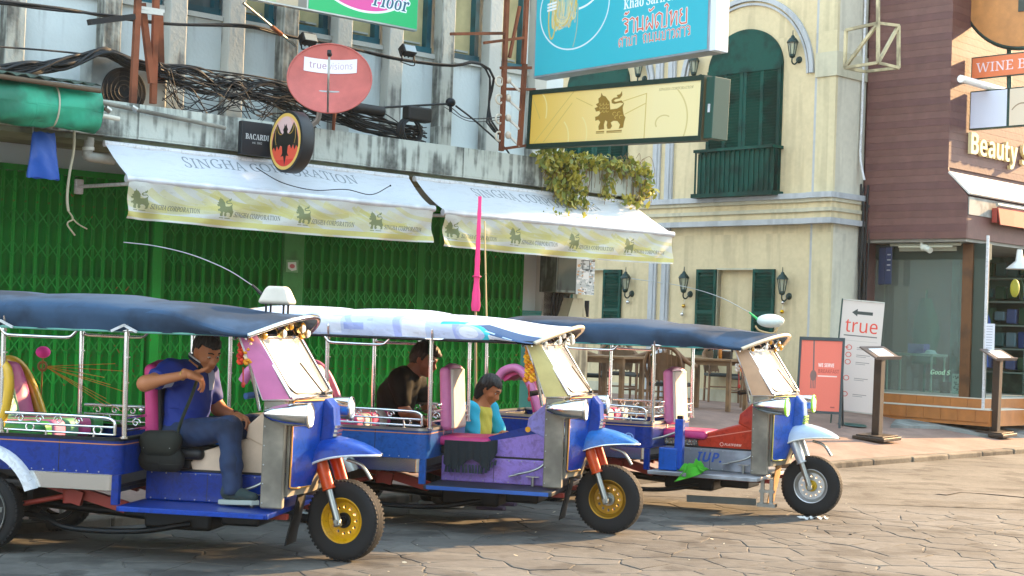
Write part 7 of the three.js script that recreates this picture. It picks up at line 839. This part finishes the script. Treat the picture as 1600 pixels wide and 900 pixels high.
// a hand in its own frame: wrist at origin, fingers along +x, palm down (-y), thumb towards +z
function handBones(curl, spread = 0.012, thumb = [[0.02, -0.004, 0.026], [0.045, -0.012, 0.046], [0.068, -0.016, 0.052], [0.088, -0.018, 0.05]]) {
  const o = [[-0.03, 0, 0, 0.025, 0.01, 0, 0, 0.024], [0.01, 0, 0.014, 0.019, 0.078, 0, 0.026, 0.0145], [0.01, 0, 0, 0.02, 0.084, 0.002, 0.008, 0.0145], [0.01, 0, -0.01, 0.019, 0.08, 0, -0.01, 0.014], [0.01, -0.002, -0.018, 0.018, 0.072, -0.002, -0.027, 0.0125]];
  const base = [[0.082, 0, 0.028], [0.088, 0.002, 0.009], [0.084, 0, -0.01], [0.075, -0.002, -0.028]], len = [[0.042, 0.026, 0.02], [0.046, 0.029, 0.021], [0.043, 0.027, 0.02], [0.034, 0.02, 0.018]], rad = [0.0095, 0.0098, 0.0092, 0.0082];
  base.forEach((b, i) => { let p = b.slice(), a = 0, r = rad[i]; const c = Array.isArray(curl[0]) ? curl[i] : curl; len[i].forEach((L, k) => { a += c[k]; const yaw = (1.5 - i) * spread * 6, q = [p[0] + cos(a) * L * cos(yaw), p[1] - sin(a) * L, p[2] + cos(a) * L * sin(yaw)]; const bb = [...p, r, ...q, r * 0.9]; bb.k = 0.008; o.push(Object.assign(bb, { k: 0.008 })); p = q; r *= 0.9; }); });
  thumb.forEach((t, i) => { if (i) o.push(Object.assign([...thumb[i - 1], [0.016, 0.013, 0.0115, 0.01][i - 1], ...t, [0.013, 0.0115, 0.01, 0.009][i]], {})); });
  return o;
}
function handGeo(curl, spread, thumb) { const b = handBones(curl, spread, thumb).map((x) => x), pre = b.map((x) => x.slice(0, 8)); pre.forEach((p, i) => { if (b[i].k) p.k = b[i].k; }); const f = fieldK(pre, b), [lo, hi] = boundsOf(pre, 0.012); return surfaceNet(f, lo, hi, 0.0034); }
function fieldK(bones, src) { const palm = field(bones.filter((_, i) => !src[i].k), 0.016), fing = bones.filter((_, i) => src[i].k).map((q) => field([q], 0.001)); return (x, y, z) => { let r = palm(x, y, z); for (let i = 0; i < fing.length; i += 3) { const d = min(fing[i](x, y, z), fing[i + 1](x, y, z), fing[i + 2](x, y, z)), h = max(0.006 - abs(r - d), 0) / 0.006; r = min(r, d) - h * h * 0.0015; } return r; }; }
// matrix taking hand +x to dir and its back (+y) towards up, at p
function handM(p, dir, up, mirror = 1) { const x = V(...dir).normalize(), y0 = V(...up), z = x.clone().cross(y0).normalize(), y = z.clone().cross(x); return new THREE.Matrix4().makeBasis(x, y, z.multiplyScalar(mirror)).setPosition(...p); }
const flipWind = (g) => { const i = g.index.array; for (let k = 0; k < i.length; k += 3) { const t = i[k]; i[k] = i[k + 1]; i[k + 1] = t; } return g; };
const handAt = (curl, p, dir, up, mirror, spread, thumb) => { const g = handGeo(curl, spread, thumb).applyMatrix4(handM(p, dir, up, mirror)); if (mirror < 0) flipWind(g); g.computeVertexNormals(); return g; };
function shoe(g, p, dir, m, sole, lace, tilt = 0) { const mtx = (q) => place(q, ...p, 0, Math.atan2(-dir[2], dir[0]), tilt); part(g, 'shoe', mtx(blob([[-0.06, 0.035, 0, 0.036, 0.04, 0.03, 0, 0.037], [0.04, 0.03, 0, 0.037, 0.14, 0.016, 0.004, 0.03], [-0.06, 0.05, 0, 0.04, -0.05, 0.085, 0, 0.042]], 0.007, 0.03, (x, y, z) => -y - 0.012)), m); part(g, 'sole', mtx(ext([[-0.1, -0.038], [0.05, -0.042], [0.14, -0.03], [0.172, 0], [0.14, 0.034], [0.05, 0.044], [-0.1, 0.038], [-0.112, 0]], 0.022, 0.004).rotateX(-PI / 2).translate(0, -0.028, 0)), sole); if (lace) part(g, 'laces', mtx(mg([0, 1, 2].map((k) => tube([[0.01 + k * 0.025, 0.068 - k * 0.008, -0.02], [0.015 + k * 0.025, 0.076 - k * 0.008, 0], [0.01 + k * 0.025, 0.068 - k * 0.008, 0.02]], 0.005, 8, 5)))), lace); }

{ // the driver: seated, elbow out, hand at his face
  const base = [-1.1, 0.35, 0], g = onTaxi(taxi1, 'person', 'person in blue polo shirt and jeans on the driver seat, hand raised to the face', 'person', ...base), sub = (q) => q.translate(-base[0], -base[1], -base[2]);
  const P = (n, q, m) => part(g, n, Array.isArray(q) ? mg(q.map(sub)) : sub(q), m);
  const hp = [-0.975, 1.318, 0.04], hm = poseM(hp, -0.6, -0.48, 0.05, 0.98);
  const wristR = [-0.985, 1.185, 0.33], elbowR = [-1.235, 1.115, 0.44], shR = [-1.16, 1.18, 0.19], shL = [-1.06, 1.17, -0.17], elbowL = [-0.98, 0.935, -0.24], wristL = [-0.8, 0.905, -0.09];
  const arms = [...chain([[...shR, 0.058], [...elbowR, 0.042], [...wristR, 0.026]]), ...chain([[...shL, 0.056], [...elbowL, 0.042], [...wristL, 0.026]]), [-1.08, 1.15, 0.0, 0.1, -1.04, 1.24, 0.02, 0.056], [-1.05, 1.22, 0.02, 0.054, -1.02, 1.27, 0.025, 0.052], [...shR, 0.06, ...shL, 0.06]];
  const rh = handAt([[0.7, 0.35, 0.2], [0.85, 0.4, 0.25], [0.9, 0.45, 0.3], [0.95, 0.5, 0.3]], wristR, [0.82, -0.34, -0.46], [0.4, 0.9, 0.15], -1, 0.02, [[0.02, -0.004, 0.026], [0.048, 0.016, 0.044], [0.078, 0.042, 0.046], [0.1, 0.07, 0.04]]);
  const lh = handAt([[0.5, 0.7, 0.4], [0.55, 0.75, 0.4], [0.6, 0.8, 0.4], [0.6, 0.8, 0.4]], wristL, [0.93, -0.2, 0.3], [0.2, 0.95, -0.2], 1, 0.01);
  const body = mg([blob(arms, 0.0105, 0.045), headGeo().applyMatrix4(hm), rh, lh].map((q) => sub(q))); part(g, 'body', body, skinM); const hm2 = hm.clone().premultiply(new THREE.Matrix4().makeTranslation(-base[0], -base[1], -base[2])); addFace(g, hm2);
  part(g, 'hair', hairGeo('short').applyMatrix4(hm2), hairM);
  const shirtM = mat(0x0c2f88, 0.75, 0, { bump: [foldB, 0.012] }), navy = mat(0x0a1c3c, 0.8);
  const torso = [[-1.13, 0.8, 0, 0.155, -1.12, 0.98, 0, 0.15], [-1.12, 0.98, 0.03, 0.14, -1.1, 1.13, 0.04, 0.12], [-1.12, 0.98, -0.05, 0.13, -1.09, 1.12, -0.05, 0.12], [...shR, 0.085, ...shL, 0.08], [-1.13, 0.78, 0.08, 0.12, -1.13, 0.78, -0.08, 0.12], [...shR, 0.08, ...mix3(shR, elbowR, 0.62), 0.068], [...shL, 0.078, ...mix3(shL, elbowL, 0.6), 0.066]];
  const wr = (x, y, z) => 0.004 * sin(x * 60 + y * 44 + z * 20) * sin(y * 31 - z * 50), neck = (x, y, z) => 0.068 - sqrt((x + 1.035) ** 2 + ((y - 1.275) * 0.8) ** 2 + (z - 0.022) ** 2);
  const tf = field(torso, 0.06), sleeveR = (x, y, z) => { const d = V(elbowR[0] - shR[0], elbowR[1] - shR[1], elbowR[2] - shR[2]), L = d.length(); d.normalize(); return (x - shR[0]) * d.x + (y - shR[1]) * d.y + (z - shR[2]) * d.z - L * 0.62; }, [tl, th] = boundsOf(torso, 0.03);
  P('polo_shirt', surfaceNet((x, y, z) => max(tf(x, y, z) + wr(x, y, z), neck(x, y, z), -(y - 0.73), z > 0.16 ? sleeveR(x, y, z) : -1), tl, th, 0.0105), shirtM);
  P('collar', tube([[-0.975, 1.215, 0.055], [-1.02, 1.25, 0.09], [-1.085, 1.285, 0.05], [-1.1, 1.295, 0.0], [-1.07, 1.28, -0.04], [-1.0, 1.24, -0.035], [-0.965, 1.205, 0.03]], 0.013, 40, 8), navy); P('collar_trim', tube([[-0.97, 1.232, 0.06], [-1.02, 1.268, 0.1], [-1.09, 1.304, 0.055], [-1.106, 1.314, 0.0]], 0.006, 24, 6), M.white);
  P('chest_panel', [sheet(Array.from({ length: 6 }, (_, i) => Array.from({ length: 5 }, (_, j) => { const y = 1.2 - i * 0.026, z = -0.1 + j * 0.028; let x = -0.85; for (let k = 0; k < 200; k++) { if (tf(x, y, z) < 0.0) break; x -= 0.002; } return [x + 0.008, y, z]; })), 0.002)], mat(0xa9b6d0, 0.8));
  P('sleeve_patch', [sheet(Array.from({ length: 6 }, (_, i) => Array.from({ length: 6 }, (_, j) => { const t = 0.28 + i * 0.06, a = -0.9 + j * 0.24; const c = mix3(shR, elbowR, t), d = V(elbowR[0] - shR[0], elbowR[1] - shR[1], elbowR[2] - shR[2]).normalize(), u = V(1, 0, 0).sub(d.clone().multiplyScalar(d.x)).normalize(), v = d.clone().cross(u); let r = 0.12; for (let k = 0; k < 100; k++) { const q = [c[0] + (u.x * cos(a) + v.x * sin(a)) * r, c[1] + (u.y * cos(a) + v.y * sin(a)) * r, c[2] + (u.z * cos(a) + v.z * sin(a)) * r]; if (tf(...q) < 0.0) break; r -= 0.002; } r += 0.007; return [c[0] + (u.x * cos(a) + v.x * sin(a)) * r, c[1] + (u.y * cos(a) + v.y * sin(a)) * r, c[2] + (u.z * cos(a) + v.z * sin(a)) * r]; })), 0.002)], mat(0xb9c2d4, 0.8));
  const jean = [...chain([[-1.12, 0.775, 0.1, 0.105], [-0.72, 0.845, 0.26, 0.075], [-0.69, 0.62, 0.29, 0.066], [-0.67, 0.45, 0.3, 0.062]]), ...chain([[-1.12, 0.775, -0.1, 0.105], [-0.74, 0.83, -0.27, 0.075], [-0.7, 0.62, -0.3, 0.064], [-0.68, 0.45, -0.31, 0.06]]), [-1.14, 0.77, 0.08, 0.12, -1.14, 0.77, -0.08, 0.12]], jf = field(jean, 0.04), [jl, jh] = boundsOf(jean, 0.03);
  P('jeans', surfaceNet((x, y, z) => max(jf(x, y, z) + 0.004 * sin(y * 70 + x * 20) * sin(x * 50 + z * 30), -(y - 0.425)), jl, jh, 0.0105), mat(0x22385a, 0.85, 0, { bump: [foldB, 0.012], tex: dirtT }));
  const sg = new THREE.Group(); const shoeM = mat(0x2e3f3c, 0.75, 0, { bump: [clothB, 0.002] }), soleM = mat(0x9aa39a, 0.6), neon = mat(0x66d030, 0.6); shoe({ add: (o) => g.add(o), isObject3D: true }, [-0.65 - base[0], 0.396 - base[1], 0.3], [0.97, 0, 0.24], shoeM, soleM, neon, 0.05); shoe({ add: (o) => g.add(o), isObject3D: true }, [-0.66 - base[0], 0.396 - base[1], -0.3], [0.98, 0, -0.2], shoeM, soleM, neon, 0);
  P('wristband', [place(new THREE.TorusGeometry(0.029, 0.006, 8, 20), ...mix3(elbowR, wristR, 0.86), 0, PI / 2 - 0.25, 0)], mat(0xc9a85a, 0.4, 0.6)); P('watch', [place(new THREE.CylinderGeometry(0.032, 0.032, 0.028, 18), ...mix3(elbowL, wristL, 0.92), 0, 0.6, PI / 2 - 0.1)], M.black);
  const bag = onTaxi(taxi1, 'shoulder_bag', 'black cloth shoulder bag hanging at the seated driver hip', 'bag', -1.16, 0.6, 0.29); part(bag, 'pouch', blob([[-0.08, 0.02, 0, 0.075, 0.08, 0.02, 0, 0.075], [-0.08, 0.14, 0, 0.07, 0.07, 0.15, 0, 0.065]], 0.009, 0.05).scale(1, 1, 0.75), mat(0x12150f, 0.85, 0, { bump: [foldB, 0.014] })); part(bag, 'flap', blob([[-0.08, 0.14, 0.02, 0.066, 0.07, 0.15, 0.02, 0.062], [-0.07, 0.09, 0.035, 0.045, 0.06, 0.09, 0.035, 0.045]], 0.009, 0.04).scale(1.02, 1.02, 0.85), mat(0x1a1f16, 0.8, 0, { bump: [foldB, 0.01] })); part(bag, 'strap', tube([[0.09, 0.16, 0.0], [0.14, 0.3, 0.03], [0.19, 0.46, 0.0], [0.18, 0.58, -0.12], [0.12, 0.66, -0.3]], 0.011, 30, 6), mat(0x1c2a1c, 0.85)); part(bag, 'zip', rod([-0.1, 0.1, 0.066], [0.08, 0.105, 0.066], 0.004), M.steel);
}
{ // man in black behind the printed tuk-tuk, perched on its far sill
  const base = [-1.75, 0, -0.75], g = onTaxi(taxi2, 'person', 'person in a black shirt perched on the far sill of a tuk-tuk, looking down', 'person', ...base), sub = (q) => q.translate(-base[0], -base[1], -base[2]), P = (n, q, m) => part(g, n, sub(q), m);
  const hp = [-1.67, 1.26, -0.5], hm = poseM(hp, -0.12, -0.35, 0, 1.03), shR = [-1.82, 1.1, -0.32], shL = [-1.8, 1.1, -0.66], elR = [-1.76, 0.84, -0.28], elL = [-1.7, 0.86, -0.74], wrR = [-1.58, 0.74, -0.4], wrL = [-1.5, 0.78, -0.6];
  const bones = [...chain([[...shR, 0.058], [...elR, 0.043], [...wrR, 0.028]]), ...chain([[...shL, 0.058], [...elL, 0.043], [...wrL, 0.028]]), [-1.82, 1.08, -0.49, 0.1, -1.74, 1.2, -0.49, 0.058], [-1.76, 1.16, -0.49, 0.056, -1.71, 1.24, -0.5, 0.054], [...shR, 0.06, ...shL, 0.06]];
  const body = mg([blob(bones, 0.0115, 0.045), headGeo().applyMatrix4(hm), handAt([0.5, 0.6, 0.4], wrR, [0.85, -0.4, -0.2], [0.3, 0.9, 0.2], -1, 0.01), handAt([0.5, 0.6, 0.4], wrL, [0.85, -0.4, 0.2], [0.3, 0.9, -0.2], 1, 0.01)].map(sub)); part(g, 'body', body, skinD); const hm2 = hm.clone().premultiply(new THREE.Matrix4().makeTranslation(-base[0], -base[1], -base[2])); addFace(g, hm2); part(g, 'hair', hairGeo('thick').applyMatrix4(hm2), hairM);
  const torso = [[-1.93, 0.76, -0.52, 0.15, -1.9, 0.95, -0.5, 0.15], [-1.9, 0.95, -0.5, 0.15, -1.83, 1.08, -0.49, 0.125], [...shR, 0.085, ...shL, 0.085], [...shR, 0.078, ...mix3(shR, elR, 0.7), 0.068], [...shL, 0.078, ...mix3(shL, elL, 0.7), 0.066]], tf = field(torso, 0.07), [tl, th] = boundsOf(torso, 0.03);
  P('shirt', surfaceNet((x, y, z) => max(tf(x, y, z) + 0.004 * sin(x * 55 + y * 40) * sin(y * 33 + z * 45), 0.064 - hypot(x + 1.725, (y - 1.235) * 0.8, z + 0.495)), tl, th, 0.0115), mat(0x080b0b, 0.85, 0, { bump: [foldB, 0.012], specularIntensity: 0.3 }));
  const leg = [...chain([[-1.92, 0.72, -0.44, 0.1], [-1.6, 0.66, -0.7, 0.075], [-1.58, 0.36, -0.84, 0.06], [-1.58, 0.1, -0.86, 0.055]]), ...chain([[-1.92, 0.72, -0.62, 0.1], [-1.66, 0.64, -0.92, 0.075], [-1.7, 0.36, -1.0, 0.06], [-1.72, 0.1, -1.0, 0.055]])], lf = field(leg, 0.04), [ll, lh] = boundsOf(leg, 0.03);
  P('trousers', surfaceNet((x, y, z) => max(lf(x, y, z), -(y - 0.07)), ll, lh, 0.012), mat(0x17191c, 0.85)); shoe({ add: (o) => g.add(o) }, [-1.56 - base[0], 0.042, -0.86 - base[2]], [0.9, 0, -0.3], M.black, mat(0x8a8a86, 0.6)); shoe({ add: (o) => g.add(o) }, [-1.7 - base[0], 0.042, -1.0 - base[2]], [0.9, 0, -0.3], M.black, mat(0x8a8a86, 0.6));
}
{ // woman eating, seated low behind the taxis
  const d = ray(757, 600), t = 13.35 / -d.z, ox = d.x * t, g = thing('person', 'person in a cyan and yellow shirt seated low by the gate, looking down at food', 'person', [ox, -0.0, -13.35], -0.1), Pm = (n, q, m) => part(g, n, q, m);
  const hm = poseM([0.055, 1.015, 0.03], -0.35, -0.55, 0, 0.96), shR = [-0.1, 0.83, 0.16], shL = [0.03, 0.83, -0.15], elR = [-0.06, 0.6, 0.24], elL = [0.14, 0.6, -0.14], wrR = [0.14, 0.62, 0.16], wrL = [0.2, 0.64, 0.02];
  const bones = [...chain([[...shR, 0.055], [...elR, 0.044], [...wrR, 0.027]]), ...chain([[...shL, 0.055], [...elL, 0.044], [...wrL, 0.027]]), [-0.03, 0.82, 0.0, 0.09, 0.015, 0.93, 0.015, 0.05], [0.0, 0.9, 0.01, 0.05, 0.02, 0.97, 0.02, 0.048], [...shR, 0.055, ...shL, 0.055], ...chain([[-0.1, 0.46, 0.12, 0.09], [0.12, 0.56, 0.26, 0.07], [0.1, 0.3, 0.2, 0.052], [0.08, 0.1, 0.18, 0.04]])];
  part(g, 'body', mg([blob(bones, 0.0115, 0.045), headGeo().applyMatrix4(hm), handAt([0.6, 0.7, 0.4], wrR, [0.9, 0.1, -0.3], [0.1, 0.9, 0.3], -1, 0.01), handAt([0.6, 0.7, 0.4], wrL, [0.8, -0.1, 0.5], [0.1, 0.95, 0], 1, 0.01)]), skinM); addFace(g, hm); part(g, 'hair', hairGeo('long').applyMatrix4(hm), hairM);
  const mid = [[-0.12, 0.47, 0, 0.15, -0.08, 0.66, 0.0, 0.145], [-0.08, 0.66, 0, 0.14, -0.035, 0.8, 0.0, 0.115]], slv = [[...shR, 0.08, ...mix3(shR, elR, 0.75), 0.078], [...shL, 0.08, ...mix3(shL, elL, 0.75), 0.075], [-0.12, 0.7, 0.12, 0.07, ...shR, 0.08], [-0.02, 0.7, -0.12, 0.07, ...shL, 0.08], [-0.16, 0.52, 0.1, 0.07, -0.12, 0.7, 0.12, 0.07]], nk = (x, y, z) => 0.066 - hypot(x - 0.01, (y - 0.945) * 0.8, z - 0.015), mf = field(mid, 0.06), sf = field(slv, 0.04);
  Pm('shirt_front', surfaceNet((x, y, z) => max(mf(x, y, z) + 0.004 * sin(x * 60 + y * 40) * sin(z * 50), nk(x, y, z)), [-0.33, 0.28, -0.25], [0.16, 0.98, 0.25], 0.0115), mat(0xc9bc4a, 0.8, 0, { bump: [foldB, 0.01] })); Pm('shirt_sleeves', surfaceNet((x, y, z) => max(sf(x, y, z) + 0.003 * sin(y * 50 + x * 40), nk(x, y, z)), [-0.3, 0.4, -0.3], [0.26, 0.98, 0.38], 0.0115), mat(0x1fa6c4, 0.8, 0, { bump: [foldB, 0.01] }));
  Pm('shorts', blob([[-0.12, 0.46, 0.1, 0.11, 0.04, 0.52, 0.2, 0.088], [-0.12, 0.46, -0.1, 0.11, 0.1, 0.47, -0.16, 0.09], [-0.13, 0.45, 0.06, 0.12, -0.13, 0.45, -0.06, 0.12], [0.1, 0.47, -0.16, 0.07, 0.14, 0.2, -0.18, 0.06]], 0.0115, 0.04), mat(0x1c2c44, 0.85)); for (const [x, z] of [[0.1, 0.18], [0.16, -0.18]]) Pm('sandal', [ext([[-0.1, -0.04], [0.12, -0.045], [0.14, 0], [0.12, 0.045], [-0.1, 0.04]], 0.02, 0.004).rotateX(-PI / 2).translate(x, 0.005, z), tube([[x, 0.02, z - 0.05], [x + 0.03, 0.08, z], [x, 0.02, z + 0.05]], 0.012, 12, 6)], mat(0x3a2c44, 0.8));
  const st = thing('low_stool', 'low wooden stool under the person in the cyan shirt', 'stool', [ox - 0.12, 0, -13.35], -0.25); part(st, 'seat', rb(0.34, 0.03, 0.34, 0.01, 0, 0.33, 0), mat(0x8a6a48, 0.7, 0, { tex: dirtT })); for (const [x, z] of [[-1, -1], [1, -1], [-1, 1], [1, 1]]) part(st, 'leg', rod([x * 0.15, 0, z * 0.15], [x * 0.12, 0.32, z * 0.12], 0.018), mat(0x7a5a3c, 0.7)); const bw = thing('food_bowl', 'white bowl held between the seated person hands', 'bowl', [ox + 0.24, 0.6, -13.28], 0); part(bw, 'bowl', lathe([[0.02, 0], [0.05, 0.015], [0.07, 0.05], [0.066, 0.05], [0.0, 0.02]], 24), mat(0xcdd4d8, 0.4)); part(bw, 'food', ball(0.055, 0, 0.04, 0, 1, 0.3, 1), mat(0xb08a4a, 0.8));
}
renderer.render(scene, camera);
